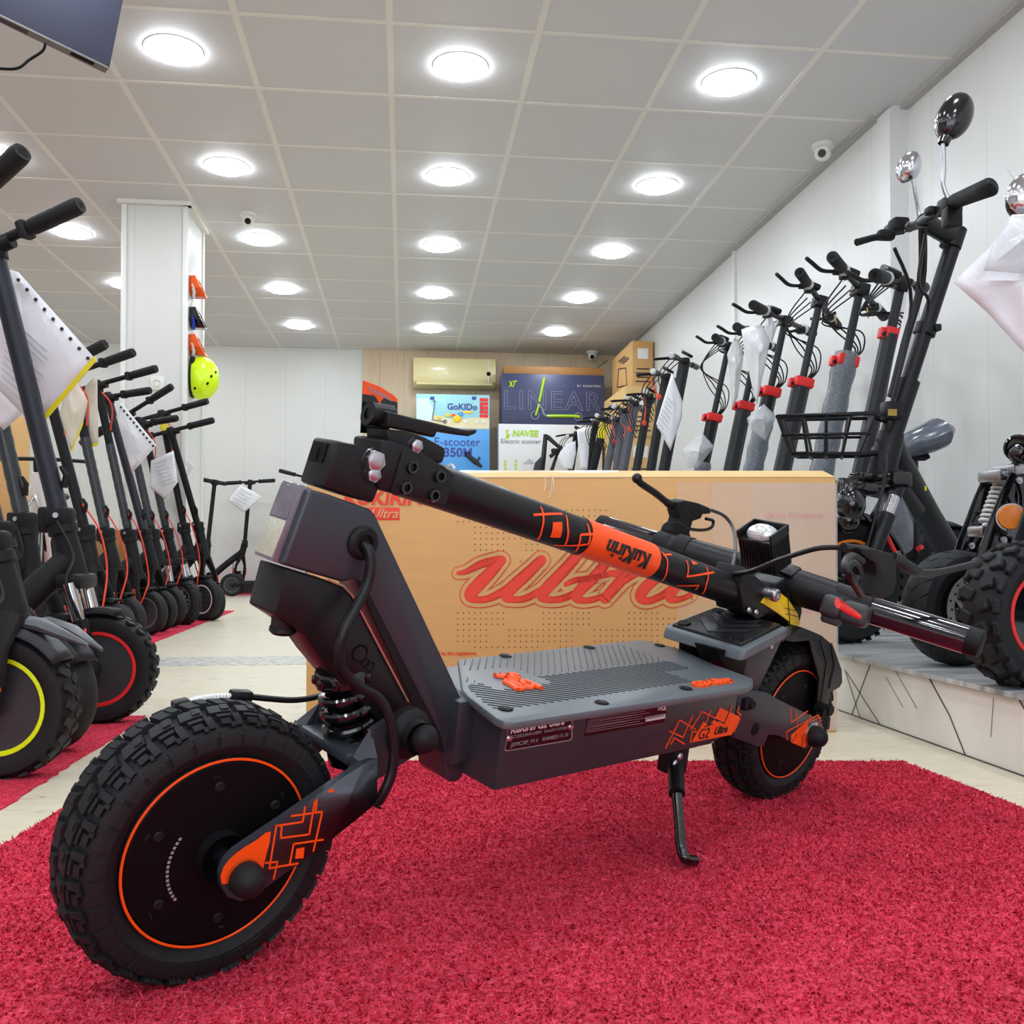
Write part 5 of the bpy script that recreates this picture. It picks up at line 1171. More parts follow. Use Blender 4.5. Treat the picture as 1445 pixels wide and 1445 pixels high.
dual((1006, 591), (1028, 488), (1009, 476), 5.37, 'tall scooter with crimson clamp and a loose bubble wrap fan', wrap=(.30, .62), gd=.3)
def slim(top, low, grip, D, label, mt='slate_grey', r=.027, gd=.22, lever=True, plate_=False, string=None, tape=None, disp=True):
    TP_ = at(top[0], top[1], D); LO = at(low[0], low[1], D); d = (TP_ - LO).normalized(); R = .108; BS = TP_ - d * ((TP_.z - PZ - .32) / d.z)
    C = Vector((BS.x - .07, BS.y, PZ)); O = C; A = C + ZV * R; fw = Vector((-1, 0, 0)); sd = Vector((0, 1, 0)); t = thing('electric_scooter', label, 'scooter', O, GR)
    wheel(t, O, A, pi, R, .05, 'black_plastic', None, None, False, None, lod=0)
    b = WB(O)
    for sg in (-1, 1): b.tube([BS + sd * sg * .02, A + sd * sg * .04], [(.012, .028), (.010, .018)], 10, flat=sd)
    b.build('fork', mt, t)
    b = WB(O); b.tube([BS - d * .03, TP_ - d * .05, TP_], [(r * .62, r), (r * .62, r), (r * .62, r * (1.9 if plate_ else 1.05))], 14, flat=sd); st = b.build('stem', mt, t)
    GE = at(grip[0], grip[1], D - gd); bd = (GE - TP_); hl_ = bd.length; bd.normalize(); FE = TP_ - bd * hl_
    b = WB(O); b.tube([FE, TP_, GE], .0125, 12); b.box(TP_, (.05, .07, .04), rot=frame((0, 0, 0), fw, bd), bev=.01); hb = b.build('handlebar', 'black_metal', t)
    if disp: b = WB(O); b.box(TP_ + d * .045 - fw * .005, (.075, .06, .020), rot=frame((0, 0, 0), fw + ZV * .5, bd), bev=.008); b.build('display', 'glass_black', hb)
    for e in (GE, FE):
        q = (TP_ - e).normalized(); b = WB(O); b.tube([e + q * .008, e + q * .11], .017, 14); g = b.build('grip', 'black_plastic', t)
        b = WB(O); b.lathe([(0, -.004), (.012, -.003), (.0185, .003), (.0185, .012)], e, q, 14); b.build('grip_cap', 'bag', g)
    b = WB(O); p = GE.lerp(TP_, .55) + fw * .02; b.tube(spline([p, p + fw * .05, p + fw * .12 + (GE - TP_).normalized() * .03 - ZV * .012], 4), [(.006, .010)] * 8 + [(.004, .006)], 8); b.build('brake_lever', 'black_metal', hb)
    if string:
        b = WB(O); P = [at(x, y, D - .16) for x, y in string]; b.tube(spline(P, 5), .0042, 6); b.sphere(P[-1], .016, 10, (1, .6, 1.2)); b.build('red_key_strap', 'red_cable', hb)
    b = WB(O); p = TP_ + fw * .03
    for i in range(3): b.tube(spline([p + bd * .08 * i, p + fw * (.07 + .02 * i) - d * .10, p - d * (.22 + .03 * i) + fw * .01], 5), .0034, 6)
    b.build('cable_bundle', 'black_plastic', t)
    if tape: b = WB(O); b.tube([TP_ - d * .16, TP_ - d * .03], [(r * .66, r * 1.04)] * 2, 14, flat=sd); b.build('tape_band', tape, st)
    rf = -fw; g = C + rf * .25 + ZV * .12
    L_ = min(.52, 2.1 - g.x if D < 7.9 else 1.72 - g.x); b = WB(O); b.box(g + rf * (L_ / 2 - .06), (L_, .16, .06), bev=.015); b.tube([BS, g], .03, 10); b.build('deck', mt, t)
    wheel(t, O, Vector((min(C.x + .82, 2.14 if D < 7.9 else 1.80), C.y, PZ + R)), pi, R, .05, 'black_plastic', None, None, False, None, 'rear_wheel', lod=0)
    return t
slim((966, 510), (938, 658), (947, 501), 5.62, 'slate grey scooter with display, behind the yellow-marked white sheet', 'scooter_grey', .034)
slim((940, 532), (919, 659), (921, 524), 5.95, 'dark grey scooter left of the yellow-marked white sheet', 'scooter_grey', .030, string=[(919, 532), (921, 545), (930, 560)])
slim((916, 560), (899, 659), (911, 552), 6.35, 'charcoal scooter with red key strap in front of the brown carton stack', 'scooter_grey', .028, plate_=True, string=[(908, 560), (911, 575), (909, 597)])
slim((896, 570), (880, 659), (885, 560), 6.70, 'grey scooter with long red key strap, second of the strapped three', 'slate_grey', .034, plate_=True, string=[(886, 572), (889, 590), (889, 606)])
slim((882, 580), (870, 661), (866, 573), 7.05, 'pale grey scooter, middle of the strapped grey ones', 'slate_grey', .030, plate_=True, string=[(879, 598), (882, 604), (882, 615)])
slim((871, 592), (857, 661), (864, 589), 7.40, 'lilac-grey scooter with the lowest red key strap', 'slate_grey', .030, plate_=True, string=[(862, 596), (866, 606), (867, 623)])
slim((854, 592), (837, 661), (842, 586), 7.80, 'black scooter with yellow tape on its stem before the dark blue carton', 'matt_black', .034, tape='yellow')
slim((840, 598), (830, 661), (836, 591), 8.15, 'black scooter beside the long white leaflet', 'matt_black', .026)
slim((814, 612), (806, 661), (800, 616), 8.50, 'black scooter with white sheet, leftmost on the plinth', 'matt_black', .030)
sheet([(814, 606), (832, 602), (831, 640), (829, 663), (819, 663)], [7.85] * 5, 'long white leaflet with a dark picture on the far plinth scooters', lines=((817, 612), (8, -1), (.2, 3), 5), curl=.01)
sheet([(798, 628), (812, 622), (813, 640), (808, 662), (795, 662), (787, 644)], [8.2] * 6, 'white blank sheet in front of the white carton', curl=.01)
sheet([(948, 526), (963, 566), (962, 590), (946, 636), (926, 598)], [5.36] * 5, 'white price sheet with yellow mark on the slate grey scooter', lines=((940, 560), (14, 16), (-2, 6), 8), curl=.02)
# kid scooter folded among the far scooters
O = Vector(atz(776, 690, 0)); O = at(776, 672, 8.75); O.z = PZ; fs_ = thing('folding_scooter', 'small grey folded scooter in front of the white carton', 'scooter', O)
b = WB(O); P = [at(x, y, 8.75) for x, y in [(770, 613), (767, 645), (762, 655), (758, 680)]]; b.tube(P, [.020, .024, .05, .06], 12); b.tube([at(772, 616, 8.75), at(790, 632, 8.75), at(783, 650, 8.75), at(776, 672, 8.75)], [.022, .02, .016, .02], 10); b.tube([at(758, 680, 8.75), Vector((at(758, 680, 8.75).x, O.y, PZ))], .05, 10); b.build('folded_frame', 'scooter_grey', fs_)
b = WB(O); b.tube([at(776, 645, 8.7), at(793, 630, 8.7)], .018, 10); b.box(at(784, 636, 8.7), (.08, .05, .04), bev=.01); b.build('handlebar', 'black_plastic', fs_)
# ---- hanging bags
sheet([(1046, 465), (1061, 460), (1075, 458), (1087, 480), (1082, 505), (1070, 560), (1068, 572), (1060, 540), (1050, 490)], [4.30] * 9, 'white plastic bag hanging from the bubble-wrapped scooter', 'paper', name='plastic_bag', curl=.05, cat='bag')
sheet([(1078, 455), (1088, 445), (1096, 462), (1090, 482), (1080, 470)], [4.42] * 5, 'small white bag fold tucked behind the stem with bubble wrap', 'paper', name='plastic_bag', curl=.03, cat='bag')
sheet([(1026, 500), (1036, 476), (1048, 488), (1049, 505), (1041, 560), (1034, 575), (1030, 530)], [4.80] * 7, 'thin clear plastic bag hanging on the dark red clamped scooter', 'bag', name='plastic_bag', curl=.04, cat='bag')
sheet([(1283, 398), (1296, 420), (1300, 465), (1275, 520), (1250, 562), (1262, 500), (1276, 440)], [3.05] * 7, 'long clear plastic sleeve hanging beside the narrow red clamp', 'bag', name='plastic_sleeve', curl=.04, cat='bag')
sheet([(962, 635), (990, 610), (1008, 630), (985, 660), (970, 660)], [5.15] * 5, 'crumpled bubble wrap fan on the crimson clamped scooter', 'film', name='bubble_wrap_sheet', curl=.06, cat='plastic wrap')
sheet([(1054, 590), (1078, 570), (1096, 588), (1080, 622), (1058, 605)], [4.33] * 5, 'crumpled bubble wrap at the top of the wrapped stem', 'film', name='bubble_wrap_sheet', curl=.06, cat='plastic wrap')
# ================================================================ basket moped and the two big scooters at the right
MD = 2.66
def mp(x, y, d=MD): return at(x, y, d)
C = atz(1192, 907, PZ); O = C.copy(); mo = thing('electric_moped', 'black electric moped with wire basket, mirrors and wrapped seat on the plinth', 'moped', O)
R = .172; A = C + ZV * R; yw = radians(192); FWm = Vector((cos(yw), sin(yw), 0)); AXm = Vector((-sin(yw), cos(yw), 0))
wheel(mo, O, A, yw, R, .085, 'black_plastic', 'wheel_orange', .112, True, 'lug', N=34, tyre_m='rubber')
HB0, HB1 = mp(1240, 690, 2.70), mp(1256, 610, 2.70)
for sg in (-1, 1):
    o_ = AXm * sg * .075; b = WB(O); p0 = HB0 + o_; p1 = A + o_; b.tube([p0 + (p0 - p1) * .15, p0.lerp(p1, .10)], .020, 12); b.tube([p0.lerp(p1, .30), p1], [.024, .019], 14); b.build('fork_leg', 'black_metal', mo)
    b = WB(O); b.cyl(p0.lerp(p1, .05), p0.lerp(p1, .34), .0175, 14); b.build('fork_stanchion', 'chrome', mo)
b = WB(O); b.box(HB0 + ZV * .02, (.07, .20, .045), rot=frame((0, 0, 0), FWm, AXm), bev=.01); b.box(HB0 + FWm * .06 + ZV * .03, (.06, .05, .03), rot=frame((0, 0, 0), FWm, AXm), bev=.01); b.build('fork_crown', 'gloss_black', mo)
b = WB(O); vs = []; fs = []
for i in range(19):
    a = radians(10 + 150 * i / 18); rd = FWm * cos(a) + ZV * sin(a)
    for q in (-.055, -.04, 0, .04, .055): vs.append(A + rd * (R + .018 - (.022 if abs(q) > .05 else 0)) + AXm * q)
for i in range(18):
    for j in range(4): fs.append([i * 5 + j, i * 5 + j + 1, i * 5 + 6 + j, i * 5 + 5 + j])
b.add(vs, fs); b.build('mudguard', 'gloss_black', mo, solid=.003)
b = WB(O); b.tube([mp(1236, 700, 2.70), mp(1258, 612, 2.70)], [.042, .036], 20); b.build('head_tube', 'black_metal', mo)
S0, S1 = mp(1258, 612, 2.70), mp(1345, 345, 2.70)
b = WB(O); b.tube([S0, S0.lerp(S1, .28)], .032, 18); b.tube([S0.lerp(S1, .2), S1], .0225, 18); b.lathe([(.024, -.018), (.031, -.015), (.031, .015), (.024, .018)], S0.lerp(S1, .55), S1 - S0, 18); b.box(S0.lerp(S1, .55) + Vector((.02, -.02, 0)), (.02, .03, .02), bev=.004); ms = b.build('steering_stem', 'black_metal', mo)
b = WB(O); b.tube(spline([mp(1258, 560, 2.66), mp(1278, 480, 2.66), mp(1300, 400, 2.64), mp(1302, 320, 2.58)], 5), .012, 8); b.tube(spline([mp(1256, 580, 2.64), mp(1286, 430, 2.62), mp(1262, 350, 2.55)], 5), .005, 6); b.tube(spline([mp(1262, 590, 2.64), mp(1310, 440, 2.60), mp(1296, 400, 2.55), mp(1306, 330, 2.55)], 5), .005, 6); b.tube(spline([mp(1250, 640, 2.62), mp(1248, 680, 2.60), mp(1232, 740, 2.58), mp(1215, 800, 2.58)], 5), .005, 6); b.build('cable_bundle', 'black_plastic', mo)
b = WB(O); b.box(mp(1258, 580, 2.62), (.05, .04, .05), bev=.006); b.m = 1; b.box(mp(1259, 582, 2.60), (.025, .004, .018)); b.build('fold_latch', ['black_metal', 'brass'], ms)
# handlebar
q0, q1, q2, q3 = mp(1345, 336, 2.70), mp(1302, 312, 2.62), mp(1345, 285, 2.40), mp(1397, 264, 2.22)
b = WB(O); b.tube([q0, q1], [.026, .024], 16); b.lathe([(.018, -.032), (.030, -.028), (.030, .028), (.018, .032)], q0, S1 - S0, 18); b.build('bar_stem', 'black_metal', mo)
lf = mp(1272, 322, 2.86); lf2 = mp(1255, 325, 3.0)
b = WB(O); b.tube(spline([q3, q2, mp(1318, 303, 2.54), q1, mp(1292, 318, 2.72), lf, lf2], 5), .0135, 14); hb = b.build('handlebar', 'black_metal', mo)
b = WB(O); g = (q2 - q3).normalized(); b.tube([q3 + g * -.012 - ZV * .006, q3, q3.lerp(q2, .2), q3.lerp(q2, .95)], [(.006, .018), (.018, .024), (.020, .022), (.019, .019)], 16); b.build('grip', 'rubber', mo)
b = WB(O); b.tube([lf, lf2], .019, 16); b.build('grip', 'rubber', mo)
b = WB(O); b.cyl(mp(1279, 321, 2.8), mp(1284, 320, 2.77), .0155, 14); b.build('chrome_collar', 'chrome', hb)
b = WB(O); p = mp(1343, 308, 2.40); b.box(mp(1340, 292, 2.42), (.05, .05, .045), bev=.010); b.box(p, (.045, .03, .05), bev=.006); b.box(mp(1322, 298, 2.46), (.06, .03, .02), bev=.006); b.build('switch_block', 'black_plastic', hb)
b = WB(O); b.box(mp(1268, 318, 2.80), (.05, .05, .04), bev=.01); b.box(mp(1250, 332, 2.78), (.05, .03, .03), bev=.008); b.tube([mp(1252, 332, 2.78), mp(1230, 336, 2.76), mp(1209, 342, 2.74)], [.011, .010, .011], 10); b.build('brake_lever', 'matt_black', hb)
def mirror(rod, c, sx, sz, tilt, mt, stem_m, name):
    b = WB(O); b.tube(spline([mp(x, y, d) for x, y, d in rod], 5), .0055, 8); mr = b.build(name, stem_m, mo)
    b = WB(O); cc = mp(*c); Rm = Matrix.Rotation(tilt, 4, 'Y'); b.sphere(cc, 1, 24, (sx, .030, sz), rot=Rm); b.tube([mp(*rod[0]), cc], [.014, .02], 12); b.build('mirror_shell', mt, mr)
    b = WB(O); b.sphere(cc + Vector((0, .026, 0)), 1, 20, (sx * .88, .010, sz * .88), rot=Rm); b.build('mirror_glass', 'chrome', mr)
mirror([(1331, 203, 2.40), (1332, 240, 2.40), (1331, 262, 2.40), (1340, 285, 2.40)], (1348, 164, 2.40), .044, .064, .45, 'gloss_black', 'steel', 'mirror')
mirror([(1288, 252, 2.70), (1292, 275, 2.70), (1297, 305, 2.70)], (1284, 235, 2.70), .031, .044, .25, 'chrome', 'chrome', 'mirror')
# frame, seat
b = WB(O); b.tube([mp(1250, 625, 2.72), mp(1262, 650, 2.74), mp(1310, 730, 2.9), mp(1352, 800, 3.0)], [(.036, .050), (.036, .048), (.032, .042), (.032, .042)], 16, flat=(0, 1, 0)); b.tube([mp(1248, 665, 2.72), mp(1290, 720, 2.85)], .034, 14); b.box(mp(1360, 815, 3.05), (.30, .14, .08), bev=.02); b.build('moped_frame', 'black_metal', mo)
b = WB(O); b.box(mp(1303, 689, 2.80), (.018, .004, .014)); b.build('frame_sticker', 'yellow', mo)
b = WB(O); sp_ = mp(1286, 760, 3.1); b.cyl(sp_, mp(1287, 650, 3.1), .019, 14); b.cyl(mp(1284, 718, 3.1), sp_ - ZV * .05, .027, 14); b.box(mp(1281, 720, 3.1), (.07, .02, .018), bev=.005); b.build('seat_post', 'black_metal', mo)
b = WB(O); sc_ = mp(1299, 624, 3.1); b.tube([mp(1272, 636, 3.1), mp(1285, 628, 3.1), mp(1305, 620, 3.1), mp(1322, 612, 3.1), mp(1330, 612, 3.1)], [(.05, .03), (.075, .042), (.10, .05), (.11, .052), (.09, .03)], 16, flat=(0, 1, 0)); st = b.build('saddle', 'seat_wrap', mo)
b = WB(O); b.tube([mp(1276, 646, 3.1), mp(1305, 646, 3.1), mp(1310, 643, 3.1)], .010, 8); b.build('saddle_rail', 'black_metal', st)
RA = mp(1330, 830, 3.25); RA.z = PZ + R
wheel(mo, O, RA, radians(192), R, .085, 'black_plastic', None, .112, True, None, 'rear_wheel', tyre_m='rubber')
b = WB(O); vs = []; fs = []
for i in range(19):
    a = radians(20 + 150 * i / 18); rd = FWm * cos(a) + ZV * sin(a)
    for q in (-.055, 0, .055): vs.append(RA + rd * (R + .018 - (.02 if q else 0)) + AXm * q)
for i in range(18):
    for j in range(2): fs.append([i * 3 + j, i * 3 + j + 1, i * 3 + 4 + j, i * 3 + 3 + j])
b.add(vs, fs); b.build('rear_mudguard', 'black_plastic', mo, solid=.003)
b = WB(O); b.tube([mp(1242, 735, 2.62), mp(1255, 715, 2.66), mp(1270, 745, 2.75), mp(1282, 775, 2.8)], [(.02, .035), (.035, .06), (.03, .05), (.01, .02)], 12, flat=(0, 1, 0)); b.build('wrapped_cover', 'seat_wrap', mo)
b = WB(O); b.tube(spline([mp(1246, 745, 2.6), mp(1270, 790, 2.62), mp(1292, 800, 2.64)], 5), .006, 6); b.tube(spline([mp(1300, 772, 2.8), mp(1296, 774, 2.78)], 3), .008, 6); b.build('kick_lever', 'red', mo)
# electric bits beside the fork
b = WB(O); b.box(mp(1190, 700, 2.62), (.04, .04, .10), bev=.01); b.sphere(mp(1200, 712, 2.55), .04, 14, (1, 1, 1.2)); b.box(mp(1215, 690, 2.55), (.09, .03, .035), bev=.012); b.sphere(mp(1196, 735, 2.56), .034, 14); b.build('headlamp', 'gloss_black', mo)
# wire basket
b = WB(O); W_ = .0042
def br(t_, y, dd): return mp(t_, y, dd)
top = [br(1097, 588, 2.50), br(1236, 583, 2.50), br(1226, 590, 2.86), br(1106, 592, 2.86)]; bot = [br(1116, 640, 2.52), br(1212, 640, 2.52), br(1208, 644, 2.82), br(1126, 645, 2.82)]
mid = [top[i].lerp(bot[i], .50) + (top[i] - sum(top, Vector()) / 4).normalized() * .008 for i in range(4)]
for loop, r in ((top, .0062), (mid, .0045), (bot, .0055)): b.tube([loop[0], loop[1], loop[2], loop[3]], r, 8, closed=True)
for i in range(4):
    a, c, a2, c2 = top[i], top[(i + 1) % 4], bot[i], bot[(i + 1) % 4]
    ks = (0, .25, .5, .75) if i % 2 == 0 else (0, .14, .28, .42, .56, .7, .84)
    for k in ks: b.tube([a.lerp(c, k), a2.lerp(c2, k) - ZV * .004], W_ if i % 2 == 0 else .0026, 6)
for k in (.25, .5, .75): b.tube([bot[0].lerp(bot[1], k) - ZV * .006, bot[3].lerp(bot[2], k) - ZV * .006], W_, 6)
b.tube([top[1].lerp(top[2], .5), S0 + ZV * .03], .008, 8); b.tube([bot[1].lerp(bot[2], .5), S0 - ZV * .05], .008, 8); b.build('wire_basket', 'black_metal', mo, sharp=60)
# ---- big dual-suspension scooter with a disc brake
C = atz(1352, 939, PZ); O = C.copy(); ds_ = thing('offroad_scooter', 'big black scooter with coil spring fork, amber reflector and brake disc on the plinth', 'scooter', O)
R = .127; A = C + ZV * R; yw = radians(188); FWm = Vector((cos(yw), sin(yw), 0)); AXm = Vector((-sin(yw), cos(yw), 0)); DA = dep(A)
sgn = 1 if AXm.x > 0 else -1; NR = AXm * sgn       # visible side
wheel(ds_, O, A, yw, R, .088, 'deep_black', None, .070, False, None, tyre_m='rubber')
b = WB(O)
for k in range(20):
    a = 2 * pi * k / 20
    for sg in (-1, 1):
        P = []
        for q in range(5):
            aa = a + q * .075; rd = FWm * cos(aa) + ZV * sin(aa); P.append(A + rd * (R - .001 - .0035 * q * q / 4) + AXm * sg * (.004 + q * .0092))
        b.tube(P, .0016, 5)
b.build('tread_grooves', 'deep_black', ds_)['kind'] = 'stuff'
dc = A + NR * .062; b = WB(O); b.lathe([(.060, -.001), (.078, -.001), (.078, .001), (.060, .001)], dc, NR, 48, closed=True); b.lathe([(.022, -.001), (.034, -.001), (.034, .001), (.022, .001)], dc, NR, 32, closed=True)
for k in range(6):
    a = k * pi / 3
    P = [dc + (FWm * cos(a + .5 * q) + ZV * sin(a + .5 * q)) * (.032 + .030 * q) for q in (0, .33, .66, 1)]; b.tube(P, [(.0012, .006)] * 4, 6, flat=NR)
b.build('brake_disc', 'disc_steel', ds_)
b = WB(O)
for k in range(24):
    a = 2 * pi * k / 24; b.lathe([(0, .0014), (.0028, .0014), (.0028, 0)], dc + (FWm * cos(a) + ZV * sin(a)) * (.069 + .003 * (k % 2 * 2 - 1)), NR, 8)
b.build('disc_holes', 'deep_black', ds_)
def arms(pts, d0, th, name):
    b = WB(O)
    for ln, w_ in pts:
        P = [at(x, y, d0) for x, y in ln]; b.tube(P, [(th, w_ * 1.4)] * len(P), 10, flat=NR)
    return b.build(name, 'gloss_black', ds_, sharp=50)
arms([([(1402, 668), (1385, 705), (1362, 765), (1350, 800), (1358, 850)], .015), ([(1402, 668), (1399, 700), (1392, 730), (1372, 770)], .011), ([(1372, 770), (1350, 805)], .016), ([(1384, 715), (1396, 728), (1376, 745)], .020)], DA + .10, .006, 'far_fork_plate')
arms([([(1438, 673), (1424, 700), (1404, 750), (1388, 795), (1378, 830), (1368, 862)], .017), ([(1438, 673), (1445, 700), (1443, 740), (1436, 770), (1402, 800)], .013), ([(1404, 752), (1425, 762), (1436, 768)], .016), ([(1424, 700), (1432, 718)], .014), ([(1388, 795), (1390, 830)], .020), ([(1436, 770), (1415, 800), (1408, 830)], .010)], DA - .05, .006, 'near_fork_plate')
b = WB(O); s0, s1 = at(1419, 668, DA + .02), at(1390, 745, DA + .02); u = (s1 - s0).normalized(); v = u.orthogonal().normalized(); w_ = u.cross(v)
b.tube([s0.lerp(s1, .12 + .84 * k / 150) + (v * cos(k * 2 * pi / 15) + w_ * sin(k * 2 * pi / 15)) * .0155 for k in range(151)], .0036, 8); b.build('coil_spring', 'white_plastic', ds_)
b = WB(O); b.cyl(s0 - u * .02, s1 + u * .01, .0085, 12); b.box(at(1408, 672, DA), (.05, .07, .028), rot=frame((0, 0, 0), FWm, AXm), bev=.006); b.box(at(1430, 664, DA - .01), (.06, .07, .022), rot=frame((0, 0, 0), FWm, AXm), bev=.005); b.box(at(1384, 750, DA + .02), (.035, .05, .025), rot=frame((0, 0, 0), FWm, AXm), bev=.006); b.build('spring_mount', 'steel', ds_)
b = WB(O); rc = at(1427, 730, DA - .075); vn = (EYE - rc).normalized(); b.lathe([(0, .006), (.024, .005), (.0265, .001), (.0265, -.004)], rc, vn, 28); rr_ = b.build('amber_reflector', 'amber', ds_)
b = WB(O); b.lathe([(0, .0), (.030, .0), (.030, -.004)], rc - vn * .004, vn, 24); b.box(rc - vn * .006 - ZV * .025, (.02, .004, .03)); b.build('reflector_plate', 'steel', rr_)
b = WB(O)
for (x, y, dd) in ((1438, 678, -.06), (1416, 762, -.06), (1371, 770, .09), (1391, 719, .09), (1406, 672, .0)): p = at(x, y, DA + dd); b.lathe([(0, .006), (.003, .006), (.0035, .003), (.0075, .003), (.0075, -.002)], p, NR, 12)
b.build('plate_bolts', 'bolt_steel', ds_)
hp_ = at(1436, 632, DA - .06); b = WB(O); vn = Vector((-.75, -.62, -.1)).normalized(); b.lathe([(.0, -.05), (.018, -.048), (.024, -.03), (.027, -.01), (.029, 0), (.024, .003), (.022, -.006), (0, -.008)], hp_, vn, 24); b.sphere(hp_ - ZV * .012 - vn * .012, .024, 14); hn = b.build('front_lamp', 'gloss_black', ds_)
b = WB(O); b.sphere(hp_ + vn * -.002, .010, 12); b.build('lamp_core', 'chrome', hn)
# column, bar and deck beyond the edge of the frame
b = WB(O); cb = at(1470, 660, DA); ct = at(1640, 300, DA); b.tube([at(1436, 668, DA), cb], .03, 12); b.tube([cb, ct], .026, 14); b.tube([cb - ZV * .0, hp_ - vn * .05], .012, 8); b.build('steering_stem', 'black_metal', ds_)
b = WB(O); bx = A - FWm * .36; bx.z = PZ + .16; b.tube([cb, bx], .04, 12); b.box(bx - FWm * .30, (.60, .22, .09), rot=frame((0, 0, 0), FWm, AXm), bev=.02); b.build('deck', 'black_metal', ds_)
wheel(ds_, O, A - FWm * 1.02, yw, R, .088, 'deep_black', None, .07, False, None, 'rear_wheel', tyre_m='rubber', lod=0)
gl = at(1462, 300, DA - .22); gr_ = ct + (ct - gl) * .8
b = WB(O); b.tube([gl, ct, gr_], .0135, 12); b.build('handlebar', 'black_metal', ds_)
b = WB(O); b.tube([at(1438, 276, DA - .25), gl], .005, 8); b.tube([at(1436, 258, DA - .25), at(1421, 236, DA - .25)], [.0016, .0010], 6); mr = b.build('mirror', 'steel', ds_)
b = WB(O); mc = at(1449, 276, DA - .25); b.sphere(mc, 1, 26, (.040, .026, .046), rot=Matrix.Rotation(.5, 4, 'Y')); b.build('mirror_shell', 'chrome', mr)
b = WB(O); b.sphere(mc + Vector((0, .004, -.008)), 1, 22, (.041, .020, .044), rot=Matrix.Rotation(.5, 4, 'Y')); b.build('mirror_rim', 'gloss_black', mr)
sheet([(1345, 398), (1398, 348), (1428, 303), (1475, 300), (1490, 400), (1480, 530), (1445, 497), (1392, 440)], [DA - .30] * 8, 'large white plastic bag hanging below the chrome mirror at the right edge', 'paper', name='plastic_bag', curl=.03, cat='bag', lines=((1365, 400), (34, -38), (2, 2.4), 2))
sheet([(1388, 382), (1402, 340), (1428, 304), (1470, 306), (1470, 388)], [DA - .345] * 5, 'bubble wrap bunched over the white bag at the right edge', 'film', name='bubble_wrap_sheet', curl=.04, cat='plastic wrap')
b = WB(O); b.box(at(1450, 432, DA - .28), (.06, .03, .05), bev=.012); b.build('hanging_buckle', 'black_plastic', ds_)
# ---- knobbly wheel scooter cut by the right edge
C = atz(1452, 968, PZ); O = C.copy(); kn = thing('offroad_scooter', 'scooter with knobbly tyre and red rim ring cut by the right edge', 'scooter', O)
R = .132; A = C + ZV * R; yw = radians(194)
w, FWm, AXm = wheel(kn, O, A, yw, R, .085, 'gloss_black', 'red', .078, False, 'knob', N=20, tyre_m='rubber')
NR = AXm if AXm.y < 0 else -AXm
b = WB(O); b.lathe([(0, .012), (.030, .010), (.036, .002)], A + NR * .036, NR, 24); b.m = 1; b.lathe([(0, .016), (.018, .015), (.021, .010)], A + NR * .036, NR, 18); b.build('hub_cap', ['black_metal', 'chrome'], w)
b = WB(O)
for sg in (-1, 1): b.tube([A + AXm * sg * .065, A + AXm * sg * .065 - FWm * .12 + ZV * .22, A - FWm * .20 + ZV * .42], [(.008, .03), (.010, .04), (.02, .04)], 10, flat=AXm)
b.build('fork', 'black_metal', kn)
b = WB(O); p = A - FWm * .20 + ZV * .42; b.tube([p, p - FWm * .20 + ZV * .75], .028, 14); b.build('stem', 'black_metal', kn)
b = WB(O); q = p - FWm * .20 + ZV * .75; b.tube([q - AXm * .3, q + AXm * .3], .014, 10); b.build('handlebar', 'black_metal', kn)
b = WB(O); b.box(A - FWm * .52 + ZV * .02, (.6, .2, .09), rot=frame((0, 0, 0), FWm, AXm), bev=.02); b.tube([p, A - FWm * .26 + ZV * .03], .04, 10); b.build('deck', 'black_metal', kn)
wheel(kn, O, A - FWm * 1.05, yw, R, .085, 'gloss_black', 'red', .078, False, None, 'rear_wheel', tyre_m='rubber', lod=0)
# ================================================================ big carton behind the folded scooter
b0 = atz(432, 1020, 0); BD_ = dep(atz(1181, 1033, 0)); 
XL = at(432, 900, BD_); XR = at(1181, 900, BD_); ux = RGT.copy(); uy = Vector((-ux.y, ux.x, 0)); BW = (XR - XL).dot(ux); BH = .388 + (783 - 672) / F * BD_; TH = .27
org = Vector((XL.x, XL.y, 0)); CM = frame(org, ux, uy)
bx = thing('cardboard_box', 'large brown carton with red script lettering standing behind the folded scooter', 'box', CM)
b = MB(); b.box((BW / 2, TH / 2, BH / 2), (BW, TH, BH), bev=.004); body = b.build('carton_body', 'cardboard', bx)
b = MB(); hz = .017
b.add([(0.002, 0, BH - .001), (BW - .002, 0, BH - .001), (BW - .002, TH, BH - .001), (.002, TH, BH - .001), (.012, .05, BH + hz), (BW - .012, .05, BH + hz), (BW - .012, TH - .05, BH + hz), (.012, TH - .05, BH + hz)],
      [[0, 1, 5, 4], [1, 2, 6, 5], [2, 3, 7, 6], [3, 0, 4, 7], [4, 5, 6, 7]]); b.build('top_flaps', 'cardboard_light', bx, smooth=False)
def cb(x, y, off=.0008):   # photo point -> carton front
    p = at(x, y, BD_); d = p - org
    r = sray(x, y); k = (org - EYE).dot(uy) / r.dot(uy); p = EYE + r * k; d = p - org; return Vector((d.dot(ux), -off, d.z))
b = MB()
for (x, y, w_, h) in ((.30, .0, .50, .018), (.62, 0, .2, .012)): pass
A1 = [cb(x, y, .0015) for x, y in [(628, 671), (800, 671), (800, 662), (628, 662)]]
P = [Vector((cb(600, 672).x, -.001, BH - .002)), Vector((cb(880, 672).x, -.001, BH - .002)), Vector((cb(876, 672).x, .052, BH + hz + .001)), Vector((cb(604, 672).x, .052, BH + hz + .001))]
b.quad(*P); b.build('crushed_tape', 'tape', bx, solid=.001)
b = MB()
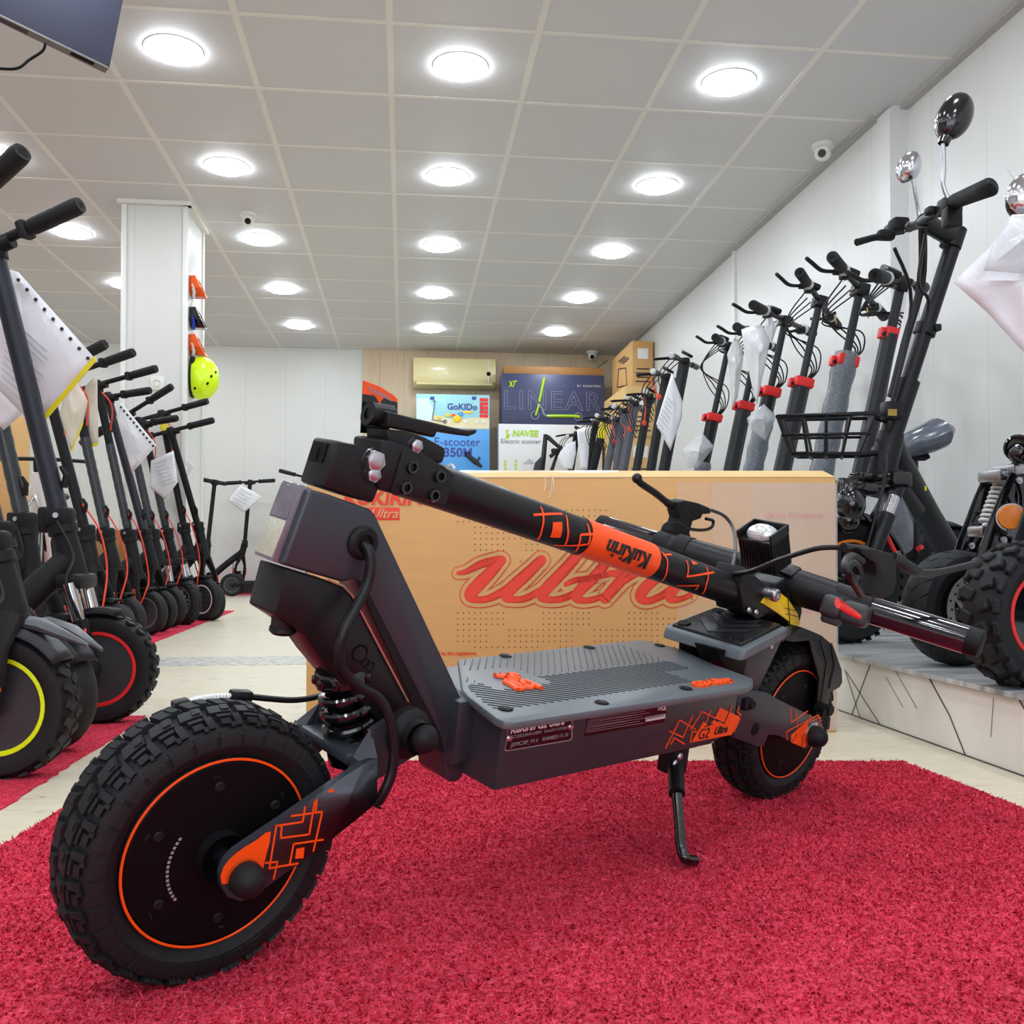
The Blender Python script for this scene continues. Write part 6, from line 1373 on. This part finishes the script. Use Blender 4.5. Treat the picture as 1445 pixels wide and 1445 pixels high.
for l in ([(769, 672), (770, 685), (768, 692)], [(780, 671), (778, 690), (776, 702)], [(781, 671), (781, 688), (780, 695)]): b.tube([cb(x, y, .002) for x, y in l], .0010, 6)
b.build('glue_drips', 'glue', bx)
# packing film round the right end, whitened in steps to paint in its sheen
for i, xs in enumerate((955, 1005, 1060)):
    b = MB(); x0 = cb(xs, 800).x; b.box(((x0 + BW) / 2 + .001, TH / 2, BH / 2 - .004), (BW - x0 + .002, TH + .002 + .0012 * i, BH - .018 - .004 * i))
    b.build('sheen_film_layer', 'film_sheen', bx, smooth=False)
# script lettering: outline, gap, fill
TK = [0]
def thick(b, ln, add, off, sc=1.0):
    P = [(cb(630 + x / 3.803, 740 + y / 3.8, off), w_ / 3.803 / F * BD_) for x, y, w_ in ln]
    pts = spline([p for p, w_ in P], 8); ws = spline([Vector((w_, 0, 0)) for p, w_ in P], 8)
    for i in range(len(pts)):
        TK[0] += 1; up_ = Vector((0, -6e-7 * TK[0], 0)); r = max(.001, ws[i].x / 2 * sc + add); c = pts[i] + up_
        b.add([c + Vector((r * cos(a * pi / 8), 0, r * sin(a * pi / 8))) for a in range(16)], [list(range(16))])
        if i:
            q = pts[i - 1] + up_; r0 = max(.001, ws[i - 1].x / 2 * sc + add); d = (c - q)
            if d.length < 1e-6: continue
            d.normalize(); n = Vector((-d.z, 0, d.x)); b.quad(q - n * r0, c - n * r, c + n * r, q + n * r0)
SCR = [[(62, 262, 14), (110, 252, 26), (190, 212, 40), (290, 190, 44)], [(296, 192, 44), (232, 262, 60), (160, 335, 66), (128, 378, 60), (150, 402, 34), (215, 400, 34), (290, 368, 40), (350, 320, 30)], [(508, 192, 50), (430, 268, 60), (350, 340, 62), (322, 385, 54), (352, 402, 32), (420, 398, 34), (500, 358, 36)],
       [(745, 105, 50), (690, 180, 56), (610, 268, 60), (540, 340, 60), (512, 382, 54), (545, 403, 32), (620, 398, 34), (700, 365, 34)], [(868, 190, 50), (800, 275, 56), (725, 345, 56), (695, 388, 48), (730, 408, 30), (790, 402, 28), (850, 380, 26)], [(640, 322, 20), (690, 300, 28), (790, 285, 30), (890, 262, 26)],
       [(880, 262, 30), (920, 262, 36), (985, 245, 40)], [(975, 262, 50), (910, 330, 56), (850, 398, 50)], [(960, 300, 30), (1020, 262, 34), (1075, 258, 30)],
       [(1245, 272, 40), (1150, 280, 46), (1075, 330, 56), (1040, 385, 54), (1075, 410, 36), (1150, 385, 36), (1230, 330, 40)], [(1262, 290, 56), (1215, 350, 56), (1200, 395, 46), (1250, 402, 28), (1310, 378, 24)]]
for add, off, mt_, nm in ((.0118, .0006, 'print_red', 'lettering_outline'), (.0098, .0010, 'cardboard', 'lettering_gap'), (.0012, .0014, 'print_red', 'script_lettering')):
    b = MB(); TK[0] = 0
    for ln in SCR: thick(b, ln, add, off)
    b.build(nm, mt_, body, smooth=False)
# printed dots
random.seed(3)
b = MB(); st_ = 8.05
for r_ in range(0, 32):
    for c_ in range(0, 44):
        x = 646 + c_ * st_; y = 720 + r_ * st_
        if y > 916: continue
        bl = (int(c_ / 3) * 7 + int(r_ / 3) * 13 + (int(c_ / 3) * int(r_ / 3)) % 5) % 7
        keep = bl < 4
        if 778 < y < 858 and not (r_ % 9 < 3 and c_ % 11 < 4): continue
        if y < 770 and x > 860: continue
        if y > 858 and x > 930 and y < 870: continue
        if not keep or x > 992: continue
        p = cb(x, y, .0004); e = .0019; b.quad(p + Vector((-e, 0, 0)), p + Vector((0, 0, -e)), p + Vector((e, 0, 0)), p + Vector((0, 0, e)))
b.build('printed_dots', 'dot_brown', body, smooth=False)['kind'] = 'stuff'
def bt(s_, x, y, size, mt_, **k):
    p = cb(x, y, .0018); return text('printed_text', s_, size, frame(p, (1, 0, 0), (0, 0, 1)), mt_, body, ext=.0002, **k)
bt('KUKIRIN', 540, 703, .045, 'print_red', bold=.0015, shear=.15)
p = cb(535, 725, .0010); b = MB(); b.box((p.x, -.0004, p.z), (.090, .0012, .028), bev=.0005); b.build('label_badge', 'print_red', body)
bt('Ultra', 541, 725, .030, 'cardboard_light', shear=.4)
bt('restricted by the regulations.', 634, 922, .0105, 'print_red', bold=.0003)
for k, y in enumerate((941, 952, 966, 979, 993)): bt('%d.%s' % (k + 1, ('A', 'B', 'W', 'A', 'TH')[k]), 463, y, .010, 'print_red', bold=.0002)
bt('Vehicle', 1146, 861, .022, 'print_pink'); bt('Valdo Navigator', 1122, 727, .021, 'print_pink')
# ================================================================ back wall: cartons, air conditioner, cameras
YB = 9.30
slab('trim_9', (-.95, 9.28, 0), (1.9, BACK - .02, 1.06), 'white_paint')
def boxpx(name, x0, y0, x1, y1, Y, dp, label, mt_, cat='box'):
    a, c = aty(x0, y1, Y), aty(x1, y0, Y); return carton(name, (min(a.x, c.x), Y, a.z), (c.x, Y + dp, c.z), label, mt_, cat), (a, c)
def fx(t, sz, Y):
    return None
def face(t, Y, poly, mt_, name, lift=.002):
    b = MB(); O = t.location; A = [aty(x, y, Y - lift) - O for x, y in poly]; b.prism(A, [p + Vector((0, lift, 0)) for p in A]); return b.build(name, mt_, t, smooth=False)
def ftext(t, Y, body_, x, y, size, mt_, name='printed_text', **k):
    p = aty(x, y, Y - .003) - t.location; return text(name, body_, size, frame(p, (1, 0, 0), (0, 0, 1)), mt_, t, **k)
(nv, _), (a, c) = boxpx('scooter_carton', 704, 600, 850, 682, YB, .26, 'white scooter carton with green lettering on the back counter', 'box_white')
ftext(nv, YB, 'NAVEE', 741, 612, .085, 'logo_lime', bold=.003, shear=.15); face(nv, YB, [(713, 607), (718, 606), (716, 613), (720, 612), (718, 619), (713, 619), (715, 613)], 'logo_lime', 'green_mark')
ftext(nv, YB, 'Electric scooter', 735, 623, .062, 'text_grey')
for x in (713, 728):
    for y in (651, 656, 661): face(nv, YB, [(x - 1.6, y - 1.8), (x + 1.6, y - 1.8), (x + 1.6, y + 1.6), (x - 1.6, y + 1.6)], 'logo_lime', 'green_icon')
b = MB(); O_ = nv.location
for k in range(9):
    h = 8 - abs(k - 4) * 1.7; p = aty(739 + k * 2, 655, YB - .003) - O_; q = aty(739 + k * 2, 655 - h, YB - .003) - O_; b.tube([p, q], .0022, 5)
b.build('bar_pictogram', 'text_grey', nv)
zt = c.z
(ln_, lsz), (a, c) = boxpx('scooter_carton', 708, 532, 853, 600, YB, .26, 'dark blue scooter carton with outlined lettering on top of the white one', 'box_navy')
ln_.location.z = zt
ftext(ln_, YB, 'LINEAR', 779, 567, .27, 'line_lilac', outline=.0022, sx=1.02, spacing=1.12)
ftext(ln_, YB, 'BY SCOOTERS', 831, 545, .028, 'white_print', spacing=1.4)
b = MB()
for l in [[(719, 538), (723, 546)], [(723, 538), (719, 546)], [(724, 538), (730, 538)], [(727, 538), (724, 546)]]: b.tube([aty(x, y, YB - .004) - ln_.location for x, y in l], .006, 6)
b.build('monogram', 'logo_lime', ln_)
b = MB(); L_ = lambda x, y: aty(x, y, YB - .005) - ln_.location
b.tube([L_(768, 533), L_(761, 567)], .012, 8); b.tube([L_(761, 570), L_(756, 586)], .010, 8); b.tube([L_(772, 587), L_(806, 587), L_(818, 588)], .014, 8); b.build('scooter_picture', 'logo_lime', ln_)
b = MB(); b.tube(spline([L_(758, 571), L_(764, 575), L_(768, 585), L_(774, 588)], 5), .010, 8); b.tube(spline([L_(755 + 5.5 * cos(a_), 586 + 5.5 * sin(a_)) for a_ in [k * pi / 6 for k in range(13)]], 2), .004, 6); b.tube([L_(816 + 5.5 * cos(k * pi / 8), 588 + 5.5 * sin(k * pi / 8)) for k in range(17)], .004, 6); b.build('picture_wheels', 'line_lilac', ln_)
zt2 = zt + lsz[2]
(bb, _), (a, c) = boxpx('cardboard_box', 711, 524, 851, 533, YB + .05, .2, 'flat brown carton lying on the dark blue one', 'cardboard_dark'); bb.location.z = zt2
(bl_, _), (a, c) = boxpx('scooter_carton', 566, 607, 691, 684, YB + .02, .24, 'light blue scooter carton on the back counter', 'box_blue'); zt = c.z
YQ = YB + .02
ftext(bl_, YQ, 'E-scooter', 645, 624, .115, 'text_navy'); ftext(bl_, YQ, 'X350M', 640, 639, .125, 'text_navy', bold=.003)
b = MB(); q = lambda x, y: aty(x, y, YQ - .006) - bl_.location; b.tube([q(658, 641), q(670, 651), q(680, 659)], [.02, .028, .012], 8); b.tube([q(672, 654), q(677, 645)], .010, 8); b.build('bar_picture', 'rib_black', bl_)
b = MB(); b.lathe([(.02, 0), (.045, .002), (.045, 0)], q(636, 660), (0, -1, 0), 20); b.build('lamp_picture', 'steel', bl_)
(gk, _), (a, c) = boxpx('toy_scooter_carton', 587, 559, 691, 607, YB + .03, .2, 'colourful kids scooter carton standing on the light blue carton', 'box_sky'); gk.location.z = zt; YQ = YB + .03
GD = 'box_sand'
def gface(poly, mt_, nm, lift=.002): 
    b = MB(); A = [aty(x, y, YQ - lift) - gk.location for x, y in poly]; b.prism(A, [p + Vector((0, lift, 0)) for p in A]); return b.build(nm, mt_, gk, smooth=False)
gface([(588, 590), (610, 585), (640, 592), (690, 588), (690, 605), (588, 605)], 'box_sand', 'sand_area')
gface([(588, 562), (604, 562), (612, 578), (606, 600), (588, 604)], 'sky_pale', 'pale_panel', .003)
for k in range(5): y = 561.5 + k * 5.8; gface([(677, y), (689, y + .3), (689, y + 4.9), (677, y + 4.6)], 'red', 'red_tab', .004)
for x0 in (607, 666): gface([(x0, 559.5), (x0 + 6, 559.5), (x0 + 6, 564), (x0, 564)], 'text_navy', 'carry_clip', .004)
ftext(gk, YQ, 'GoKIDo 6', 657, 574.5, .085, 'text_navy', bold=.0025)
gface([(648, 580), (667, 580), (667, 583), (648, 583)], 'kid_yellow', 'yellow_caption', .004)
b = MB(); q = lambda x, y: aty(x, y, YQ - .006) - gk.location; b.tube([q(611, 566), q(614, 565), q(610, 592), q(628, 595)], .005, 6); b.lathe([(.008, 0), (.02, .002), (.02, 0)], q(628, 595), (0, -1, 0), 14); b.build('scooter_picture', 'text_grey', gk)
for i, (x, y, r_, m_) in enumerate([(620, 589, .022, 'kid_yellow'), (645, 591, .045, 'kid_yellow'), (650, 584, .03, 'box_blue'), (640, 586, .022, 'orange'), (632, 586, .025, 'kid_yellow')]):
    b = MB(); b.sphere(q(x, y), r_, 12, (1, .12, .8)); b.build('toy_picture', m_, gk)
b = MB()
for x in (657, 673, 682): b.lathe([(0, .001), (.018, .001), (.018, 0)], q(x, 595), (0, -1, 0), 12)
b.build('icon_row', 'white_print', gk)
# cartons in the corner
random.seed(5)
for i, (lo, hi, m_, lb) in enumerate([((2.0, 8.42, .145), (2.27, 9.75, .98), 'cardboard', 'brown carton at the bottom of the corner stack'), ((2.0, 8.42, .98), (2.27, 9.72, 1.46), 'cardboard_light', 'printed brown carton in the middle of the corner stack'), ((1.99, 8.40, 1.46), (2.27, 9.76, 1.92), 'cardboard_light', 'pale carton under the topmost one in the corner stack'), ((2.07, 8.45, 1.92), (2.265, 9.30, 2.345), 'cardboard', 'brown carton with white label at the top of the corner stack')]):
    t, sz = carton('cardboard_box', lo, hi, lb, m_, group='cartons stacked in the corner')
    b = MB(); b.box((0, -sz[1] / 2 - .001, sz[2] * .72), (sz[0] * .5, .002, sz[2] * .22)); b.build('address_label', 'white_print', t)
    b = MB()
    for k in range(4): b.box((0, -sz[1] / 2 - .001, sz[2] * (.12 + .09 * k)), (sz[0] * (.7 - .1 * (k % 2)), .002, sz[2] * .03))
    for k in range(3): b.box((-sz[0] / 2 - .001, -sz[1] * .1 * k, sz[2] * (.80 - .06 * k)), (.002, sz[1] * .3, sz[2] * .04))
    b.build('printed_lines', 'dark_print', t)
    if i == 3:
        b = MB(); zz = sz[2]
        for l in [[(-.18, .22), (.12, .27)], [(-.22, .05), (.18, .10)], [(-.22, .05), (-.18, .22)], [(.12, .27), (.18, .10)]]: b.tube([Vector((-sz[0] / 2 - .001, y, z + .0)) for y, z in l], .006, 5)
        b.build('frame_picture', 'dark_print', t)
# air conditioner
a, c = aty(583, 544, 9.62), aty(700, 505, 9.62); O = Vector(((a.x + c.x) / 2, 9.84, a.z)); ac = thing('air_conditioner', 'cream wall air conditioner above the cartons on the wooden wall', 'air conditioner', O); wv, hv = c.x - a.x, c.z - a.z
b = MB(); pr = [(0, 0), (-.13, .005), (-.20, .05), (-.215, .13), (-.20, hv - .01), (-.17, hv), (0, hv)]; b.prism([Vector((-wv / 2, y, z)) for y, z in pr], [Vector((wv / 2, y, z)) for y, z in pr]); b.build('ac_body', 'ac_cream', ac, bevel=.008)
b = MB(); b.box((0, -.195, .035), (wv * .92, .012, .05), rot=Matrix.Rotation(-.6, 4, 'X'), bev=.003); b.build('ac_louvre', 'ac_cream', ac)
b = MB(); b.box((0, -.196, .068), (wv * .93, .012, .006)); b.build('louvre_gap', 'ac_dark', ac)
b = MB(); b.lathe([(0, .004), (.022, .003), (.022, -.004)], (wv * .41, -.213, hv * .45), (0, -1, 0), 18); b.build('ac_sensor', 'deep_black', ac)
b = MB(); b.box((wv * .41, -.213, hv * .52), (.012, .004, hv * .75)); b.build('ac_strip', 'white_print', ac)
def dome(px, P, label, tilt, s_=1.0):
    t = thing('security_camera', label, 'camera', P)
    b = MB(); b.lathe([(0, 0), (.052 * s_, 0), (.052 * s_, -.018 * s_), (.045 * s_, -.022 * s_), (0, -.022 * s_)], (0, 0, 0), (0, 0, 1), 24); b.build('camera_base', 'white_plastic', t)
    b = MB(); b.sphere((0, 0, -.042 * s_), .040 * s_, 20); cb_ = b.build('camera_ball', 'white_plastic', t)
    d = Vector(tilt).normalized(); b = MB(); b.lathe([(0, .006), (.017 * s_, .006), (.020 * s_, 0), (.020 * s_, -.01)], Vector((0, 0, -.042 * s_)) + d * .038 * s_, d, 18); b.build('camera_lens', 'glass_black', cb_)
p = atz(350, 304, CEIL - .012); dome(None, Vector((p.x, p.y, CEIL - .0005)), 'white dome security camera on the ceiling right of the pillar', (.1, -.9, -.45))
p = atz(1161, 207, CEIL - .012); dome(None, Vector((p.x, p.y, CEIL - .0005)), 'white dome security camera on the ceiling by the right wall', (-.5, -.8, -.4), 1.05)
p = aty(838, 501, 9.6); dome(None, Vector((p.x, 9.68, CEIL - .0005)), 'white dome security camera above the dark blue carton', (-.2, -.9, -.4), 1.15)
b = MB(); c0, c1 = aty(830, 527, 9.83), aty(858, 508, 9.83); b.tube([c0, c1], .006, 6); tag(b.build('wall_cable', 'ac_dark'), 'thin brown cable running up the wooden wall to the corner', 'cable')
# socket on the pillar
p = aty(222, 541, PY0 - .0); so = thing('wall_socket', 'white power socket on the front of the pillar', 'socket', p)
b = MB(); b.box((0, -.004, 0), (.082, .010, .082), bev=.004); b.build('socket_plate', 'white_plastic', so)
b = MB(); b.lathe([(.020, .006), (.019, .002), (.017, -.001), (0, -.001)], (0, -.008, 0), (0, -1, 0), 20); b.m = 1
for x in (-.007, .007): b.lathe([(0, .0006), (.0025, .0006), (.0025, -.001)], (x, -.0075, 0), (0, -1, 0), 8)
b.build('socket_well', ['ac_cream', 'deep_black'], so)
# helmet and riding masks on the pillar's side
hx = PX1; p = atx(289, 534, hx + .0); HY = 6.02
p = aty(293, 534, HY); O = Vector((hx + .012, HY, p.z)); he = thing('helmet', 'bright lime cycling helmet hanging on the side of the pillar', 'helmet', O)
b = MB(); b.sphere((.055, 0, 0), 1, 28, (.105, .095, .135)); b.v = [Vector((max(v.x, .0), v.y, v.z)) for v in b.v]; b.build('helmet_shell', 'helmet', he)
b = MB(); b.tube([Vector((.002, .07 * cos(a_), .115 * sin(a_))) for a_ in [k * pi / 12 for k in range(24)]], .010, 8, closed=True); b.build('helmet_padding', 'matt_black', he)
for (x, z) in ((.125, .0), (.105, -.045), (.030, -.075), (.145, .030)):
    y = -.095 * sqrt(max(0, 1 - ((x - .055) / .105) ** 2 - (z / .135) ** 2)); b = MB(); b.box((x, y - .0005, z), (.012, .006, .018), rot=Matrix.Rotation(.6, 4, 'Y'), bev=.002); b.build('helmet_vent', 'deep_black', he)
b = MB(); b.box((.012, -.02, .10), (.028, .10, .05), bev=.012); b.build('helmet_brow', 'matt_black', he)
for (x, y, m_, lb, lz) in ((287, 406, 'mask_orange', 'orange riding mask hanging topmost on the side of the pillar', 'mask_lens'), (287, 450, 'gloss_black', 'black and blue riding mask between the two orange ones', 'mask_lens'), (286, 488, 'mask_orange', 'orange riding mask just above the lime helmet', 'mask_lens')):
    p = aty(x, y, HY); O = Vector((hx + .002, HY, p.z)); t = thing('riding_mask', lb, 'mask', O, 'riding masks on the pillar')
    b = MB(); A_ = [(-.06, .060), (.05, .065), (.085, -.02), (.070, -.055), (-.03, -.062), (-.075, -.02)]
    fr_ = [Vector((.035 + .055 * (.06 - z) / .12, y_, z)) for y_, z in A_]; bk_ = [Vector((.0, y_ * .9, z)) for y_, z in A_]
    cen = sum(fr_, Vector()) / 6; inn = [cen.lerp(q_, .72) for q_ in fr_]
    b.add(bk_ + fr_ + inn, [[i, (i + 1) % 6, (i + 1) % 6 + 6, i + 6] for i in range(6)] + [[i + 6, (i + 1) % 6 + 6, (i + 1) % 6 + 12, i + 12] for i in range(6)]); b.build('mask_frame', m_, t, bevel=.003, solid=.003)
    b = MB(); b.quad(*[q_ - Vector((.004, 0, 0)) for q_ in inn]); b.build('mask_lens', lz, t, solid=.002)
    b = MB(); b.tube([Vector((.012, -.06, .0)), Vector((.03, -.066, -.045)), Vector((.02, -.04, -.075))], [(.004, .016)] * 3, 8); b.build('mask_strap', 'mask_blue' if m_ == 'gloss_black' else 'white_print', t)
# television hung from the ceiling
BR, BLf = at(155, 95, 3.05), at(-240, -97, 2.59); TRt = at(176, -12, 3.10)
ex = (BR - BLf).normalized(); ez = (TRt - BR); ez = (ez - ex * ez.dot(ex)).normalized(); ey = ez.cross(ex)
if ey.dot(EYE - BR) > 0: ey = -ey
WT, HT = (BR - BLf).length, .50
tvM = Matrix(((ex.x, ey.x, ez.x, BR.x), (ex.y, ey.y, ez.y, BR.y), (ex.z, ey.z, ez.z, BR.z), (0, 0, 0, 1)))
tv = thing('television', 'dark flat television hanging from the ceiling at the top left', 'television', tvM)
def TB(x0, x1, y0, y1, z0, z1, bev=0):
    b = MB(); b.box(((x0 + x1) / 2, (y0 + y1) / 2, (z0 + z1) / 2), (x1 - x0, y1 - y0, z1 - z0), bev=bev); return b
TB(-WT, 0, 0, .035, 0, HT, .004).build('back_cover', 'fabric_tv', tv)
TB(-WT + .004, -.004, .001, .034, -.006, .001).build('bottom_edge', 'tv_edge', tv)
TB(-.115, -.045, .006, .022, -.0075, -.004).build('port_slot', 'deep_black', tv)
for k in range(3): TB(-.34 - k * .2, -.24 - k * .2, .008, .026, -.0072, -.004).build('vent_grille', 'dark_print', tv)
b = MB(); wl = tvM.inverted(); b.tube(spline([wl @ at(64, 61, 2.93), wl @ at(60, 72, 2.93), wl @ at(42, 84, 2.92), wl @ at(22, 97, 2.9), wl @ at(-20, 95, 2.88)], 6), .0042, 8); b.build('power_cord', 'deep_black', tv)
b = MB(); top_ = Vector((-WT * .5, .06, HT * .6)); up_ = wl.to_3x3() @ Vector((0, 0, 1)); wtop = tvM @ top_; b.tube([top_ - Vector((0, .03, 0)), top_, top_ + up_ * (CEIL - wtop.z)], .02, 10); b.build('ceiling_bracket', 'black_metal', tv)
